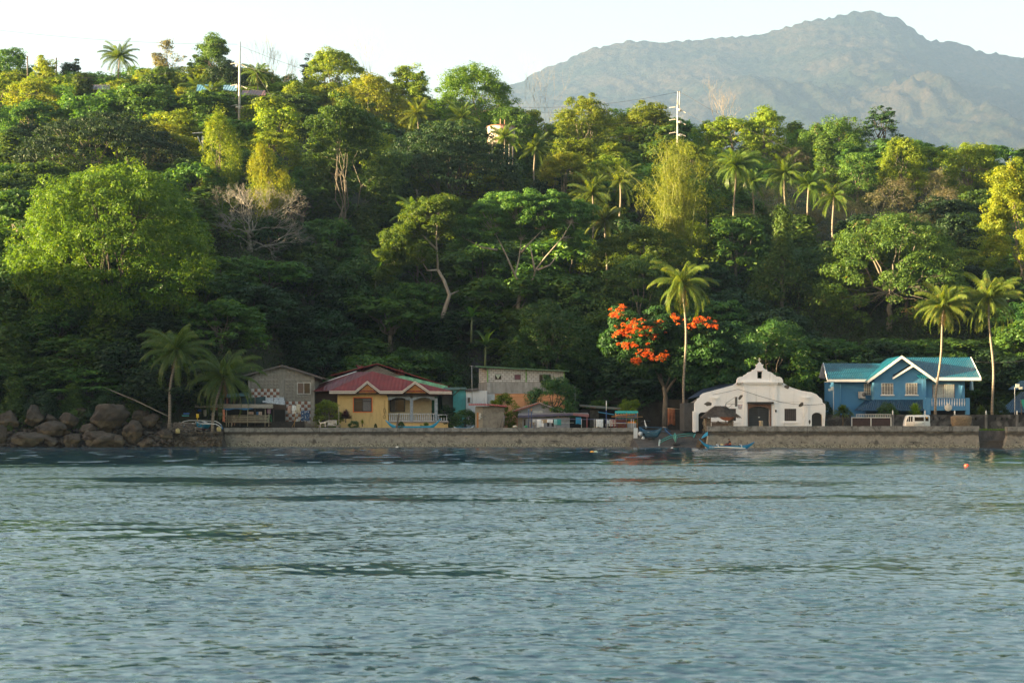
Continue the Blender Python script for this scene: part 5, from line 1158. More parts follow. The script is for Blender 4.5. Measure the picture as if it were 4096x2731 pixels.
# ---- chapel ----------------------------------------------------------------------
Yq = 212.; e = thing('chapel', P(2980, 1712, Yq), 'white plastered chapel front with curved gable, cross and arched black door', 'chapel')
out = [(710,850),(710,637),(726,637),(728,560),(740,535),(752,528),(757,508),(783,495),(788,472),(818,450),(950,415),(1050,388),(1130,366),(1170,340),(1172,310),(1182,290),(1200,279),(1240,273),(1245,262),(1265,255),(1280,240),(1300,228),(1327,221),(1332,208),(1357,200),(1372,185),(1378,165),(1370,162),(1370,150),(1390,148),(1396,132),(1408,125),(1420,130),(1428,148),(1447,150),(1447,162),(1440,165),(1446,185),(1462,199),(1485,207),(1490,221),(1522,229),(1545,243),(1557,256),(1575,263),(1580,274),(1618,278),(1638,290),(1650,312),(1653,340),(1695,370),(1750,394),(1850,424),(1950,440),(2000,460),(2030,490),(2060,515),(2067,548),(2092,566),(2097,600),(2096,650),(2085,850)]
PLAS = M((.87, .86, .85), .85, .05, 1.2, (.58, .56, .52), .16, True, .7)
xz = [(PX(S(a, b)[0], Yq), PZ(S(a, b)[1], Yq)) for a, b in out]; xz[0] = (xz[0][0], GZ-.1); xz[-1] = (xz[-1][0], GZ-.1)
mb = MB(); mb.prism(xz[::-1], Yq, Yq+.6); w_ = mb.build('facade', PLAS, e)
def sx(a): return PX(2500+a*.3827, Yq)
def szz(b): return PZ(1400+b*.3827, Yq)
cb = merge(arch(sx(1290), sx(1508), GZ-.3, szz(625), szz(588), Yq-.3, Yq+.9), arch(sx(1952), sx(2062), GZ-.3, szz(690), szz(652), Yq-.3, Yq+.9), arch(sx(768), sx(868), GZ-.3, szz(680), szz(648), Yq-.3, Yq+.9))
cb.box(sx(1384), sx(1434), Yq-.3, Yq+.9, szz(296), szz(224)); cb.box(sx(1667), sx(1790), Yq-.3, Yq+.35, szz(741), szz(612)); cb.box(sx(1075), sx(1160), Yq-.3, Yq+.35, szz(739), szz(610))
cut(w_, cb)
mb = arch(sx(1291), sx(1507), GZ-.2, szz(626), szz(589), Yq+.35, Yq+.42); d_ = mb.build('door', M((.016, .018, .022), .5, .2, 2), e)
mb = MB(); mb.box(sx(1398), sx(1401), Yq+.33, Yq+.348, GZ, szz(600)); 
for q in range(6): mb.box(sx(1296), sx(1502), Yq+.338, Yq+.349, szz(640+q*26), szz(637+q*26))
mb.build('boards', M((.03, .033, .04), .5), d_)
mb = MB(); mb.ell(P(*S(1395, 702), Yq+.32), (.05, .03, .06), 6, 4); mb.ell(P(*S(1406, 702), Yq+.32), (.05, .03, .06), 6, 4); mb.build('handles', WHITE, d_)
arch(sx(1953), sx(2061), GZ-.2, szz(691), szz(653), Yq+.35, Yq+.42).build('side_door', M((.012, .012, .015), .5), e)
arch(sx(769), sx(867), GZ-.2, szz(681), szz(649), Yq+.55, Yq+.59).build('passage_shade', BLACK, e)  # black sheet closing the arch, painted as the dark of the passage
BRK = brickm('door_bricks', (.16, .075, .05), (.22, .12, .09), (.12, .09, .07), .32, .11, .015)
mb = MB(); mb.prism([(sx(1283), GZ-.15), (sx(1283), szz(562)), (sx(1530), szz(562)), (sx(1530), GZ-.15)], Yq-.05, Yq-.004); o = mb.build('brick_surround', BRK, e); cut(o, arch(sx(1290), sx(1508), GZ-.3, szz(625), szz(588), Yq-.5, Yq+.3))
mb = MB(); mb.box(sx(1278), sx(1548), Yq-.5, Yq-.055, szz(560), szz(541)); mb.build('door_canopy', M((.03, .028, .028), .7), e)
mb = MB(); mb.box(sx(1237), sx(1273), Yq-.12, Yq-.002, GZ-.1, szz(357)); mb.build('pilaster', PLAS, e); mb = MB(); mb.box(sx(1556), sx(1592), Yq-.12, Yq-.002, GZ-.1, szz(357)); mb.build('pilaster', PLAS, e)
mb = MB(); mb.box(sx(1868), sx(1915), Yq-.12, Yq-.002, GZ-.1, szz(516)); mb.build('pilaster', PLAS, e); mb = MB(); mb.box(sx(912), sx(958), Yq-.12, Yq-.002, szz(640), szz(516)); mb.build('pilaster', PLAS, e)
mb = MB()
for a, b, c_, d, y_ in ((1222, 1612, 342, 330, .30), (1230, 1603, 356, 342.5, .22), (1858, 1930, 502, 493, .22), (1863, 1924, 515, 502.5, .17), (900, 970, 502, 491, .22), (906, 963, 515, 502.5, .17)): mb.box(sx(a), sx(b), Yq-y_, Yq-.003, szz(c_), szz(d))
mb.build('cornices', PLAS, e)
mb = MB(); mb.box(sx(710), sx(740), Yq-.25, Yq-.003, GZ-.2, szz(640)); mb.build('corner_buttress', PLAS, e)
SHUT = M((.05, .038, .035), .6)
for a, b in ((1667, 1790), (1076, 1159)):
    mb = MB(); mb.box(sx(a), sx(b), Yq+.1, Yq+.14, szz(741), szz(612)); f_ = mb.build('window', SHUT, e); mb = MB(); nn = 6
    for q in range(nn+1): xx = sx(a)+(sx(b)-sx(a))*q/nn; mb.box(xx-.02, xx+.02, Yq+.06, Yq+.098, szz(741), szz(612))
    mb.build('shutter_ribs', M((.11, .085, .08), .6), f_); mb = MB(); mb.box(sx(a-14), sx(b+18), Yq-.15, Yq-.003, szz(765), szz(746)); mb.build('sill', PLAS, f_)
mb = MB(); mb.box(sx(1376), sx(1441), Yq-.06, Yq-.003, szz(223.5), szz(218)); mb.build('opening_lintel', M((.45, .30, .26), .8), e)
mb = MB(); mb.box(sx(1404), sx(1411), Yq+.26, Yq+.33, szz(126), szz(78)); mb.box(sx(1391), sx(1424.5), Yq+.255, Yq+.335, szz(103), szz(95)); mb.build('cross', M((.75, .70, .55), .5), e)
r = random.Random(3); EXP = brickm('exposed_brick', (.10, .09, .075), (.17, .15, .12), (.05, .045, .04), .3, .16, .03)
for cx_, cy_, hw_, hh_, ang in ((868, 561, 44, 22, 0), (1207, 492, 34, 16, -.9), (1690, 385, 27, 20, .3), (1841, 568, 32, 18, -.7), (1929, 750, 10, 25, 0)):
    pts = []
    for q in range(14):
        t = -q/14*6.283; rr_ = r.uniform(.75, 1.1); a, b = math.cos(t)*hw_*rr_, math.sin(t)*hh_*rr_; a, b = a*math.cos(ang)-b*math.sin(ang), a*math.sin(ang)+b*math.cos(ang); pts.append((sx(cx_+a), szz(cy_+b)))
    mb = MB(); mb.prism(pts, Yq-.02, Yq-.003); mb.build('exposed_masonry', EXP, e)
mb = MB(); mb.box(sx(1040), sx(1237), Yq-.02, Yq-.003, szz(542), szz(540)); mb.box(sx(1592), sx(1868), Yq-.02, Yq-.003, szz(542), szz(540)); mb.build('wall_moulding', M((.45, .44, .42), .8), e)
for a, b in ((1192, 348), (1627, 348)):
    mb = MB(); q = P(*S(a, b), Yq-.3); mb.box(q.x-.28, q.x+.28, Yq-.42, Yq-.1, q.z-.13, q.z+.1); mb.box(q.x-.05, q.x+.05, Yq-.1, Yq-.003, q.z-.02, q.z+.05); f_ = mb.build('floodlight', M((.10, .10, .10), .5), e)
    mb = MB(); mb.box(q.x-.24, q.x+.24, Yq-.435, Yq-.422, q.z-.09, q.z+.07); mb.build('lens', M((.5, .5, .42), .3), f_)
mb = MB(); q = P(*S(1577, 636), Yq-.2); mb.lathe((q.x, q.y, q.z-.15), [(.03, 0), (.1, .06), (.12, .25), (.03, .34)], 8); mb.box(q.x-.03, q.x+.03, Yq-.12, Yq-.125+.12, q.z, q.z+.05); mb.build('wall_lantern', M((.03, .03, .03), .4), e)
mb = MB()
for y0_, y1_, s0, s1 in ((Yq+.62, Yq+14, 0, 0),):
    zr = szz(345); ze = szz(520)
    mb.prism([(sx(760), GZ-.1), (sx(760), szz(560)), (sx(950), szz(450)), (sx(1200), szz(365)), (sx(1640), szz(365)), (sx(1850), szz(440)), (sx(2040), szz(560)), (sx(2040), GZ-.1)][::-1], y0_, y1_)
mb.build('nave', M((.30, .30, .31), .8), e)
mb = MB(); mb.slab([P(*S(655, 505), Yq+3), P(*S(785, 475), Yq+3), P(*S(1180, 350), Yq+9), P(*S(900, 350), Yq+13)], .1); mb.build('side_roof', M((.02, .035, .07), .6), e)
mb = MB(); mb.box(sx(655), sx(756), Yq+4, Yq+10, GZ-.1, szz(545)); mb.build('side_annex', M((.07, .075, .08), .8, .2, 1.5, (.04, .04, .04), .4), e)
cab = [(915, 466), (1050, 440), (1183, 407), (1400, 478), (1640, 546), (1870, 575), (2075, 565)]
mb = MB(); mb.tube([P(*S(a, b), Yq-.5) for a, b in cab], .022, 4); tag(mb.build('cable', BLACK), 'black cable strung across the white chapel front', 'cable')
# ---- blue house --------------------------------------------------------------------
Yb = 221.; e = thing('blue_house', P(3600, 1700, Yb), 'large blue two storey house with teal tiled roof and white fascia', 'house')
BLU = M((.075, .25, .46), .75, .08, 1, (.12, .30, .46), .25); BLD = M((.03, .14, .30), .75, .1, 1)
B6 = lambda a, b: (3200+a*.381, 1350+b*.381)
TEAL = roofmat('teal_tiles', (.004, .085, .14), axis='X', scale=1.25, rough=.35, tile=1.15)
TEALD = roofmat('blue_tiles', (.006, .045, .10), axis='X', scale=1.25, rough=.35, tile=1.0)
mb = MB(); mb.prism([(PX(a, Yb), PZ(b, Yb)) for a, b in ((3496, 1640), (3496, 1514), (3607, 1432), (3704, 1500), (3704, 1640))], Yb, Yb+9); mb.build('gable_wall', BLU, e)
mb = MB(); mb.box(PX(3704, Yb)+.003, PX(3864, Yb), Yb+.6, Yb+9, PZ(1640, Yb), PZ(1519, Yb)); mb.build('right_wall', BLU, e)
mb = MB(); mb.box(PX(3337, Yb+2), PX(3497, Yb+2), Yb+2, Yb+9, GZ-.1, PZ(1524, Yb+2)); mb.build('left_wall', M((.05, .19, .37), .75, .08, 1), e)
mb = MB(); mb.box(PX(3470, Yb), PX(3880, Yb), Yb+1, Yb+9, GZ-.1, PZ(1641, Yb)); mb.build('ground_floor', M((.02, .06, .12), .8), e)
Yg = Yb-.9; FAS = M((.74, .73, .72), .6, .05, 2)
def rake(a, b, w=11, y=Yg, parent=None, nm='fascia'):
    mb = MB(); mb.prism([(PX(a[0], y), PZ(a[1], y)), (PX(b[0], y), PZ(b[1], y)), (PX(b[0], y), PZ(b[1]+w, y)), (PX(a[0], y), PZ(a[1]+w, y))], y-.15, y); return mb.build(nm, FAS, e)
# main right roof
ea = [(3735, 1509), (3922, 1509)]; rd = [(3621, 1429), (3884, 1429)]
mb = MB(); Yr_ = Yb+4.5; mb.slab([P(3680, 1510.5, Yg+.02), P(3922, 1510.5, Yg+.02), P(3884, 1429, Yr_), P(3600, 1429, Yr_)], .12)
mb.add([P(3600, 1429, Yr_), P(3884, 1429, Yr_), P(3922, 1505, Yb+10), P(3600, 1505, Yb+10)], [(0, 1, 2, 3)]); mb.build('right_roof', TEAL, e)
mb = MB(); mb.slab([P(3308, 1516, Yb+.9), P(3495, 1516, Yb+.9), P(3560, 1453, Yb+6), P(3293, 1452, Yb+6)], .12); mb.add([P(3293, 1452, Yb+6), P(3560, 1453, Yb+6), P(3560, 1505, Yb+10.5), P(3306, 1505, Yb+10.5)], [(0, 1, 2, 3)]); mb.build('left_roof', TEAL, e)
mb = MB(); ap = P(3607, 1423, Yg+.01); lo = P(3470, 1521, Yg+.01); ro = P(3743, 1521, Yg+.01); bk = Yb+8
mb.slab([lo, ap, Vector((ap.x, bk, ap.z)), Vector((lo.x, bk, lo.z))], .08); mb.slab([ap, ro, Vector((ro.x, bk, ro.z)), Vector((ap.x, bk, ap.z))], .08); mb.build('gable_roof', TEAL, e)
rake((3470, 1522), (3607, 1422)); rake((3607, 1422), (3745, 1520)); rake((3743.5, 1509.5), (3924, 1509.5), 12, Yg+.0); rake((3308, 1517), (3472, 1517), 10, Yb+.86)
mb = MB(); mb.tube([P(3884, 1428, Yr_), P(3923, 1509, Yg)], .06, 4); mb.tube([P(3293, 1451, Yb+6), P(3309, 1518, Yb+.86)], .07, 4); mb.build('roof_edge_trim', FAS, e)
mb = MB(); mb.prism([(PX(3280, Yb+5), PZ(1510, Yb+5)), (PX(3293, Yb+5), PZ(1455, Yb+5)), (PX(3308, Yb+5), PZ(1518, Yb+5))], Yb+5, Yb+6); mb.build('left_gable_end', M((.2, .2, .22), .8), e)
mb = MB(); mb.box(PX(3310, Yb), PX(3470, Yb), Yb+.9, Yb+2.1, PZ(1528, Yb+1), PZ(1526, Yb+1)); mb.box(PX(3745, Yb), PX(3921, Yb), Yg+.01, Yb+1, PZ(1521, Yg), PZ(1519.5, Yg)); mb.build('soffit', M((.4, .4, .42), .8), e)
# secondary gable
Yg2 = Yb-.45; mb = MB(); mb.slab([P(3571, 1507, Yg2), P(3653, 1458, Yg2), P(3640, 1456, Yb), P(3571, 1500, Yb)], .07); mb.build('small_gable_roof', M((.01, .03, .06), .6), e); rake((3570, 1508), (3653, 1457), 9, Yg2+.0, None, 'small_fascia')
mb = MB()
for a in (3501, 3592, 3690): mb.pbox(a, a+14, 1517 if a != 3592 else 1520, 1596, Yb-.05, .047)
mb.pbox(3497, 3704, 1514, 1516, Yb-.04, .036); mb.build('quoins', BLU, e)
WF = M((.62, .58, .52), .6)
CUR2 = M((.22, .20, .18), .9, .5, 8)
window(e, 3526, 3573, 1532, 1578, Yb-.04, WF, 3, FAS, 7, 'window', 1.6, (.05, .95, CUR2)); window(e, 3623, 3669, 1532, 1578, Yb-.04, WF, 3, FAS, 7, 'window', 1.6, (.05, .95, CUR2))
window(e, 3730, 3818, 1537, 1595, Yb+.56, M((.28, .2, .17), .6), 1, None, 12, 'sliding_door', 1.6, (.04, .96, M((.38, .42, .42), .9, .3, 6)))
window(e, 3456, 3490, 1535, 1580, Yb+1.95, WF, 3, None, 5, 'window', 1.6, (.05, .95, CUR2))
mb = MB(); q = P(3445, 1565, Yb+1.9); mb.box(PX(3445, Yb), PX(3469, Yb), Yb+1.1, Yb+1.9, PZ(1591, Yb), PZ(1565, Yb)); a_ = mb.build('air_conditioner', M((.45, .44, .42), .5), e)
mb = MB(); mb.tube([P(3447, 1593, Yb+1.2), P(3480, 1600, Yb+1.95)], .03, 4); mb.build('bracket', WHITE, a_)
mb = MB(); mb.tube([(PX(3463, Yb), Yb+1.09, PZ(1577, Yb)), (PX(3463, Yb), Yb+1.08, PZ(1577, Yb))], .3, 14); mb.build('fan', M((.12, .12, .12), .5), a_)
mb = MB(); mb.slab([P(3417, 1640, Yb-1.6), P(3457, 1641, Yb-1.6), P(3497, 1598, Yb+.0), P(3460, 1600, Yb+1.9)], .08); mb.slab([P(3457, 1641, Yb-1.6), P(3697, 1641, Yb-1.6), P(3697, 1598, Yb-.01), P(3497, 1598, Yb-.01)], .08); mb.build('lower_roof', TEALD, e)
mb = MB(); Yv = Yb-1.4
mb.pbox(3694, 3704, 1594, 1700, Yv, .3); mb.pbox(3705, 3722, 1590, 1700, Yv-.05, .5); mb.pbox(3864, 3879, 1591, 1700, Yv-.05, .5); mb.box(PX(3722, Yv)+.003, PX(3864, Yv)-.003, Yv, Yb+.6, PZ(1641, Yv), PZ(1627, Yv)); mb.build('balcony', BLU, e)
baluster_run(e, 3722.5, 3863.5, 1591, 1626, Yv+.15, 14, M((.72, .74, .76), .5), BLU, 'balcony_railing')
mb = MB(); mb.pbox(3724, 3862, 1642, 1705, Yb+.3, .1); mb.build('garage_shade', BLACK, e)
mb = MB(); mb.tube([P(3362, 1528, Yb+1.9), P(3362, 1640, Yb+1.9)], .06, 6); mb.tube([P(3853, 1521, Yb+.5), P(3852, 1530, Yb+.5), P(3845, 1560, Yb+.5), P(3845, 1590, Yb+.5)], .06, 6); mb.build('downpipes', BLU, e)
q = P(3793, 1629, Yv-.12); mb = MB(); mb.add([q+Vector((.52*(1 if b else .0)*math.cos(a)*(1 if b < 2 else 1)*[0, .55, 1][b], -.12*(1-[0, .55, 1][b]**2)-.0, .5*[0, .55, 1][b]*math.sin(a)*(1 if math.sin(a) < 0 else .8))) for b in (0, 1, 2) for a in [2*math.pi*k/16 for k in range(16)]], [(b*16+k, b*16+(k+1)%16, (b+1)*16+(k+1)%16, (b+1)*16+k) for b in (0, 1) for k in range(16)], True)
mb.ell(q+Vector((0, -.1, .4)), (.16, .08, .1), 8, 5); tag(mb.build('clam_shell', M((.68, .64, .56), .5, .1, 4)), 'giant white clam shell fixed to the blue balcony front', 'shell')
# statue in the slope
q = P(3886, 1560, 228.); mb = MB(); mb.lathe(q, [(.28, 0), (.30, .1), (.24, .5), (.22, .9), (.20, 1.15), (.10, 1.25), (.13, 1.35), (.12, 1.5), (.03, 1.58)], 12); tag(mb.build('statue', M((.42, .55, .60), .6, .2, 3), None, q), 'pale blue and white robed figure standing in a niche beside the blue house', 'statue')
# ---- house cut by the right edge
Yx = 222.; e = thing('right_edge_house', P(4080, 1690, Yx), 'blue tiled low house partly cut off by the right edge', 'house')
mb = MB(); mb.slab([P(3992, 1648, Yx-1), P(4300, 1648, Yx-1), P(4260, 1566, Yx+4), P(4085, 1566, Yx+4)], .1); mb.slab([P(4032, 1556, Yx+1), P(4300, 1556, Yx+1), P(4300, 1510, Yx+5), P(4082, 1522, Yx+5)], .1); mb.build('roof', TEALD, e)
mb = MB(); mb.box(PX(4040, Yx), PX(4260, Yx), Yx+.2, Yx+6, GZ-.1, PZ(1640, Yx)); mb.build('wall', M((.02, .04, .07), .8), e)
# ---- stained boundary wall, its gate and finials
Yw = 212.5; SW = M((.15, .145, .14), .95, .5, .8, (.02, .02, .02), 1.0, False)
e = thing('boundary_wall', P(3750, 1740, Yw), 'tall black stained concrete boundary wall behind the van', 'wall')
for a, b in ((3306, 3404), (3566, 4250)):
    mb = MB(); mb.box(PX(a, Yw), PX(b, Yw), Yw, Yw+.25, 1.2, PZ(1658, Yw)); w_ = mb.build('wall_panel', SW, e); cb = MB()
    if a > 3400:
        for q in (3734, 3758, 3778, 3904, 3981, 4007, 4028): cb.box(PX(q-3.5, Yw), PX(q+3.5, Yw), Yw-.2, Yw+.5, PZ(1679, Yw), PZ(1671, Yw))
        cut(w_, cb)
for q in (3571, 3700, 3819, 3944, 4068):
    mb = MB(); mb.box(PX(q-5, Yw), PX(q+5, Yw), Yw-.06, Yw+.29, 1.2, PZ(1657, Yw)); mb.build('pillar', M((.22, .21, .20), .95, .4, 1, (.05, .05, .05), .6, True), e)
    b_ = P(q, 1657, Yw+.1); mb = MB(); mb.lathe(b_, [(.1, .003), (.1, .06), (.05, .1), (.10, .22), (.12, .32), (.05, .42), (.06, .47), (.01, .56)], 10); mb.build('finial', WHITE, e)
e = thing('driveway_gate', P(3484, 1720, Yw), 'white framed gate with two dark brown panels left of the van', 'gate'); GM = M((.68, .66, .60), .6, .1, 2)
mb = MB()
for a, b in ((3406, 3409), (3482, 3486), (3562, 3566)): mb.pbox(a, b, 1669, 1724, Yw+.0, .1)
mb.pbox(3406, 3566, 1668, 1671, Yw-.01, .12); mb.build('frame', GM, e)
mb = MB(); mb.pbox(3424, 3565, 1656, 1658, Yw+.02, .06)
for k in range(21): mb.pbox(3425+k*6.9, 3426.2+k*6.9, 1658, 1668, Yw+.03, .04)
mb.build('top_grille', GM, e)
for a, b in ((3409.5, 3481.5), (3486.5, 3561.5)):
    mb = MB(); mb.pbox(a, b, 1671.5, 1722, Yw+.03, .05); mb.build('panel', M((.055, .03, .025), .8, .4, 3), e)
# ------------------------------------------------------------------ shrubs by the houses
def shrub(px, top, wpx, Y, sp, label, var=0, cat='shrub', name='shrub', base=GZ-.15): return put_tree(sp, px, top, wpx, Y, label, name, cat, None, base, None, var)
FLM = leafmat('leaf_flame', (.016, .055, .016), (.032, .10, .022), (.06, .15, .03), .28)
shrub(2014, 1568, 128, 221.5, 'light', 'bright feathery green shrub beside the small hut', 0)
shrub(2212, 1494, 185, 223.5, 'glossy', 'round dark orange tree growing in front of the block house', 0, 'tree', 'orange_tree')
shrub(1310, 1595, 120, 215.5, 'light', 'leafy green bush between the grey house and the yellow house', 2)
shrub(2525, 1592, 100, 224, 'light', 'green bush beside the pruned stump behind the blue stall', 1)
shrub(2395, 1598, 100, 229, 'mid', 'dull green bush behind the scrap shed', 2)
shrub(1860, 1632, 120, 219, 'glossy', 'dark shrub with strap leaves left of the small hut', 1)
shrub(1785, 1615, 90, 220.5, 'dark', 'dark shrub beside the porch of the yellow house', 0)
shrub(3548, 1604, 100, 216, 'glossy', 'rounded green shrub behind the gate of the blue house', 1)
shrub(3990, 1600, 90, 217, 'dark', 'dark leafy shrub right of the right shore palm', 1)
shrub(3300, 1600, 70, 224, 'dark', 'dark shrub in the gap left of the blue house', 0)
shrub(1345, 1690, 70, 213.4, 'vine', 'low green shrub on the wall below the purple plant', 0); shrub(1415, 1680, 45, 213.4, 'glossy', 'small broad leaved plant under the orange framed window', 0, 'plant', 'plant')
shrub(1604, 1683, 30, 213.4, 'glossy', 'small green plant behind the left end of the blue canoe', 1, 'plant', 'plant'); shrub(1700, 1688, 40, 213.4, 'light', 'small pale green plant behind the right end of the blue canoe', 1, 'plant', 'plant'); shrub(1502, 1692, 14, 213.2, 'dark', 'tiny dark potted plant before the yellow wall', 1, 'plant', 'plant')
def spiky(px, base, top, wpx, Y, mat, label, seed, n=160, wd=.06, droop=.5, cat='plant', name='plant', stem=.3):
    g = np.random.default_rng(seed); b = P(px, base, Y); H = PZ(top, Y)-b.z; W = wpx*Y/F/2; o = b+Vector((0, 0, H*stem)); e = thing(name, b, label, cat)
    mb = MB(); mb.tube([b, o], [.08, .05], 5); mb.build('stem', BAMD, e); V = []; Fq = []
    for i in range(n):
        az = g.uniform(0, 6.28); el = g.uniform(-.1, 1.5); L = g.uniform(.75, 1.05); p = np.array(o); d = np.array([math.cos(az)*math.cos(el)*W, math.sin(az)*math.cos(el)*W, math.sin(el)*H*(1-stem)])*L
        s = np.array([-math.sin(az), math.cos(az), 0])*wd; q = p+d*.6; r_ = p+d-np.array([0, 0, droop*np.linalg.norm(d)*.3]); k = len(V); V += [p-s*.5, q-s, r_, q+s]; Fq.append((k, k+1, k+2, k+3))
    link_mesh('leaves', np_mesh('leaves', np.array(V)-np.array(b), Fq), mat, e); return e
spiky(1383, 1690, 1632, 62, 215, M((.07, .022, .028), .6, .4, 4), 'dark purple spiky cordyline beside the orange framed window', 1, 260, .05, .2)
spiky(1449, 1706, 1668, 34, 214, LG['yellow'], 'thin grassy yellow green plant against the yellow wall', 2, 90, .02, .6)
spiky(3372, 1700, 1598, 120, 209.5, LP_, 'bushy short palm in front of the wall between chapel and gate', 3, 300, .07, 1.0, 'palm tree', 'fan_palm', .45)
spiky(3660, 1665, 1592, 100, 215.5, LG['light'], 'feathery areca palm behind the wall above the van', 4, 240, .05, .8, 'palm tree', 'areca_palm', .1)
spiky(3925, 1668, 1598, 100, 216, LP_, 'dark areca palm between the blue house and the right shore palm', 5, 240, .05, .9, 'palm tree', 'areca_palm', .1)
for i, (a, t, w_, y_, sp, lb) in enumerate([(60, 1500, 190, 213, 'vine', 'creeper mound at the left edge above the boulders'), (170, 1560, 150, 212.5, 'dark', 'low dark bush above the tall grey boulder'), (300, 1520, 200, 214, 'vine', 'creeper mound hanging over the middle of the boulders'), (420, 1560, 150, 213.5, 'dark', 'low dark bush directly above the largest boulder'), (540, 1530, 170, 215, 'vine', 'creeper mound beside the leaning grey pole'), (640, 1570, 130, 216, 'dark', 'dark bush left of the left shore palm'), (760, 1530, 170, 219, 'dark', 'dark bush between the two shore palms'), (120, 1430, 260, 218, 'mid', 'leafy shrub on the bank at the left edge'), (900, 1500, 180, 226, 'dark', 'dark bush behind the right shore palm')]):
    put_tree(sp, a, t, w_, y_, lb, 'shrub', 'shrub', None, None, None, i)
# ---- flame tree in flower
FW = leafmat('flame_flower', (.42, .065, .007), (.52, .12, .010), (.62, .22, .02), .25)
Yt = 226; e = limbed_tree('red flowering flame tree spreading left of the chapel', 'flame_tree', 2659, 1706, Yt, [(2659,1712,0),(2660,1660,0),(2662,1590,0),(2655,1545,0)],
    [[(2655,1545,0),(2630,1500,0),(2612,1450,0),(2590,1400,0),(2540,1370,1)],[(2655,1545,0),(2640,1490,1),(2650,1430,1),(2640,1370,1)],[(2662,1570,0),(2690,1530,0),(2725,1490,0),(2790,1450,0),(2860,1440,-1)],[(2660,1560,0),(2685,1490,1),(2690,1430,1),(2750,1380,1)],[(2725,1490,0),(2770,1420,1),(2850,1370,1)]],
    [(2520,1300,0,70),(2590,1330,-2,75),(2650,1320,0,75),(2560,1390,-1,50),(2730,1340,1,80),(2800,1330,0,80),(2880,1370,0,75),(2700,1410,0,70),(2790,1430,-1,75),(2870,1450,-2,65),(2930,1430,0,50),(2480,1260,2,45),(2620,1430,-1,45),(2840,1520,-2,40),(2760,1490,-1,45),(2840,1400,-2,85),(2900,1330,0,60),(2700,1350,0,60),(2790,1520,-3,50),(2880,1520,-3,40),(2720,1480,-3,40),(2560,1480,-2,35),(2470,1330,1,55),(2450,1390,1,40),(2530,1420,-1,50),(2600,1480,0,40),(2990,1400,0,50),(2960,1480,-1,45),(2740,1290,2,55),(2640,1260,2,50)],
    FLM, 150, .42, .48, 1.25, 190, None, BK, .15, .35)
for _b in ((2635, 1700, 2610, 1712), (2680, 1700, 2700, 1712)): pass
g = np.random.default_rng(61); cs = []
for (a, b, n_, w_, h_) in ((2545,1300,34,45,18),(2480,1240,12,24,14),(2505,1330,22,32,20),(2590,1330,22,34,18),(2630,1300,8,14,8),(2595,1415,18,34,16),(2555,1445,14,26,14),(2700,1280,8,14,14),(2640,1440,5,12,8),(2665,1425,6,12,9),(2800,1285,16,34,14),(2840,1300,12,26,14),(2510,1380,16,30,14),(2775,1300,10,18,14),(2462,1262,8,16,8),(2620,1355,10,24,10)):
    for k in range(n_): cs.append(np.array(P(a+g.normal()*w_*.7, b+g.normal()*h_*.75, Yt-3.5+g.uniform(-1, 1.6))))
cs = np.array(cs); V, Fq = clump_leaves(cs, g.uniform(.2, .5, len(cs)), 30, .20, g, .6, .7, .8, 0); link_mesh('blossoms', np_mesh('blossoms', V-np.array(e.location), Fq), FW, e)
# ---- sea craft ---------------------------------------------------------------------
def hull(mb, L, beam, depth, rise_b, rise_s, n=22, sharp=.8, keel=0):
    """outrigger canoe hull along +x, keel at z=0; ends sweep up"""
    V = []; m_ = 7
    for i in range(n+1):
        t = i/n; s = 2*t-1; w = beam/2*max(.02, (1-abs(s)**2.6))**.8; zb = max(0, (abs(s)-.55)/.45)**2*((rise_b if s < 0 else rise_s)+depth-.05); zt = depth+max(0, (abs(s)-.45)/.55)**2.2*(rise_b if s < 0 else rise_s); zb = min(zb, zt-.04)
        for k in range(m_): 
            a = k/(m_-1)*2-1; V.append((s*L/2, w*a if abs(a) == 1 else w*a*(.92), zb+(zt-zb)*abs(a)**1.6))
        for k in range(m_):
            a = 1-k/(m_-1)*2; V.append((s*L/2, w*.86*a, max(zb+.03, zb+.04+(zt-zb-.02)*abs(a)**1.6)))
    q = 2*m_; fs = [(i*q+k, (i+1)*q+k, (i+1)*q+(k+1)%q, i*q+(k+1)%q) for i in range(n) for k in range(q)]
    fs += [tuple(range(q)), tuple(range(n*q+q-1, n*q-1, -1))]
    mb.add(V, fs, True); return mb
def place(mb, loc, rz, ry=0.):
    Mx = Matrix.Translation(loc) @ Matrix.Rotation(rz, 4, 'Z') @ Matrix.Rotation(ry, 4, 'X'); mb.v = [tuple(Mx @ Vector(v)) for v in mb.v]; return mb
def boat(name, loc, rz, L, beam, depth, rb, rs, hm, label, arms=None, floats=None, armm=None, fm=None, trim=None, ry=0., cat='boat', below=None):
    e = thing(name, loc, label, cat); place(hull(MB(), L, beam, depth, rb, rs), loc, rz, ry).build('hull', hm, e)
    if trim:
        mb = MB()
        for sy in (-1, 1): mb.tube([(s*L/2, sy*beam/2*max(.02, (1-abs(s)**2.6))**.8, depth+.02+max(0, (abs(s)-.45)/.55)**2.2*(rb if s < 0 else rs)) for s in np.linspace(-.97, .97, 24)], .03, 4)
        place(mb, loc, rz, ry).build('gunwale', trim, e)
    for a in (arms or []):
        mb = MB(); mb.tube(a, .04, 5); place(mb, loc, rz, ry).build('outrigger_arm', armm, e)
    for f_ in (floats or []):
        mb = MB(); mb.tube(f_, [.05]+[.085]*(len(f_)-2)+[.05], 7); place(mb, loc, rz, ry).build('float', fm, e)
    return e
BB = M((.015, .22, .42), .4, .12, 1.5); BWH = M((.70, .72, .72), .5, .1, 2); TQ = M((.03, .30, .28), .5, .2, 2); NB = M((.02, .09, .17), .4, .2, 2)
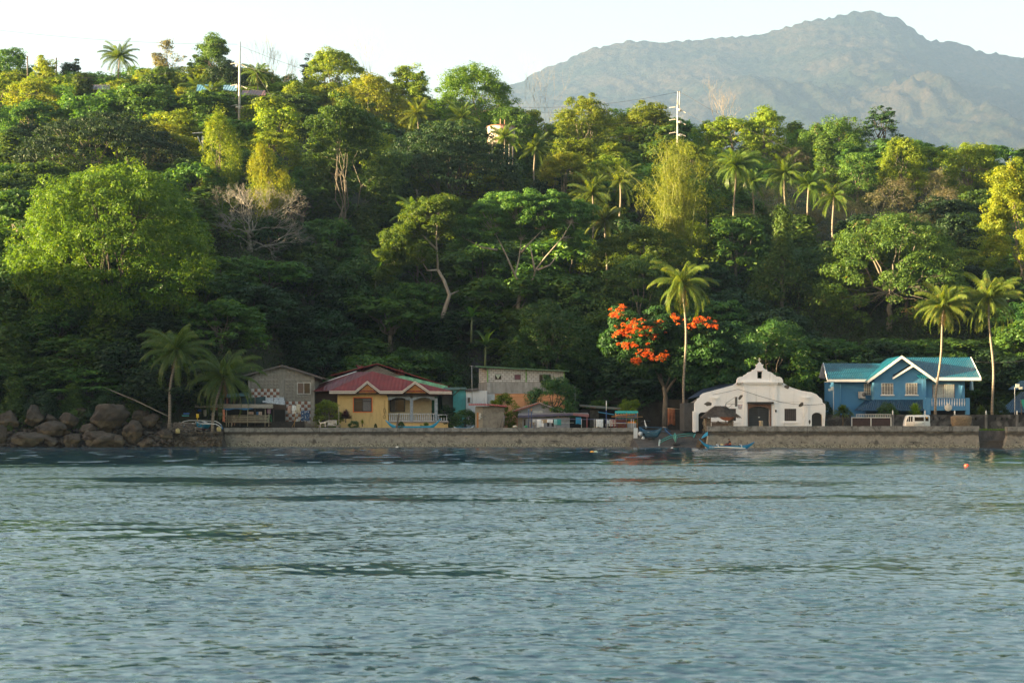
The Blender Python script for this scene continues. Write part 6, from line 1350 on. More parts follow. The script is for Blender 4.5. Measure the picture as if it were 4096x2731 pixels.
# the fisherman's canoe
Yf = 194.; wl = P(2908, 1794, Yf); L = 6.5; loc = Vector((PX(2908, Yf), Yf, -.13))
e = boat('outrigger_canoe', loc, 0, L, .62, .42, .80, .50, M((.02, .27, .50), .35, .12, 1.5), 'slim blue outrigger canoe carrying the fisherman in front of the chapel wall',
    arms=[[(-1.15, 0, .5), (-1.15, -.6, .62), (-1.15, -1.15, .35)], [(1.6, 0, .5), (1.6, -.6, .58), (1.6, -1.15, .25)], [(-1.15, 0, .5), (-1.15, .6, .62), (-1.15, 1.15, .3)], [(1.6, 0, .5), (1.6, .6, .6), (1.6, 1.15, .3)]],
    floats=[[(-1.6, -1.15, .30), (-.5, -1.17, .27), (1.2, -1.17, .20), (2.0, -1.15, .17)], [(-1.6, 1.15, .26), (0, 1.17, .24), (2.0, 1.15, .2)]], armm=BWH, fm=M((.74, .70, .60), .6, .15, 3), trim=M((.01, .13, .30), .4))
fc = bpy.data.curves.new('registration', 'FONT'); fc.body = '26 BAS N'; fc.size = .24; fc.extrude = .003; fo = bpy.data.objects.new('registration_mark', fc); COL.objects.link(fo); fo.parent = e; fo.rotation_euler = (R(90), 0, 0); fo.location = (-2.15, -.262, .20); fc.materials.append(BWH)
bpy.context.view_layer.update(); fm_ = bpy.data.meshes.new_from_object(fo.evaluated_get(bpy.context.evaluated_depsgraph_get())); o = link_mesh('registration_mark', fm_, BWH, e); o.rotation_euler = fo.rotation_euler; o.location = fo.location; bpy.data.objects.remove(fo); o.name = 'registration_mark'
mb = MB(); q = loc+Vector((-.62, 0, .42)); mb.box(q.x-.14, q.x+.16, q.y-.12, q.y+.12, q.z-.1, q.z+.24); mb.box(q.x+.16, q.x+.34, q.y-.12, q.y+.12, q.z-.1, q.z+.12); mb.box(q.x-.1, q.x-.02, q.y-.04, q.y+.04, q.z+.24, q.z+.30)
tag(mb.build('jerry_can', M((.72, .58, .30), .4, .2, 4), None, q), 'pale yellow jug standing in the canoe before the fisherman', 'jug')
mb = MB(); mb.sheet(lambda u, v: (loc.x-1.95+.5*u, Yf-.1+.25*v, .36+.06*math.sin(u*3)), 6, 3); tag(mb.build('cloth', M((.15, .55, .62), .6)), 'turquoise cloth lying in the front half of the canoe', 'cloth')
mb = MB(); q = loc+Vector((1.45, 0, .42)); mb.ell(q, (.22, .15, .12), 8, 5); tag(mb.build('bag', BLACK, None, q), 'small black bag behind the fisherman in the canoe', 'bag')
# ---- people
def skin_figure(name, joints, edges, radii, mat, parent=None, loc=(0, 0, 0), sub=2, root=0):
    me = bpy.data.meshes.new(name); me.from_pydata([tuple(j) for j in joints], edges, []); o = bpy.data.objects.new(name, me); COL.objects.link(o); o.location = loc
    if parent is not None: o.parent = parent
    md = o.modifiers.new('s', 'SKIN'); sv = me.skin_vertices[0].data
    for i, r_ in enumerate(radii): sv[i].radius = r_ if isinstance(r_, tuple) else (r_, r_); sv[i].use_root = (i == root)
    md.use_smooth_shade = True; s2 = o.modifiers.new('u', 'SUBSURF'); s2.levels = sub; s2.render_levels = sub
    bpy.context.view_layer.update(); dg = bpy.context.evaluated_depsgraph_get(); new = bpy.data.meshes.new_from_object(o.evaluated_get(dg)); o.modifiers.clear(); o.data = new
    new.materials.clear(); new.materials.append(mat); return o
m, n, l, bs = newmat('clothed_fisherman'); tc = n.new('ShaderNodeTexCoord').outputs['Object']; sp_ = n.new('ShaderNodeSeparateXYZ'); l.new(tc, sp_.inputs[0])
SKN = M((.30, .15, .08), .6, .1, 5); ORS = M((.85, .22, .02), .6, .3, 6); DKS = M((.035, .02, .02), .8); RDS = M((.16, .02, .03), .8, .2, 4)
def person(name, loc, label, body_m, pts, edges, rad, head, headr, parts=()):
    o = skin_figure(name, pts, edges, rad, body_m, None, loc); tag(o, label, 'person'); return o
# seated, legs forward along -x, torso leaning a little forward, arms reaching ahead (x forward = -1)
# indices: 0 pelvis 1 waist 2 chest 3 neck 4 head 5 crown 6 shL 7 elL 8 wrL 9 haL 10 shR 11 elR 12 wrR 13 haR 14 hipL 15 knL 16 anL 17 toL 18 hipR 19 knR 20 anR 21 toR
bj = [(0,0,.08),(-.01,0,.26),(-.07,0,.46),(-.14,0,.60),(-.17,0,.70),(-.17,0,.82),(-.08,-.19,.50),(-.20,-.23,.27),(-.44,-.19,.24),(-.52,-.17,.23),(-.08,.19,.50),(-.22,.23,.28),(-.44,.19,.25),(-.52,.17,.24),
 (-.05,-.10,.07),(-.43,-.15,.14),(-.80,-.12,.02),(-.88,-.12,.06),(-.05,.10,.07),(-.43,.15,.14),(-.80,.12,.02),(-.88,.12,.06),(-.205,0,.735)]
be = [(0,1),(1,2),(2,3),(3,4),(4,5),(2,6),(6,7),(7,8),(8,9),(2,10),(10,11),(11,12),(12,13),(0,14),(14,15),(15,16),(16,17),(0,18),(18,19),(19,20),(20,21)]
br = [(.15,.13),(.14,.12),(.16,.12),.06,.085,.085,.075,.048,.034,.03,.075,.048,.034,.03,.10,.075,.042,.035,.10,.075,.042,.035]
floc = loc+Vector((.40, 0, .46))
fis = person('person', floc, 'fisherman in a black and orange shirt and cap sitting in the blue canoe', SKN, bj[:22], be, br, None, None)
def overlay(src, name, mat, f, grow=.012):
    """clothing: the faces of the body that f keeps, pushed out by grow"""
    bm = bmesh.new(); bm.from_mesh(src.data); bm.normal_update()
    for v in bm.verts: v.co += v.normal*grow
    bmesh.ops.delete(bm, geom=[q for q in bm.faces if not f(q.calc_center_median())], context='FACES'); me = bpy.data.meshes.new(name); bm.to_mesh(me); bm.free()
    me.materials.clear(); me.polygons.foreach_set('use_smooth', [True]*len(me.polygons)); return link_mesh(name, me, mat, src)
overlay(fis, 'shirt_top', DKS, lambda c: c.z > .34 and c.z < .575 and c.x > -.40 or (c.z > .18 and abs(c.y) > .155 and c.x < -.10 and c.x > -.42), .014)
overlay(fis, 'shirt_lower', ORS, lambda c: .10 < c.z <= .35 and abs(c.y) < .17 and c.x > -.2, .016)
overlay(fis, 'trousers', RDS, lambda c: c.z < .22 and c.x > -.70, .014)
mb = MB(); h_ = floc+Vector((-.17, 0, .775)); mb.ell(h_+Vector((0, 0, .02)), (.105, .09, .075), 12, 7); mb.box(h_.x-.19, h_.x-.08, h_.y-.06, h_.y+.06, h_.z-.012, h_.z+.005); mb.build('cap', M((.03, .05, .055), .8), fis)
def hands(parent, pts, dirs, mat, s=1):
    for (p, d) in zip(pts, dirs):
        p = Vector(p); d = Vector(d).normalized(); sd = d.cross(Vector((0, 0, 1))).normalized()
        mb = MB()
        for k, ln in enumerate((.075, .085, .08, .06)): a = p+sd*(.028-.019*k); mb.tube([a, a+d*ln*.5-Vector((0, 0, .008)), a+d*ln*.8-Vector((0, 0, .035))], [.0095, .009, .007], 5)
        a = p+sd*.03-d*.02; mb.tube([a, a+sd*.025+d*.02, a+sd*.03+d*.045], [.011, .010, .008], 5); mb.build('fingers', mat, parent)
hands(fis, [floc+Vector(bj[9]), floc+Vector(bj[13])], [(-1, .1, -.2), (-1, -.1, -.2)], SKN)
mb = MB(); mb.ell(floc+Vector((-.265, 0, .735)), (.02, .016, .025), 6, 5)
for sy in (-1, 1): mb.ell(floc+Vector((-.17, sy*.088, .74)), (.02, .012, .03), 6, 5)
mb.build('nose_and_ears', SKN, fis)
mb = MB()
for sy in (-1, 1): mb.ell(floc+Vector((-.245, sy*.035, .755)), (.01, .013, .008), 6, 4)
mb.box(floc.x-.257, floc.x-.245, floc.y-.025, floc.y+.025, floc.z+.69, floc.z+.695); mb.build('eyes_and_mouth', BLACK, fis)
# person sitting in the bamboo shed, hood up, facing the water
ploc = P(937, 1690, 214.6)+Vector((0, 0, -.02))
bj2 = [(0,0,.08),(0,-.02,.28),(0,-.05,.48),(0,-.07,.62),(0,-.09,.72),(0,-.08,.84),(-.19,-.05,.50),(-.26,-.12,.27),(-.14,-.30,.20),(-.10,-.36,.18),(.19,-.05,.50),(.26,-.12,.27),(.14,-.30,.20),(.10,-.36,.18),
 (-.10,-.04,.07),(-.14,-.44,.12),(-.13,-.46,-.30),(-.13,-.56,-.34),(.10,-.04,.07),(.14,-.44,.12),(.13,-.46,-.30),(.13,-.56,-.34)]
per = person('person', ploc, 'person in a grey hooded top sitting behind the rails of the bamboo shed', SKN, bj2, be, br, None, None)
overlay(per, 'hooded_top', M((.22, .21, .20), .9, .2, 4), lambda c: .12 < c.z < .585, .016); overlay(per, 'shorts', M((.09, .03, .03), .9), lambda c: c.z <= .2 and c.y > -.46 and c.z > .0, .014)
mb = MB(); n_ = 12; o_ = ploc+Vector((0, -.06, .75))
mb.sheet(lambda u, v: (o_.x+.135*math.sin(v*math.pi*.95+.08)*math.cos(math.pi*u), o_.y-.09+.20*math.sin(math.pi*.5*(1-abs(2*v-1)))*math.sin(math.pi*u)*.9, o_.z-.16+.33*(1-math.cos(v*math.pi))/2), 14, 10); mb.build('hood', M((.26, .28, .20), .9, .2, 4), per)
hands(per, [ploc+Vector(bj2[9]), ploc+Vector(bj2[13])], [(.2, -1, -.3), (-.2, -1, -.3)], SKN)
mb = MB(); mb.ell(ploc+Vector((0, -.185, .745)), (.016, .02, .025), 6, 5); mb.build('nose', SKN, per)
mb = MB()
for s_ in (-1, 1): mb.ell(ploc+Vector((s_*.035, -.168, .765)), (.013, .01, .008), 6, 4)
mb.box(ploc.x-.025, ploc.x+.025, ploc.y-.176, ploc.y-.165, ploc.z+.70, ploc.z+.706); mb.build('eyes_and_mouth', BLACK, per)
# ---- canoe lying behind the sea wall, its bow and stern above the edge
Yk2 = 213.2; loc = Vector((PX(1652, Yk2), Yk2+.2, PZ(1712, Yk2)-.2)); boat('outrigger_canoe', loc, 0, 7.2, .7, .42, .85, 1.05, M((.02, .32, .55), .4, .12, 1.5), 'bright blue canoe lying on the sea wall before the porch', trim=M((.03, .36, .58), .4))
loc = Vector((PX(1855, Yk2), Yk2+.4, PZ(1712, Yk2)-.3)); boat('outrigger_canoe', loc, 0, 2.6, .5, .35, .15, .35, BWH, 'small white and blue boat just showing over the sea wall left of the hut', trim=BB)
mb = MB(); mb.prism([(PX(1580, 212.9), 2.1), (PX(1594, 212.9), PZ(1652, 212.9)), (PX(1598, 212.9), PZ(1652, 212.9)), (PX(1589, 212.9), 2.1)][::-1], 212.9, 213.1); tag(mb.build('mooring_post', M((.13, .11, .095), .9, .4, 4)), 'grey weathered post standing before the blue canoe by the porch', 'post')
# outrigger boat on the ledge, bow toward the water
loc = P(802, 1717, 210.6); e = thing('outrigger_boat', loc, 'white and blue outrigger boat with curved white arms pulled up on the left ledge', 'boat')
place(hull(MB(), 5.2, 1.05, .62, .30, .2), loc+Vector((.0, 2.0, .05)), R(80)).build('hull', M((.02, .26, .44), .4, .15, 2), e)
mb = MB(); 
for sy in (-1, 1): mb.tube([(s*2.6, sy*.53*max(.02, (1-abs(s)**2.6))**.8, .62+max(0, (abs(s)-.45)/.55)**2.2*(.3 if s < 0 else .2)) for s in np.linspace(-.97, .97, 20)], .05, 5)
place(mb, loc+Vector((0, 2.0, .05)), R(80)).build('gunwale', BWH, e)
mb = MB(); mb.sheet(lambda u, v: (-1.3+1.5*v, -.62+1.24*u, .78+.22*math.sin(u*math.pi)+.02*math.sin(u*20)), 12, 5); o = place(mb, loc+Vector((0, 2.0, .05)), R(80)).build('cover', BWH, e)
mb = MB(); mb.tube([(s*2.4, 0, .005+max(0, (abs(s)-.55)/.45)**2*.25) for s in np.linspace(-.9, .9, 12)], .05, 5); place(mb, loc+Vector((0, 2.0, .05)), R(80)).build('keel', M((.22, .03, .03), .5), e)
for d, zz in ((0, .60), (2.2, 1.0)):
    mb = MB(); mb.tube([P(a, b, 210.8+d) for a, b in ((731+d*-5, 1706-d*6), (742-d*3, 1696-d*5), (760-d*2, 1692-d*5), (808, 1693-d*5.2), (862, 1695-d*5), (876, 1702-d*5), (889-d*1, 1713-d*6))], .05, 6); mb.build('outrigger_arm', BWH, e)
for a, b, c_, d in ((733, 1707, 720, 1689), (890, 1714, 884, 1698)):
    mb = MB(); mb.tube([P(a, b, 210.3), P(c_, d, 213.2)], .09, 7); mb.build('float', M((.02, .13, .30), .4), e)
q = P(790, 1671, 211.8); mb = MB(); mb.tube([q-Vector((0, 0, .35)), q+Vector((-.02, 0, .2))], .035, 5); mb.lathe(q, [(.17, .02), (.19, .04), (.165, .5), (.15, .52)], 12); tag(mb.build('bucket', M((.78, .52, .02), .4, .1, 3), None, q), 'yellow bucket upturned on a stick above the white boat', 'bucket')
def jerry(px, py, Y, label):
    q = P(px, py, Y); e = thing('jerry_can', q, label, 'jerry can', None); mb = MB(); mb.lathe((0, 0, 0), [(.20, .0), (.27, .04), (.28, .42), (.22, .52), (.09, .56)], 14); mb.v = [(q.x+v[0]*1.05, q.y+v[1]*.7, q.z+v[2]*1.05) for v in mb.v]; mb.build('body', M((.42, .36, .16), .5, .25, 3), e)
    mb = MB(); mb.tube([(q.x-.1, q.y, q.z+.56), (q.x-.08, q.y, q.z+.66), (q.x+.12, q.y, q.z+.64), (q.x+.13, q.y, q.z+.55)], .03, 5); mb.build('handle', M((.40, .35, .16), .5), e)
jerry(711, 1733, 208.9, 'yellowed jerry can at the left end of the rocky ledge'); jerry(876, 1725, 210.3, 'yellowed jerry can under the right arm of the white boat')
for i, (px, py, nm, rr_, hh, col, lb, ct) in enumerate([(746, 1656, 'crate', .35, .16, (.02, .12, .42), 'blue plastic crate on the heap left of the white boat', 'crate'), (742, 1664, 'tray', .42, .12, (.03, .35, .38), 'turquoise tray under the blue crate on the heap', 'tray'), (797, 1645, 'basin', .26, .35, (.01, .07, .35), 'dark blue basin hanging by the shore palms', 'basin'), (820, 1665, 'drum', .22, .9, (.36, .36, .30), 'pale upright drum behind the palms', 'drum'), (851, 1663, 'sack', .3, .45, (.17, .19, .16), 'grey green sack left of the leaning palm trunk', 'sack'), (882, 1663, 'sack', .3, .45, (.18, .20, .17), 'grey green sack right of the leaning palm trunk', 'sack'), (855, 1640, 'box', .45, .3, (.30, .10, .03), 'rusty orange box on the ledge behind the palms', 'box')]):
    q = P(px, py, 213.5 if i < 2 else 216.3); mb = MB()
    if nm in ('crate', 'tray', 'box'):
        mb.box(q.x-rr_, q.x+rr_, q.y-.25, q.y+.25, q.z, q.z+.04); [mb.box(q.x-rr_ if s < 0 else q.x+rr_-.03, q.x-rr_+.03 if s < 0 else q.x+rr_, q.y-.25, q.y+.25, q.z+.04, q.z+hh) for s in (-1, 1)]; [mb.box(q.x-rr_+.03, q.x+rr_-.03, q.y-.25 if s < 0 else q.y+.22, q.y-.22 if s < 0 else q.y+.25, q.z+.04, q.z+hh) for s in (-1, 1)]
    else: mb.lathe(q, [(rr_*.8, 0), (rr_, .15*hh), (rr_*1.02, .6*hh), (rr_*(.95 if nm == 'drum' else .55), hh)], 12)
    tag(mb.build(nm, M(col, .5, .2, 3), None, q), lb, ct)
mb = MB(); g = np.random.default_rng(5)
for k in range(420): q = P(g.normal(745, 30), g.uniform(1690, 1726), 0.001+g.uniform(209.6, 212.5)); mb.ell((q.x, q.y, q.z), (g.uniform(.06, .17), g.uniform(.06, .15), g.uniform(.05, .11)), 6, 4)
tag(mb.build('rubble', M((.24, .21, .18), .9, .5, 1.2, None, 0, False, .5)), kind='stuff')
mb = MB(); mb.box(PX(690, 214), PX(790, 214), 213.2, 215.5, 1.2, PZ(1694, 214)); mb.v = [(v[0]+.3*math.sin(i*2.), v[1], v[2]+.2*math.sin(i*3.)) for i, v in enumerate(mb.v)]; tag(mb.build('bank_ground', BOUL), kind='structure')
# ---- dog, box, plank by the bush
q = P(1292, 1708, 212.7); D = 1.0
dj = [(-.28,0,.50),(-.10,0,.50),(.12,0,.51),(.28,0,.55),(.38,0,.66),(.44,0,.70),(.60,0,.655),(-.28,-.09,.36),(-.34,-.09,.22),(-.27,-.09,.02),(-.28,.09,.36),(-.38,.09,.22),(-.33,.09,.02),(.25,-.08,.34),(.26,-.08,.18),(.24,-.08,.02),(.25,.08,.34),(.30,.08,.18),(.30,.08,.02),(-.38,0,.56),(-.50,0,.70),(-.46,0,.86),(-.38,0,.90)]
de = [(0,1),(1,2),(2,3),(3,4),(4,5),(5,6),(0,7),(7,8),(8,9),(0,10),(10,11),(11,12),(3,13),(13,14),(14,15),(3,16),(16,17),(17,18),(0,19),(19,20),(20,21),(21,22)]
dr = [.115,.105,.135,.12,.08,.095,.042,.07,.038,.032,.07,.038,.032,.06,.036,.032,.06,.036,.032,.04,.032,.026,.018]
DOGM = M((.62, .52, .40), .8, .12, 4); dog = skin_figure('dog', [tuple(Vector(p)*1.08) for p in dj], de, [x*1.0 for x in dr], DOGM, None, q, 2, 1); tag(dog, 'cream dog with raised curled tail standing on the sea wall', 'dog')
mb = MB()
for s_ in (-1, 1): o_ = q+Vector((.45, s_*.07, .80)); mb.add([o_+Vector((-.05, 0, 0)), o_+Vector((.03, 0, 0)), o_+Vector((-.05, s_*.06, -.12)), o_+Vector((-.02, -s_*.02, .0))], [(0, 1, 2), (0, 2, 3), (1, 2, 3), (0, 1, 3)])
mb.build('ears', M((.40, .28, .18), .8), dog); mb = MB(); mb.ell(q+Vector((.685, 0, .71)), (.02, .02, .018), 6, 4)
for s_ in (-1, 1): mb.ell(q+Vector((.53, s_*.075, .775)), (.012, .012, .012), 5, 4)
mb.build('nose_and_eyes', BLACK, dog)
Y = 213.0; q = P(1328, 1704, Y); mb = MB(); x0, x1, z0, z1 = PX(1311, Y), PX(1346, Y), PZ(1699, Y), PZ(1680, Y)
mb.box(x0, x1, Y+.3, Y+.34, z0, z1)
for a in ((x0, x0+.07, z0, z1), (x1-.07, x1, z0, z1), (x0+.07, x1-.07, z0, z0+.07), (x0+.07, x1-.07, z1-.07, z1)): mb.box(a[0], a[1], Y, Y+.3, a[2], a[3])
tag(mb.build('cool_box', M((.70, .67, .62), .6, .1, 2, (.40, .22, .10), .35)), 'white open box lying on its side beside the dog', 'box')
mb = MB(); mb.box(PX(1268, Y), PX(1362, Y), Y-.1, Y+.5, PZ(1703, Y), PZ(1700, Y)); mb.box(PX(1275, Y), PX(1283, Y), Y, Y+.4, 2.1, PZ(1703, Y)); mb.box(PX(1345, Y), PX(1353, Y), Y, Y+.4, 2.1, PZ(1703, Y)); tag(mb.build('plank_bench', M((.35, .31, .25), .9, .3, 3)), 'rough plank bench under the white box and the dog', 'bench')
mb = MB(); mb.tube([P(1356, 1708, 212.8), P(1355, 1628, 212.8)], .04, 5); tag(mb.build('bamboo_pole', BAM), 'upright bamboo pole left of the purple plant', 'pole')
# ---- washing and yard of the low house
Y = 214.2; BLP = M((.16, .17, .30), .5); e = thing('pipe_railing', P(2300, 1710, Y), 'long thin purple and white pipe railing carrying washing on the sea wall', 'railing')
mb = MB(); mb.tube([P(2110, 1676, Y), P(2540, 1677, Y)], .03, 5); mb.build('top_pipe', BLP, e)
mb = MB(); mb.tube([P(2200, 1690, Y+.05), P(2296, 1690.5, Y+.05)], .02, 4); mb.tube([P(2446, 1692, Y+.05), P(2546, 1693, Y+.05)], .03, 4); mb.build('middle_pipe', M((.55, .56, .45), .5), e)
for a in (2220, 2326, 2377, 2411, 2428, 2525, 2534):
    mb = MB(); mb.tube([P(a, 1712, Y), P(a, 1675, Y)], .032, 5); mb.build('upright', M((.62, .62, .60), .5), e)
for a, t in ((2114, 1635), (2125, 1633)):
    mb = MB(); mb.tube([P(a, 1712, 213.6), P(a+1, t+12, 213.6)], .05, 6); o = tag(mb.build('mooring_pole', M((.02, .05, .16), .5)), 'blue pole at the left end of the washing, the %s one' % ('left' if a < 2120 else 'orange topped'), 'pole'); mb = MB(); mb.tube([P(a+1, t+12, 213.6), P(a+1, t, 213.6)], .051, 6)
    b_ = mb.build('pole_top', M((.45, .16, .03) if a > 2120 else (.03, .10, .26), .5), None, (0, 0, 0)); b_.parent = o
G2 = [(2137, 14, 21, (.52, .50, .50), 'grey patterned shirt at the left of the railing washing', 'shirt'), (2160, 28, 32, (.72, .73, .75), 'long white towel on the pipe railing', 'towel'), (2177, 22, 15, (.36, .27, .17), 'khaki shorts on the pipe railing', 'shorts'), (2200, 23, 14, (.74, .74, .76), 'white shorts on the pipe railing', 'shorts'), (2222, 13, 22, (.25, .50, .50), 'pale teal shirt on the pipe railing', 'shirt'), (2237, 16, 24, (.04, .26, .25), 'dark teal shirt on the pipe railing', 'shirt'), (2398, 29, 32, (.66, .70, .72), 'large white sheet on the right part of the pipe railing', 'sheet')]
for i, (a, b, h_, c_, lb, nm) in enumerate(G2): cloth(a, b, 1676.5, h_, Y-.06, CL(c_), lb, 'sheet' if nm == 'sheet' else ('towel' if nm == 'towel' else 'clothing'), nm, 40+i)
# black trousers with two legs
mb = MB(); 
for s_ in (-1, 1): x0 = PX(2202+s_*9-4.5, Y+.1); x1 = PX(2202+s_*9+4.5, Y+.1); mb.box(x0, x1, Y+.1, Y+.16, PZ(1705, Y), PZ(1688, Y))
mb.box(PX(2188.5, Y+.1), PX(2215.5, Y+.1), Y+.1, Y+.16, PZ(1688, Y), PZ(1678, Y)); tag(mb.build('trousers', CL((.02, .018, .022))), 'black trousers hanging behind the white shorts', 'clothing')
cloth(2314, 22, 1668, 28, 217.2, CL((.03, .25, .45)), 'blue shirt hanging under the maroon fascia of the low house', 'clothing', 'shirt', 60)
mb = MB(); mb.ell((0, 0, 0), (.32, .25, .16), 10, 6); q = P(2060, 1706, 213.4); mb.v = [(q.x+v[0], q.y+v[1], q.z+v[2]+.03*math.sin(v[0]*20)) for v in mb.v]; tag(mb.build('sack', M((.55, .50, .38), .8, .2, 4), None, q), 'pale stuffed sack on the sea wall between hut and low house', 'sack')
q = P(2104, 1710, 213.6); mb = MB(); mb.lathe(q, [(.16, 0), (.2, .26), (.18, .27), (.15, .05)], 12); tag(mb.build('basin', M((.05, .36, .16), .5), None, q), 'green plastic basin at the foot of the blue poles', 'basin')
e = thing('stool', P(2128, 1706, 213.9), 'small wooden stand beside the blue poles', 'stand'); mb = MB(); mb.pbox(2114, 2142, 1688, 1691, 213.8, .4); mb.build('top', BAM, e); mb = MB(); mb.tube([P(2119, 1712, 214), P(2124, 1691, 214)], .04, 4); mb.tube([P(2138, 1712, 214), P(2134, 1691, 214)], .04, 4); mb.build('legs', M((.30, .15, .06), .8), e)
for i, (a, b, c_) in enumerate([((2000, 1712), (2012, 1664), 'left leaning driftwood pole against the right side of the small hut'), ((2014, 1712), (2016, 1660), 'thick grey stake standing right of the small hut')]):
    mb = MB(); mb.tube([P(*a, 214.8), P(*b, 215)], .05 if i == 0 else .12, 6); tag(mb.build('stake', M((.15, .13, .11), .9)), c_, 'stake')
mb = MB(); mb.tube([P(2425, 1712, 214.6), P(2425, 1640, 214.6)], .06, 6); o = tag(mb.build('flag_pole', M((.03, .07, .22), .5)), 'tall pole, white above and blue below, rising over the washing', 'pole'); mb = MB(); mb.tube([P(2425, 1640, 214.6), P(2425.5, 1602, 214.6)], .061, 6); b_ = mb.build('white_section', WHITE); b_.parent = o
# blue stall
Y = 216.; e = thing('blue_stall', P(2506, 1708, Y), 'blue stall with teal roof edge and bamboo awning at the end of the sea wall', 'stall')
mb = MB(); mb.pbox(2462, 2550, 1647, 1671, Y+.4, .1); mb.build('blue_panel', M((.02, .20, .50), .5, .15, 2), e); mb = MB(); mb.slab([P(2459, 1650, Y), P(2553, 1650, Y), P(2552, 1643, Y+.8), P(2461, 1643, Y+.8)], .12); mb.build('roof', M((.02, .36, .33), .6), e)
mb = MB()
for k in range(8): mb.pbox(2461+k*11.2, 2462.3+k*11.2, 1649, 1662, Y+.3, .08)
mb.build('roof_slats', BWH, e); mb = MB(); mb.tube([P(2460, 1661, Y), P(2540, 1657, Y)], .09, 5); mb.tube([P(2446, 1666, Y-.3), P(2571, 1666.5, Y-.3)], .05, 5); mb.tube([P(2480, 1659, Y-.1), P(2538, 1658, Y-.1)], .08, 5); mb.build('bamboo_bundle', M((.40, .20, .07), .8, .3, 3), e)
mb = MB(); mb.slab([P(2462, 1669, Y-.2), P(2552, 1670, Y-.2), P(2552, 1666, Y+1.4), P(2462, 1666, Y+1.4)], .05); mb.build('awning', M((.10, .22, .26), .7), e)
mb = MB()
for a in (2464, 2506, 2549): mb.tube([P(a, 1712, Y), P(a, 1650, Y)], .06, 5)
mb.build('posts', M((.30, .17, .08), .8), e); mb = MB(); mb.pbox(2464, 2508, 1676, 1712, Y+.8, .1); mb.build('board_wall', M((.16, .05, .025), .7, .5, 3), e); mb = MB(); mb.pbox(2436, 2462, 1676, 1704, Y+.9, .1); mb.build('white_board', M((.48, .50, .48), .7), e)
mb = MB(); mb.pbox(2510, 2545, 1694, 1712, Y+.2, .9); mb.build('counter', M((.32, .34, .36), .7, .2, 2), e)
q = P(2527, 1692, 216.6); mb = MB(); mb.pbox(2511, 2543, 1685, 1692, 216.3, .5); tag(mb.build('crate', M((.80, .27, .02), .5, .2, 4), None, q), 'orange crate on the counter of the blue stall', 'crate')
REDC = M((.35, .04, .04), .4); chair(2450, 1709, 214.9, REDC, 'red plastic chair left of the blue table', 1.25); chair(2460, 1708, 215.5, M((.30, .035, .04), .4), 'second red plastic chair half behind the other one', 1.3)
e = thing('table', P(2484, 1710, 214.9), 'low table with blue top in front of the blue stall', 'table'); mb = MB(); mb.pbox(2467, 2502, 1688, 1692, 214.7, .6); mb.build('top', M((.02, .03, .16), .5), e)
for a in (2468, 2501):
    mb = MB(); mb.tube([P(a, 1712, 214.9), P(a, 1692, 214.9)], .035, 5); mb.build('leg', M((.10, .05, .16), .5), e)
q = P(2432, 1694, 215.2); mb = MB(); mb.lathe(q, [(.13, 0), (.15, .05), (.15, .32), (.13, .42), (.06, .46)], 12); tag(mb.build('water_jug', M((.62, .66, .70), .3), None, q), 'white water jug left of the red chairs', 'jug'); q = P(2428, 1711, 215.2); mb = MB(); mb.lathe(q, [(.15, 0), (.21, .5), (.2, .51), (.14, .06)], 12); tag(mb.build('bucket', M((.52, .47, .36), .5), None, q), 'beige bucket below the white water jug', 'bucket')
mb = MB(); mb.pprism([(2535, 1711), (2551, 1711), (2550, 1753), (2534, 1754)][::-1], 211.4, .12); tag(mb.build('white_board', M((.62, .66, .68), .5, .08, 2)), 'upright white board fixed at the right end of the long sea wall', 'board')
mb = MB(); mb.box(PX(2536, 211), PX(2551, 211), 211.2, 212.8, -.5, PZ(1752, 211)); mb.box(PX(2551, 211), PX(2566, 211), 211.0, 212.5, -.5, PZ(1749, 211)); tag(mb.build('concrete_pier', M((.17, .17, .165), .9, .4, 2, (.06, .06, .055), .5, True)), 'grey concrete pier under the white board', 'pier')
for i, (a, b, r1, r2, lb) in enumerate([(2562, 1735, .32, .30, 'white plastic bag with a dark mark on top of the pier'), (2573, 1755, .24, .38, 'white plastic bag hanging lower on the right of the pier')]):
    q = P(a, b, 210.8); mb = MB(); mb.ell(q, (r1, r1*.7, r2), 10, 8); mb.v = [(v[0]+.03*math.sin(v[2]*23+v[0]*9), v[1], v[2]+.03*math.sin(v[0]*25)) for v in mb.v]; tag(mb.build('plastic_bag', M((.55, .60, .62), .4, .2, 5), None, q), lb, 'bag')
# ---- boat beach
def tyre(px, py, Y, label, r=.33, flat=True):
    q = P(px, py, Y); vs = []; n1, n2 = 20, 8
    for i in range(n1):
        for j in range(n2):
            a, b = 6.283*i/n1, 6.283*j/n2; vs.append((q.x+(r+.12*math.cos(b))*math.cos(a), q.y+(r+.12*math.cos(b))*math.sin(a), q.z+.13+.13*math.sin(b)))
    mb = MB(); mb.add(vs, [(i*n2+j, ((i+1)%n1)*n2+j, ((i+1)%n1)*n2+(j+1)%n2, i*n2+(j+1)%n2) for i in range(n1) for j in range(n2)], True); tag(mb.build('tyre', M((.015, .015, .015), .8), None, q), label, 'tyre')
tyre(2606, 1757, 206.5, 'old tyre under the bow of the dark blue boat'); tyre(2585, 1740, 211, 'old tyre under the rear of the dark blue boat'); tyre(2706, 1781, 202.2, 'old tyre under the turquoise canoe', .38); tyre(2584, 1690, 219, 'old tyre lying near the flame tree roots', .5)
loc = P(2608, 1756, 207.); loc = Vector((loc.x, 209.8, loc.z+.18)); e = thing('outrigger_boat', loc, 'dark blue outrigger boat with tall white stem pulled up on the dark beach', 'boat')
place(hull(MB(), 6.2, .95, .85, .35, .5), loc, R(112), R(2)).build('hull', NB, e)
mb = MB()
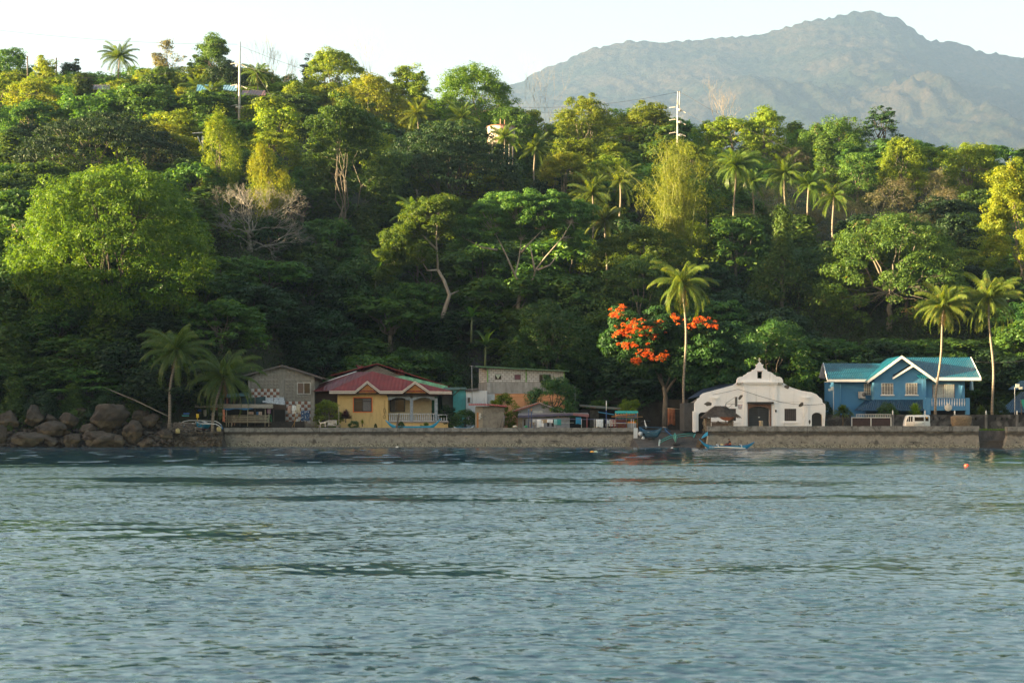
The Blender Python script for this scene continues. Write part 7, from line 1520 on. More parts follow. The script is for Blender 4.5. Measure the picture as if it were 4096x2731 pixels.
for sy in (-1, 1): mb.tube([(s*3.1, sy*.47*max(.02, (1-abs(s)**2.6))**.8, .85+max(0, (abs(s)-.45)/.55)**2.2*(.35 if s < 0 else .5)) for s in np.linspace(-.97, .97, 20)], .04, 5)
place(mb, loc, R(112), R(2)).build('gunwale', M((.02, .14, .28), .4), e)
mb = MB(); mb.tube([P(2586, 1710, 212.6), P(2581, 1695, 212.7), P(2578, 1679, 212.8)], [.16, .07, .03], 5); mb.build('stem_post', BWH, e)
mb = MB(); mb.box(loc.x-.35, loc.x+.35, loc.y-.6, loc.y+.5, loc.z+.68, loc.z+.74); mb.build('seat_board', BWH, e)
for d in (0, 2.4):
    mb = MB(); mb.tube([P(a, b-d*6, 208+d) for a, b in ((2555, 1722), (2570, 1721), (2610, 1723), (2655, 1725), (2668, 1728), (2684, 1741))], .05, 6); mb.build('outrigger_arm', NB, e)
mb = MB(); mb.tube([P(2687, 1743, 207.6), P(2672, 1730, 209.2), P(2657, 1712, 211)], .10, 7); mb.build('float', M((.015, .10, .24), .4), e)
loc = P(2709, 1775, 203.0); loc = Vector((loc.x, 205.2, loc.z+.18)); e = thing('outrigger_canoe', loc, 'small turquoise canoe with wide bent outriggers on the dark beach', 'boat')
place(hull(MB(), 5.0, .62, .70, .25, .5), loc, R(86)).build('hull', M((.12, .42, .40), .5, .2, 2, (.35, .25, .1), .3), e)
mb = MB()
for sy in (-1, 1): mb.tube([(s*2.5, sy*.31*max(.02, (1-abs(s)**2.6))**.8, .70+max(0, (abs(s)-.45)/.55)**2.2*(.25 if s < 0 else .5)) for s in np.linspace(-.95, .95, 20)], .035, 5)
place(mb, loc, R(86)).build('gunwale', M((.02, .14, .13), .5), e)
for d in (0, 1.6):
    mb = MB(); mb.tube([P(a, b-d*5, 203.4+d) for a, b in ((2634, 1775), (2655, 1762), (2680, 1751), (2708, 1747), (2735, 1743), (2760, 1741), (2774, 1742))], .045, 6); mb.build('outrigger_arm', TQ, e)
mb = MB(); mb.tube([P(2636, 1783, 202.8), P(2639, 1759, 205.2)], .11, 7); mb.build('float', M((.45, .50, .48), .5, .3, 3), e); mb = MB(); mb.tube([P(2775, 1747, 203.2), P(2781, 1735, 205.2)], .09, 7); mb.build('float', TQ, e)
cloth(2685, 30, 1632, 66, 222, M((.22, .07, .03), .9, .5, 2, (.36, .16, .08), .5), 'long rust brown patterned cloth hanging between the flame tree and the palm', 'cloth', 'cloth', 70)
mb = MB(); mb.tube([P(2668, 1632, 222), P(2738, 1638, 222)], .035, 5); tag(mb.build('bamboo_pole', BAM), 'horizontal pole carrying the brown cloth', 'pole')
q = P(2657, 1711, 217); mb = MB(); mb.ell(q, (.32, .25, .2), 9, 6); mb.v = [(v[0]+.03*math.sin(v[2]*19), v[1], v[2]+.03*math.sin(v[0]*14)) for v in mb.v]; tag(mb.build('stone', M((.24, .19, .14), .9, .3, 3), None, q), 'brown stone at the foot of the flame tree', 'stone')
# rocks and upturned bow at the left end of the right wall
for i, (a, b, w_, h_, lb) in enumerate([(2815, 1757, 22, 32, 'brown rock mass under the left end of the chapel wall'), (2800, 1776, 16, 18, 'small rock at the water left of the chapel wall')]): boulder(a, b, w_, h_, 201.2+i*.3, 60+i, lb)
mb = MB(); mb.pprism([(2806, 1753), (2812, 1742), (2822, 1732), (2831, 1726), (2831, 1742)][::-1], 199.6, .3); tag(mb.build('canoe_bow', M((.04, .36, .62), .4)), 'bright blue bow of a stored canoe poking past the left end of the chapel wall', 'boat')
mb = MB(); mb.prism([(PX(2818, 199.5), -.1), (PX(2827, 199.5), -.1), (PX(2833, 199.5), PZ(1742, 199.5)), (PX(2830, 199.5), PZ(1742, 199.5))][::-1], 199.4, 199.5); tag(mb.build('leaning_plank', M((.50, .42, .32), .8, .2, 3)), 'pale plank leaning on the left end of the chapel sea wall', 'plank')
# thatched hut
Yn = 205.; e = thing('thatched_hut', P(2880, 1712, Yn), 'small hut with shaggy palm thatch roof in front of the chapel', 'hut'); base_z = 2.0
mb = MB()
for a, y_ in ((2824, 0), (2842, .1), (2932, .1), (2830, 2.2), (2928, 2.2)): mb.tube([P(a, 1722, Yn+y_), P(a, 1662, Yn+y_)], .06, 6)
mb.build('posts', M((.26, .16, .09), .8, .3, 3), e)
mb = MB(); mb.pbox(2846, 2926, 1690, 1706, Yn+.15, .08); mb.build('half_wall', M((.14, .10, .075), .9, .3, 3), e); mb = MB(); mb.tube([P(2840, 1688, Yn), P(2935, 1687, Yn)], .05, 5); mb.build('rail', BAMD, e)
mb = MB()
for a, b, c_, d in ((2826, 2842, 1672, 1705), (2912, 2930, 1676, 1704)): mb.pbox(a, b, c_, d, Yn+.02, .04)
mb.build('woven_panel', brickm('woven_cane', (.30, .24, .17), (.18, .14, .10), (.06, .05, .04), .12, .09, .015), e)
TH = M((.12, .095, .075), .95, .5, 3); c0 = P(2880, 1668, Yn+1.2); ap = P(2880, 1624, Yn+1.2); mb = MB(); rx, ry_ = 74*Yn/F, 1.9
mb.add([(c0.x-rx, c0.y-ry_, c0.z), (c0.x+rx, c0.y-ry_, c0.z), (c0.x+rx, c0.y+ry_, c0.z), (c0.x-rx, c0.y+ry_, c0.z), (ap.x-.6, ap.y, ap.z), (ap.x+.5, ap.y, ap.z-.02)], [(0, 1, 5, 4), (1, 2, 5), (2, 3, 4, 5), (3, 0, 4), (0, 3, 2, 1)]); o = mb.build('thatch_base', TH, e)
g = np.random.default_rng(31); V = []; Fq = []
for k in range(5200):
    u = g.uniform(-1, 1); v = g.random()**.8; side = g.integers(0, 4); 
    tx = lambda u, v: (u*(rx*(1-v)+.5*v), -(ry_*(1-v)))
    if side < 2: x, y = tx(u, v)
    else: x, y = (rx*(1-v)+.55*v)*(1 if side == 2 else -1), u*ry_*(1-v)
    dn = np.array([x*.5, y*.5, 0]); dn /= max(.01, np.linalg.norm(dn)); p = np.array([c0.x+x, c0.y+y, c0.z+(ap.z-c0.z)*v+.05])+g.normal(size=3)*.03; q_ = p+dn*.30+np.array([g.normal()*.07, g.normal()*.05, -.22+g.normal()*.04]); s = np.array([-dn[1], dn[0], 0])*.022; n0 = len(V); V += [p-s, p+s, q_+s*.5, q_-s*.5]; Fq.append((n0, n0+1, n0+2, n0+3))
link_mesh('thatch', np_mesh('thatch', np.array(V)-np.array(e.location), Fq), TH, e)
mb = MB(); mb.sheet(lambda u, v: (PX(2873+62*u, Yn), Yn-.9+.2*v, PZ(1667+v*14*math.sin(u*math.pi)**.8+1, Yn)), 16, 5); mb.build('orange_tarp', M((.40, .14, .07), .8, .3, 3), e)
mb = MB(); mb.pprism([(2864, 1690), (2872, 1682), (2884, 1690)][::-1], Yn+.3, .05); mb.build('folded_umbrella', M((.03, .035, .045), .8), e)
mb = MB(); g = np.random.default_rng(6)
for k in range(10): z_ = 1680+k*5; mb.tube([P(2818+3*math.sin(k*2), z_, Yn-.6), P(2812+3*math.cos(k), z_-4, Yn-.7), P(2816, z_-8, Yn-.6)], .035, 4)
mb.tube([P(2821, 1734, Yn-.6), P(2820, 1700, Yn-.6), P(2818, 1674, Yn-.6)], .05, 5); tag(mb.build('hung_driftwood', M((.50, .38, .24), .8, .2, 3)), 'knobbly pale branch standing at the left corner of the thatched hut', 'branch')
# basketball hoop
Yp = 208.; e = thing('basketball_hoop', P(2904, 1710, Yp), 'basketball hoop on a steel arm seen from the side before the chapel', 'basketball hoop'); MT = M((.30, .32, .32), .5)
mb = MB(); mb.tube([P(2903, 1718, Yp), P(2903, 1612, Yp)], .06, 6); mb.build('pole', MT, e); mb = MB(); mb.tube([P(2903, 1614, Yp), P(2943, 1615, Yp)], .04, 5); mb.tube([P(2903, 1613, Yp), P(2941, 1587, Yp)], .03, 5); mb.tube([P(2910, 1633, Yp), P(2930, 1616, Yp)], .03, 5); mb.build('arm', MT, e)
mb = MB(); mb.box(PX(2942, Yp), PX(2947, Yp), Yp-.55, Yp+.55, PZ(1625, Yp), PZ(1587, Yp)); b_ = mb.build('backboard', M((.08, .08, .075), .7), e)
mb = MB(); q = P(2960, 1619.5, Yp); mb.tube([(q.x+.30*math.cos(t), q.y+.23*math.sin(t), q.z) for t in np.linspace(0, 6.283, 20)], .02, 5); mb.build('rim', M((.60, .03, .02), .5), e)
mb = MB()
for k in range(12):
    t0 = 6.283*k/12
    for s_ in (1, -1): mb.tube([(q.x+.29*(1-.4*j/3)*math.cos(t0+s_*j*.26), q.y+.23*(1-.4*j/3)*math.sin(t0+s_*j*.26), q.z-.17*j) for j in range(4)], .012, 3)
mb.build('net', M((.62, .50, .52), .8), e)
q = P(3044, 1705, 200.5); mb = MB(); mb.lathe(q, [(.26, -.05), (.24, .1), (.23, .5), (.26, .66), (.20, .70)], 10); mb.v = [(v[0]+.02*math.sin(v[2]*13), v[1], v[2]) for v in mb.v]; tag(mb.build('tree_stump', M((.34, .27, .17), .9, .3, 4), None, q), 'upright wooden stump on the chapel sea wall', 'stump')
# motorbike shape inside the chapel passage is too dark to read and is left out
# ---- van
Yv = 206.; e = thing('van', P(3672, 1722, Yv), 'small white van parked behind the sea wall by the blue house', 'van'); VW = M((.78, .77, .72), .3, .03, 2); z0 = GZ+.22
def vx(a): return PX(3580+a*.2194, Yv)
def vz(b): return PZ(1500+b*.2194, Yv)
body = [(vx(645), z0), (vx(647), vz(945)), (vx(640), vz(860)), (vx(637), vz(745)), (vx(625), vz(729)), (vx(560), vz(724)), (vx(250), vz(728)), (vx(238), vz(740)), (vx(215), vz(800)), (vx(198), vz(850)), (vx(190), vz(910)), (vx(188), vz(960)), (vx(188), z0)]
bmx = MB(); bmx.prism(body, Yv, Yv+1.5); o = bmx.build('body', VW, e)
bm = bmesh.new(); bm.from_mesh(o.data); bmesh.ops.bevel(bm, geom=[ed for ed in bm.edges if len(ed.link_faces) == 2 and ed.calc_face_angle(0) > .7], offset=.05, segments=3, affect='EDGES'); bm.to_mesh(o.data); bm.free(); o.data.polygons.foreach_set('use_smooth', [True]*len(o.data.polygons))
TG = M((.012, .012, .014), .1, 0, 1, None, 0, False, 0)
for nm, pts in (('rear_quarter_window', [(552, 760), (612, 760), (616, 838), (552, 838)]), ('side_window', [(358, 762), (526, 762), (528, 838), (358, 838)]), ('cab_window', [(288, 754), (320, 754), (320, 846), (288, 846)]), ('cab_window', [(250, 754), (278, 754), (276, 846), (246, 846)]), ('windscreen', [(238, 762), (236, 842), (206, 848), (220, 806)])):
    mb = MB(); mb.prism([(vx(a), vz(b)) for a, b in pts], Yv-.012, Yv+.02); mb.build(nm, TG, e)
mb = MB(); mb.prism([(vx(568), vz(762)), (vx(592), vz(762)), (vx(592), vz(783)), (vx(568), vz(783))], Yv-.016, Yv-.012); mb.build('sticker', M((.75, .42, .02), .5, 0, 1, None, 0, False, 0), e)
mb = MB()
for a in (345, 541): mb.box(vx(a), vx(a+4), Yv-.006, Yv+.01, vz(950), vz(750))
mb.box(vx(348), vx(541), Yv-.005, Yv+.01, vz(899), vz(896)); mb.build('door_seams', M((.30, .29, .27), .5), e); mb = MB(); mb.box(vx(500), vx(524), Yv-.03, Yv, vz(882), vz(872)); mb.build('door_handle', M((.2, .2, .2), .4), e)
for a in (255, 575):
    q = (vx(a), Yv, z0-.02); mb = MB(); mb.tube([(q[0], Yv-.03, q[2]+.1), (q[0], Yv+.17, q[2]+.1)], .29, 18); w_ = mb.build('wheel', M((.02, .02, .02), .8), e); mb = MB(); mb.tube([(q[0], Yv-.045, q[2]+.1), (q[0], Yv-.03, q[2]+.1)], .16, 14); mb.build('rim', M((.35, .35, .36), .4), w_)
# rattan fish basket
Yb_ = 202.; q = P(3852, 1710, Yb_); m, n, l, bs = newmat('basket_weave'); tc = n.new('ShaderNodeTexCoord').outputs['Object']; vo = n.new('ShaderNodeTexVoronoi'); vo.inputs['Scale'].default_value = 9; vo.feature = 'DISTANCE_TO_EDGE'; l.new(tc, vo.inputs[0]); l.new(ramp(n, l, vo.outputs[0], [(.03, (.30, .22, .13)), (.14, (.08, .06, .04))]), bs.inputs['Base Color']); bs.inputs['Roughness'].default_value = .9; bump(n, l, bs, vo.outputs[0], -.8, .05)
mb = MB(); V = []; hx, hy, hh = 1.22, .8, PZ(1660, Yb_)-q.z
for zz, s_ in ((0, .80), (.25, .9), (.5, .98), (.8, 1.), (1., .99), (1.1, .6), (1.13, .05)):
    for k in range(24):
        a = 6.283*k/24; c_, s2 = math.cos(a), math.sin(a); V.append((q.x+hx*s_*math.copysign(abs(c_)**.55, c_), q.y+hy+hy*s_*math.copysign(abs(s2)**.55, s2), q.z+hh*zz*.9))
mb.add(V, [(j*24+k, j*24+(k+1)%24, (j+1)*24+(k+1)%24, (j+1)*24+k) for j in range(6) for k in range(24)], True); tag(mb.build('woven_basket', m, None, q), 'large brown woven fish trap basket on the wall right of the van', 'basket')
# lamp poles
for px, t, b, Y, lamps, lb in ((3334, 1548, 1665, 219, ((3314, 1555, 3323, 1563), (3324, 1547, 3334, 1561)), 'thin lamp pole with two floodlights left of the blue house'), (4059, 1548, 1665, 215, ((4064, 1536, 4078, 1550), (4077, 1547, 4090, 1556)), 'thin lamp pole with two floodlights near the right edge')):
    e = thing('lamp_pole', P(px, 1706, Y), lb, 'lamp post'); mb = MB(); mb.tube([P(px, b+40, Y), P(px, t, Y)], .05, 6); mb.tube([P(px, t+2, Y), P(lamps[1][0]+3, t+2, Y)], .03, 5); mb.build('pole', M((.45, .46, .46), .4), e)
    for a0, b0, a1, b1 in lamps:
        mb = MB(); mb.pbox(a0, a1, b0, b1, Y-.15, .2); mb.build('floodlight', M((.55, .55, .50), .4), e)
e = thing('covered_umbrella', P(4095, 1690, 214), 'green tarpaulin shade cut off by the right edge', 'shade'); mb = MB(); mb.slab([P(4082, 1598, 214), P(4150, 1592, 214), P(4150, 1645, 213.2), P(4100, 1645, 213.2)], .05); mb.build('tarpaulin', M((.02, .25, .16), .6), e); mb = MB(); mb.tube([P(4088, 1705, 213.9), P(4084, 1600, 213.9)], .05, 5); mb.build('post', BAMD, e)
# ---- things on the hill --------------------------------------------------------------
Yt = 322.; e = thing('water_tank', P(2004, 600, Yt), 'rust streaked white cylindrical water tank standing among the hillside trees', 'water tank'); q = P(2004, 574, Yt); r_ = 55*Yt/F; h_ = PZ(511, Yt)-q.z
mb = MB(); mb.lathe(q, [(r_, 0), (r_, h_*.30), (r_*1.012, h_*.31), (r_, h_*.32), (r_, h_)], 36); mb.build('tank', M((.58, .55, .52), .7, .12, 1.2, (.26, .13, .08), .6, True), e)
mb = MB(); mb.lathe(q, [(r_*1.06, h_), (r_*1.05, h_*1.04), (r_*.1, h_*1.2), (.02, h_*1.21)], 36); mb.build('roof', M((.28, .11, .08), .8, .3, 1.2), e)
mb = MB(); mb.tube([q+Vector((-.1, 0, h_*1.1)), q+Vector((-.1, 0, h_*1.55))], .1, 5); mb.tube([q+Vector((.7, 0, h_*1.1)), q+Vector((.7, 0, h_*1.5))], .07, 5); mb.build('vent_pipes', M((.35, .2, .12), .8), e)
mb = MB()
for k in range(8): a = 6.283*k/8; mb.tube([q+Vector((r_*.85*math.cos(a), r_*.85*math.sin(a), 0)), q+Vector((r_*.85*math.cos(a), r_*.85*math.sin(a), -6))], .15, 5)
mb.build('legs', M((.3, .28, .26), .8), e)
def hillroof(pts, Y, d, wallz, col, label, wcol=(.3, .3, .28)):
    A_ = P(*pts[0], Y); e = thing('hill_house', A_, label, 'house'); zt = PZ(pts[1], Y) if False else 0
    x0, x1, y0, y1 = pts[0][0], pts[0][1], 0, 0
def hill_house(x0, x1, yt, yb, Y, col, label, nm, axis='X'):
    e = thing('hill_house', P((x0+x1)/2, yb, Y), label, 'house'); mb = MB(); mb.slab([P(x0, yb, Y), P(x1, yb, Y), P(x1, yt, Y+4), P(x0+(6 if x1-x0 > 60 else 2), yt, Y+4)], .1); mb.build('roof', roofmat(nm, col, axis='X', scale=.55, rough=.4), e)
    mb = MB(); mb.box(PX(x0+5, Y), PX(x1-5, Y), Y+.4, Y+5, tz(PX(x0, Y), Y)-2, PZ(yb, Y)-.1); mb.build('wall', M((.10, .10, .09), .9), e)
    for (a, b, c_, d) in [(x0-5, yt-14, x1+5, yb-2)]: HERO.append(((x0+x1)/2, (x1-x0)/2, yb-4, Y))
hill_house(784, 852, 339, 366, 352, (.08, .22, .34), 'light blue iron roof among the palms on the hill, left part', 'blue_iron'); hill_house(892, 946, 341, 363, 353, (.12, .24, .34), 'light blue iron roof directly left of the tall steel pole', 'blue_iron2'); hill_house(963, 1062, 362, 381, 354, (.12, .05, .045), 'dull red roof directly right of the tall steel pole', 'red_iron'); hill_house(330, 440, 340, 358, 350, (.16, .10, .08), 'brown roof half hidden in trees on the left hill', 'brown_iron')
HERO.append((2004, 56, 560, 322)); HERO.append((957, 22, 470, 330)); HERO.append((2712, 30, 530, 345))
STM = M((.46, .44, .42), .45, .1, 1, None, 0, False, 0); INS = M((.62, .58, .52), .3, 0, 1, None, 0, False, 0)
def pole(px, top, base, Y, label, twin=None, levels=(), lr=(.3, .2)):
    e = thing('utility_pole', P(px, base, Y), label, 'utility pole'); mb = MB(); b = P(px, base+60, Y); t = P(px+3, top, Y)
    if twin: t = P(px, twin, Y)
    n0 = 14; mb.tube([b.lerp(t, i/n0) for i in range(n0+1)], [lr[0]+(lr[1]-lr[0])*i/n0 for i in range(n0+1)], 10); mb.build('pole', STM, e)
    mb = MB()
    for i in range(2, n0, 3): c_ = b.lerp(t, i/n0); rr_ = lr[0]+(lr[1]-lr[0])*i/n0+.03; mb.tube([c_, c_+Vector((0, 0, .12))], rr_, 10)
    mb.build('bands', M((.2, .2, .2), .5), e)
    if twin:
        for dx in (-1.5, 6):
            mb = MB(); mb.tube([P(px+dx+1, twin+30 if dx > 0 else twin, Y), P(px+dx+3, top, Y)], .10, 7); mb.build('upper_mast', STM, e)
        mb = MB(); mb.tube([P(px, top+2, Y), P(px+12, top+1, Y)], .09, 5); mb.build('mast_cap', M((.15, .12, .1), .7), e)
    for (yl, sl, sr) in levels:
        for s_, sl_ in ((-1, sl), (1, sr)):
            mb = MB(); a = P(px+s_*10, yl+(6 if s_ > 0 else 0), Y); d = P(px+s_*33, yl+sl_+(6 if s_ > 0 else 0), Y)
            mb.tube([P(px+s_*3, yl+(6 if s_ > 0 else 0), Y), d], .035, 4)
            for k in range(6):
                c_ = a.lerp(d, k/5.5); ax = (d-a).normalized()*.07; mb.tube([c_-ax, c_+ax], .11, 7)
            mb.build('insulator_string', INS, e)
        mb = MB(); mb.tube([P(px, yl+9, Y), P(px-13 if not twin else px+16, yl+9 if not twin else yl+14, Y)], [.2, .26], 7); mb.build('post_insulator', INS, e)
    return e
pole(956, 168, 500, 330, 'tall grey steel power pole with insulators on the left ridge', None, ((253, 4, 12), (339, 5, 10), (420, 5, 8)), (.27, .19))
pole(2710, 366, 545, 345, 'twin topped steel power pole with insulators in the middle of the ridge', 420, ((429, 3, 18), (478, 3, 16), (530, 4, 10)), (.20, .15))
def wires(runs, label):
    mb = MB()
    for pts in runs:
        a, b = P(*pts[0]), P(*pts[1]); sg = pts[2]; mb.tube([a.lerp(b, i/14)-Vector((0, 0, sg*4*(i/14)*(1-i/14))) for i in range(15)], .028, 4)
    return tag(mb.build('power_line', M((.05, .05, .05), .6)), label, 'power line')
wires([((-60, 115, 335), (950, 178, 330), .8)], 'single wire crossing the sky to the top of the tall steel pole')
wires([((964, 186, 330), (2708, 370, 345), 7.)], 'long sagging wire joining the tops of the two steel poles')
wires([((-60, 284, 330), (920, 257, 329), 2.), ((-60, 356, 330), (920, 344, 329), 2.), ((-60, 434, 330), (920, 425, 329), 2.)], 'three stacked wires running left from the tall steel pole')
wires([((993, 271, 329), (2674, 432, 344), 4.), ((993, 355, 329), (2674, 481, 344), 3.5), ((993, 434, 329), (2674, 534, 344), 3.)], 'three stacked wires between the two steel poles')
wires([((2722, 369, 345), (4200, 860, 330), 5.), ((2750, 452, 344), (4200, 980, 330), 5.)], 'wires running down to the right from the twin topped pole')
wires([((962, 196, 330), (1090, 395, 322), 0)], 'guy wire slanting down right of the tall steel pole')
wires([((3300, 1436, 232), (3480, 1452, 232), .3), ((3900, 1446, 232), (4200, 1420, 232), .5)], 'overhead cable behind the teal roof of the blue house')
for i, (px, t, b, Y, lb) in enumerate([(111, 225, 285, 380, 'short dark pole on the far left skyline'), (226, 232, 275, 385, 'short leaning post in the yellowish tree on the left skyline')]):
    mb = MB(); mb.tube([P(px, b+40, Y), P(px-1, t, Y)], .17, 6); tag(mb.build('utility_pole', M((.10, .09, .085), .8)), lb, 'utility pole')
Y = 305; e = thing('utility_pole', P(812, 640, Y), 'short pole with a white crossarm half hidden by branches above the dark rain tree', 'utility pole'); mb = MB(); mb.tube([P(812, 690, Y), P(810, 545, Y)], .17, 7); mb.build('pole', STM, e); mb = MB(); mb.tube([P(770, 534, Y), P(812, 531, Y)], .12, 5); mb.tube([P(790, 545, Y), P(808, 590, Y)], .09, 5); mb.build('crossarm', M((.6, .58, .54), .6), e); HERO.append((800, 30, 600, Y))
# ---- floating things
for px, py, r_, col, lb, nm in ((3867, 1863, .12, (.75, .07, .02), 'small red float on the water at the right', 'float_buoy'), (2368, 1808, .14, (.80, .35, .02), 'orange half of a drifting container on the water', 'drifting_container'), (2688, 1792, .11, (.7, .7, .68), 'small white float near the boat beach', 'float_buoy'), (1588, 1789, .12, (.72, .66, .58), 'small pale float near the sea wall before the porch', 'float_buoy')):
    Yw_ = HC*F/(py-HY); q = Vector((PX(px, Yw_), Yw_, .02)); mb = MB(); mb.ell(q, (r_*1.5, r_*1.1, r_), 10, 6); o = tag(mb.build(nm, M(col, .4, .1, 5), None, q), lb, 'float')
    if px == 2368: mb = MB(); mb.ell(q+Vector((.36, 0, 0)), (.22, .15, .13), 10, 6); mb.build('pale_half', M((.5, .6, .45), .5), o)
# ------------------------------------------------------------------ the forest: every tree its own thing
LANDM = [(120,260,'the left edge'),(474,220,'the tall skyline palm'),(860,340,'the hilltop blue roof'),(957,260,'the tall steel pole'),(1340,240,'the rounded skyline tree'),
 (1890,330,'the golden domed tree'),(1985,540,'the water tank'),(2712,450,'the twin steel pole'),(3060,460,'the low skyline trees'),(3525,470,'the lone layered tree'),(3900,620,'the upper right edge'),
 (430,560,'the flat dark rain tree'),(60,800,'the shady left edge'),(1370,600,'the tall open tree'),(1800,640,'the very dark rain tree'),(2420,760,'the mid slope palms'),(2700,760,'the bamboo'),(3140,760,'the row of palms'),
 (3700,760,'the dry brown slope'),(4050,820,'the golden right edge tree'),(1020,900,'the leafless tree'),(460,950,'the huge bright tree'),(1500,1120,'the large banana plant'),(1700,1000,'the slender sunlit tree'),
 (1920,1220,'the grey rock face'),(2100,1000,'the pale limbed tree'),(2640,1240,'the red flowering tree'),(3130,1000,'the creeper hung tree'),(3560,1050,'the wide hillside tree'),
 (80,1250,'the leftmost boulders'),(420,1380,'the boulders'),(790,1420,'the two shore palms'),(1125,1420,'the tiled grey house'),(1500,1400,'the yellow house'),(2090,1400,'the concrete block house'),
 (2400,1480,'the blue stall'),(2900,1300,'the chapel bell gable'),(3250,1350,'the right shoulder of the chapel'),(3650,1380,'the blue house roof'),(4000,1380,'the rightmost shore palm')]
LOOK = {'dark':'dark green bushy tree','mid':'mid green leafy tree','light':'fresh light green tree','yellow':'yellow green tree','umbrella':'dark flat topped tree','vine':'creeper covered tree','glossy':'dark glossy leaved tree','dryscrub':'dry brown scrubby tree','open':'open limbed tree'}
fills = []
def fill_species(px, ty, r):
    def pick(**k):
        t = r.random()*sum(k.values()); 
        for a, b in k.items():
            t -= b
            if t <= 0: return a
        return a
    if px > 2950 and ty < 760: return pick(dryscrub=6, light=1.2, vine=1.5, mid=.6)
    if px > 2750 and ty < 620: return pick(dryscrub=2, light=3, vine=1)
    if ty < 420 and px < 1100: return pick(light=4, mid=3, vine=1, yellow=1, open=.5)
    if ty < 480: return pick(light=4, yellow=2, mid=2, vine=1)
    if ty < 700: return pick(light=3, mid=3, vine=2, yellow=1, dark=1)
    if ty < 1000: return pick(mid=4, vine=2, dark=2, light=1.2, glossy=1)
    return pick(mid=2.5, glossy=2, dark=3, vine=1.2)
rr = random.Random(11)
rows = [(217, 6, 6.5), (222, 6.5, 8), (228, 7.5, 9), (236, 7.5, 9), (243, 8, 9), (250, 8, 9.5), (258, 8, 10), (267, 8.5, 10), (277, 9, 10), (288, 9.5, 10), (300, 10, 11), (314, 10, 11), (330, 11, 11), (348, 11, 11), (368, 9.5, 10), (382, 8, 12), (394, 7, 14), (404, 6.5, 14)]
SIL = [(-400,240),(0,262),(300,268),(420,285),(600,225),(1000,255),(1200,205),(1500,232),(1700,245),(2000,262),(2130,315),(2300,390),(2500,440),(2700,450),(2900,455),(3150,470),(3400,480),(3600,545),(3900,560),(4100,590),(4600,600)]
for Y, dx, Hm in rows:
    x0 = PX(-330 if Y < 330 else -150, Y); x1 = PX(4330, Y); x = x0+rr.uniform(0, dx)
    while x < x1:
        yy = Y+rr.uniform(-3.5, 3.5); xx = x+rr.uniform(-1.5, 1.5); x += dx*rr.uniform(.8, 1.25)
        z = tz(xx, yy)
        if z < 2.4 and yy > 226 and xx > -30: pass
        if yy < float(foot(xx))+1.5: continue
        px = 2048+xx*F/yy; h = Hm*rr.uniform(.75, 1.25); sp = None
        ty = HY-(z+h-HC)*F/yy
        wpx = rr.uniform(10.5, 14.5)*F/yy
        sp = fill_species(px, ty, rr)
        if sp == 'dryscrub': h *= .62; wpx *= .75
        if sp == 'umbrella': wpx *= 1.5
        ty = HY-(z+h-HC)*F/yy
        sil = np.interp(px, [a for a, b in SIL], [b for a, b in SIL])+rr.uniform(0, 22)
        if ty < sil: ty = sil; h = PZ(ty, yy)-z
        ok = h > 2.2
        if 1870 < px < 1990 and yy < 262 and ty < 1400: 
            ok = False                              # the grey rock face stays clear
        for (hx, hw, keep, hY) in HERO:
            if yy < hY and abs(px-hx) < hw+wpx*.32 and ty < keep:
                ty = keep; h = PZ(ty, yy)-z
                if h < 3: ok = False
                elif h < 5: wpx = min(wpx, 8*F/yy)
        if not ok: continue
        fills.append([sp, px, ty, wpx, yy])
# what hides behind nearer crowns shows nothing and is left out; the rest: the largest in view as trees, the slivers as one mass
cell = 12; seen = np.zeros((int(1720/cell)+1, int(4096/cell)+1), bool); GX, GY = np.meshgrid((np.arange(seen.shape[1])+.5)*cell, (np.arange(seen.shape[0])+.5)*cell)
both = [(f_[4], 1, f_) for f_ in fills]+[(hY, 0, (hx, hw, keep)) for hx, hw, keep, hY in HERO if hw > 80]
for yy, isf, f_ in sorted(both, key=lambda q: (q[0], q[1])):
    if isf:
        sp, px, ty, wpx, _ = f_; by = HY-(tz(PX(px, yy), yy)-HC)*F/yy; cy, ry = (ty+by)/2, max(20, (by-ty)/2)
        inside = (((GX-px)/(wpx*.46))**2+((GY-cy)/ry)**2) < 1
        f_.append(int((inside & ~seen).sum())); seen |= (((GX-px)/(wpx*.31))**2+((GY-cy)/(ry*.72))**2) < 1
    else: hx, hw, keep = f_; seen |= (((GX-hx)/(hw*.7))**2+((GY-(keep-hw*.35))/(hw*.3))**2) < 1
fills.sort(key=lambda q: -q[5]); ranks = [q[5] for q in fills]
print('fills', len(fills), 'seen', sum(r_ > 0 for r_ in ranks), 'rank 240:', ranks[240])
rest = [q[:5] for q in fills[240:] if q[5] > 0]; fills = [q[:5] for q in fills[:240] if q[5] > 0]; fills.sort(key=lambda q: (q[4], q[1]))
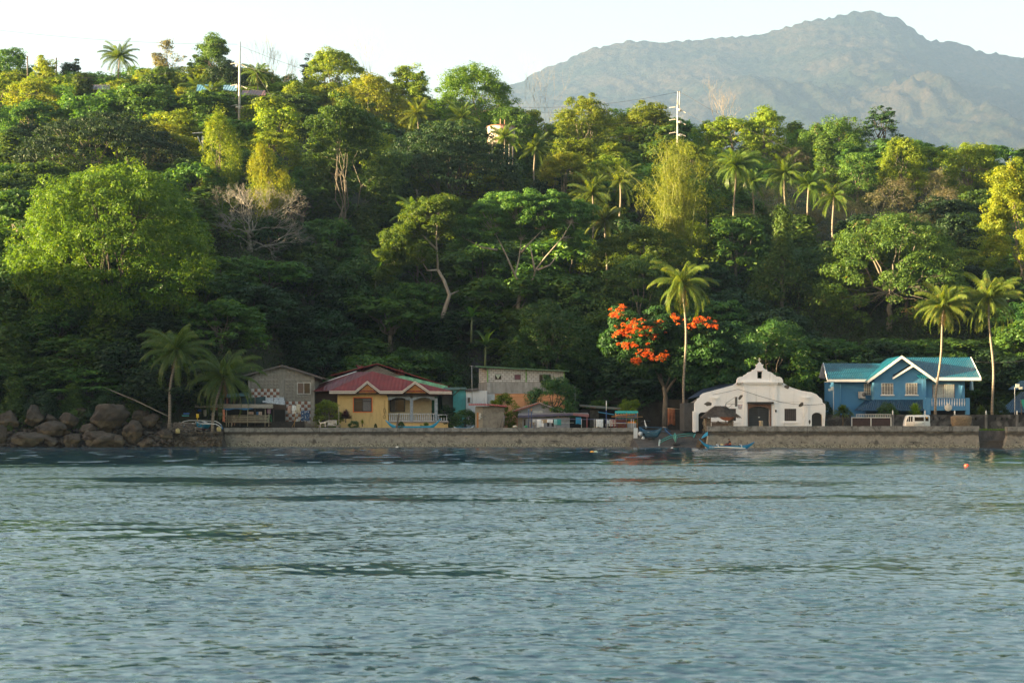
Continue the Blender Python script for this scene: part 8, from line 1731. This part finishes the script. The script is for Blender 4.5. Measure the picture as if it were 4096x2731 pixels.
# labels: look, place by the nearest landmark, then order inside what still looks alike
lab = {}
for f_ in fills:
    sp, px, ty, wpx, yy = f_; cy = ty+55
    L = min(LANDM, key=lambda q: math.hypot((q[0]-px), (q[1]-cy)*1.1)); dx_, dy_ = px-L[0], cy-L[1]
    if abs(dx_) < 60 and abs(dy_) < 60: rel = 'right by'
    elif abs(dy_) > abs(dx_): rel = 'above' if dy_ < 0 else 'below'
    else: rel = 'left of' if dx_ < 0 else 'right of'
    hgt = 'tall' if PZ(ty, yy)-tz(PX(px, yy), yy) > 9.5 else 'low'
    f_.append('%s %s %s %s' % (hgt, LOOK[sp], rel, L[2])); lab.setdefault(f_[5], []).append(f_)
ORD = ['first', 'second', 'third', 'fourth', 'fifth', 'sixth', 'seventh', 'eighth', 'ninth', 'tenth']
for k, v in lab.items():
    v.sort(key=lambda q: q[1])
    if len(v) > 1:
        for i, f_ in enumerate(v): f_[5] = k.replace('tall ', 'tall ', 1)+', %s from the left' % ORD[min(i, 9)]
random.seed(5)
for sp, px, ty, wpx, yy, lb in fills:
    put_tree(sp, px, ty, wpx, yy, lb, group='trees on the hillside')
VR, FR, nv = [], [], 0
for sp, px, ty, wpx, yy in rest:
    s = SP[sp][random.randrange(len(SP[sp]))]; me = s.crown; a = np.empty(len(me.vertices)*3, np.float32); me.vertices.foreach_get('co', a); a = a.reshape(-1, 4, 3)[::2].reshape(-1, 3)
    x = PX(px, yy); z = tz(x, yy)-.3; t = random.uniform(0, 6.28); c_, s_ = math.cos(t), math.sin(t); k = wpx*yy/F/s.W; kz = (PZ(ty, yy)-z)/s.H
    b = np.stack([x+(a[:, 0]*c_-a[:, 1]*s_)*k, yy+(a[:, 0]*s_+a[:, 1]*c_)*k, z+a[:, 2]*kz], 1); VR.append(b); FR.append(np.arange(len(b)).reshape(-1, 4)+nv); nv += len(b)
if VR: tag(link_mesh('forest', np_mesh('forest', np.concatenate(VR), np.concatenate(FR)), LG['mid']), kind='stuff')
print('fill trees', len(fills), 'rest', len(rest))
# the headland added outside the frame for its shadow carries no trees
# ------------------------------------------------------------------ undergrowth: nobody could count it
g = np.random.default_rng(9)
def undergrowth(n, x0, x1, y0, y1, hmax, size):
    k = n//26; xx = g.uniform(x0, x1, k)*1.0; yy = y0+(y1-y0)*g.random(k)**1.1; xx = xx*yy/300
    keep = (yy > foot(xx)+1.2); xx, yy = xx[keep], yy[keep]; zz = terrain(xx, yy)
    hh = g.uniform(.3, hmax, len(xx)); cen = np.stack([xx, yy, zz+hh*.5], 1)
    return clump_leaves(cen, hh*.9+.5, 26, size, g, .8, .45, .5, .2)
V, Fc = undergrowth(230000, -118, 118, 214, 430, 2.2, .42)
V2, F2 = undergrowth(150000, -118, 118, 214, 262, 3.6, .5); Fc = np.concatenate([Fc, F2+len(V)]); V = np.concatenate([V, V2])
und = link_mesh('undergrowth', np_mesh('undergrowth', V, Fc), leafmat('leaf_undergrowth', (.012, .032, .010), (.03, .058, .016), (.09, .10, .03), .3, (.09, .065, .035)))
tag(und, kind='stuff')
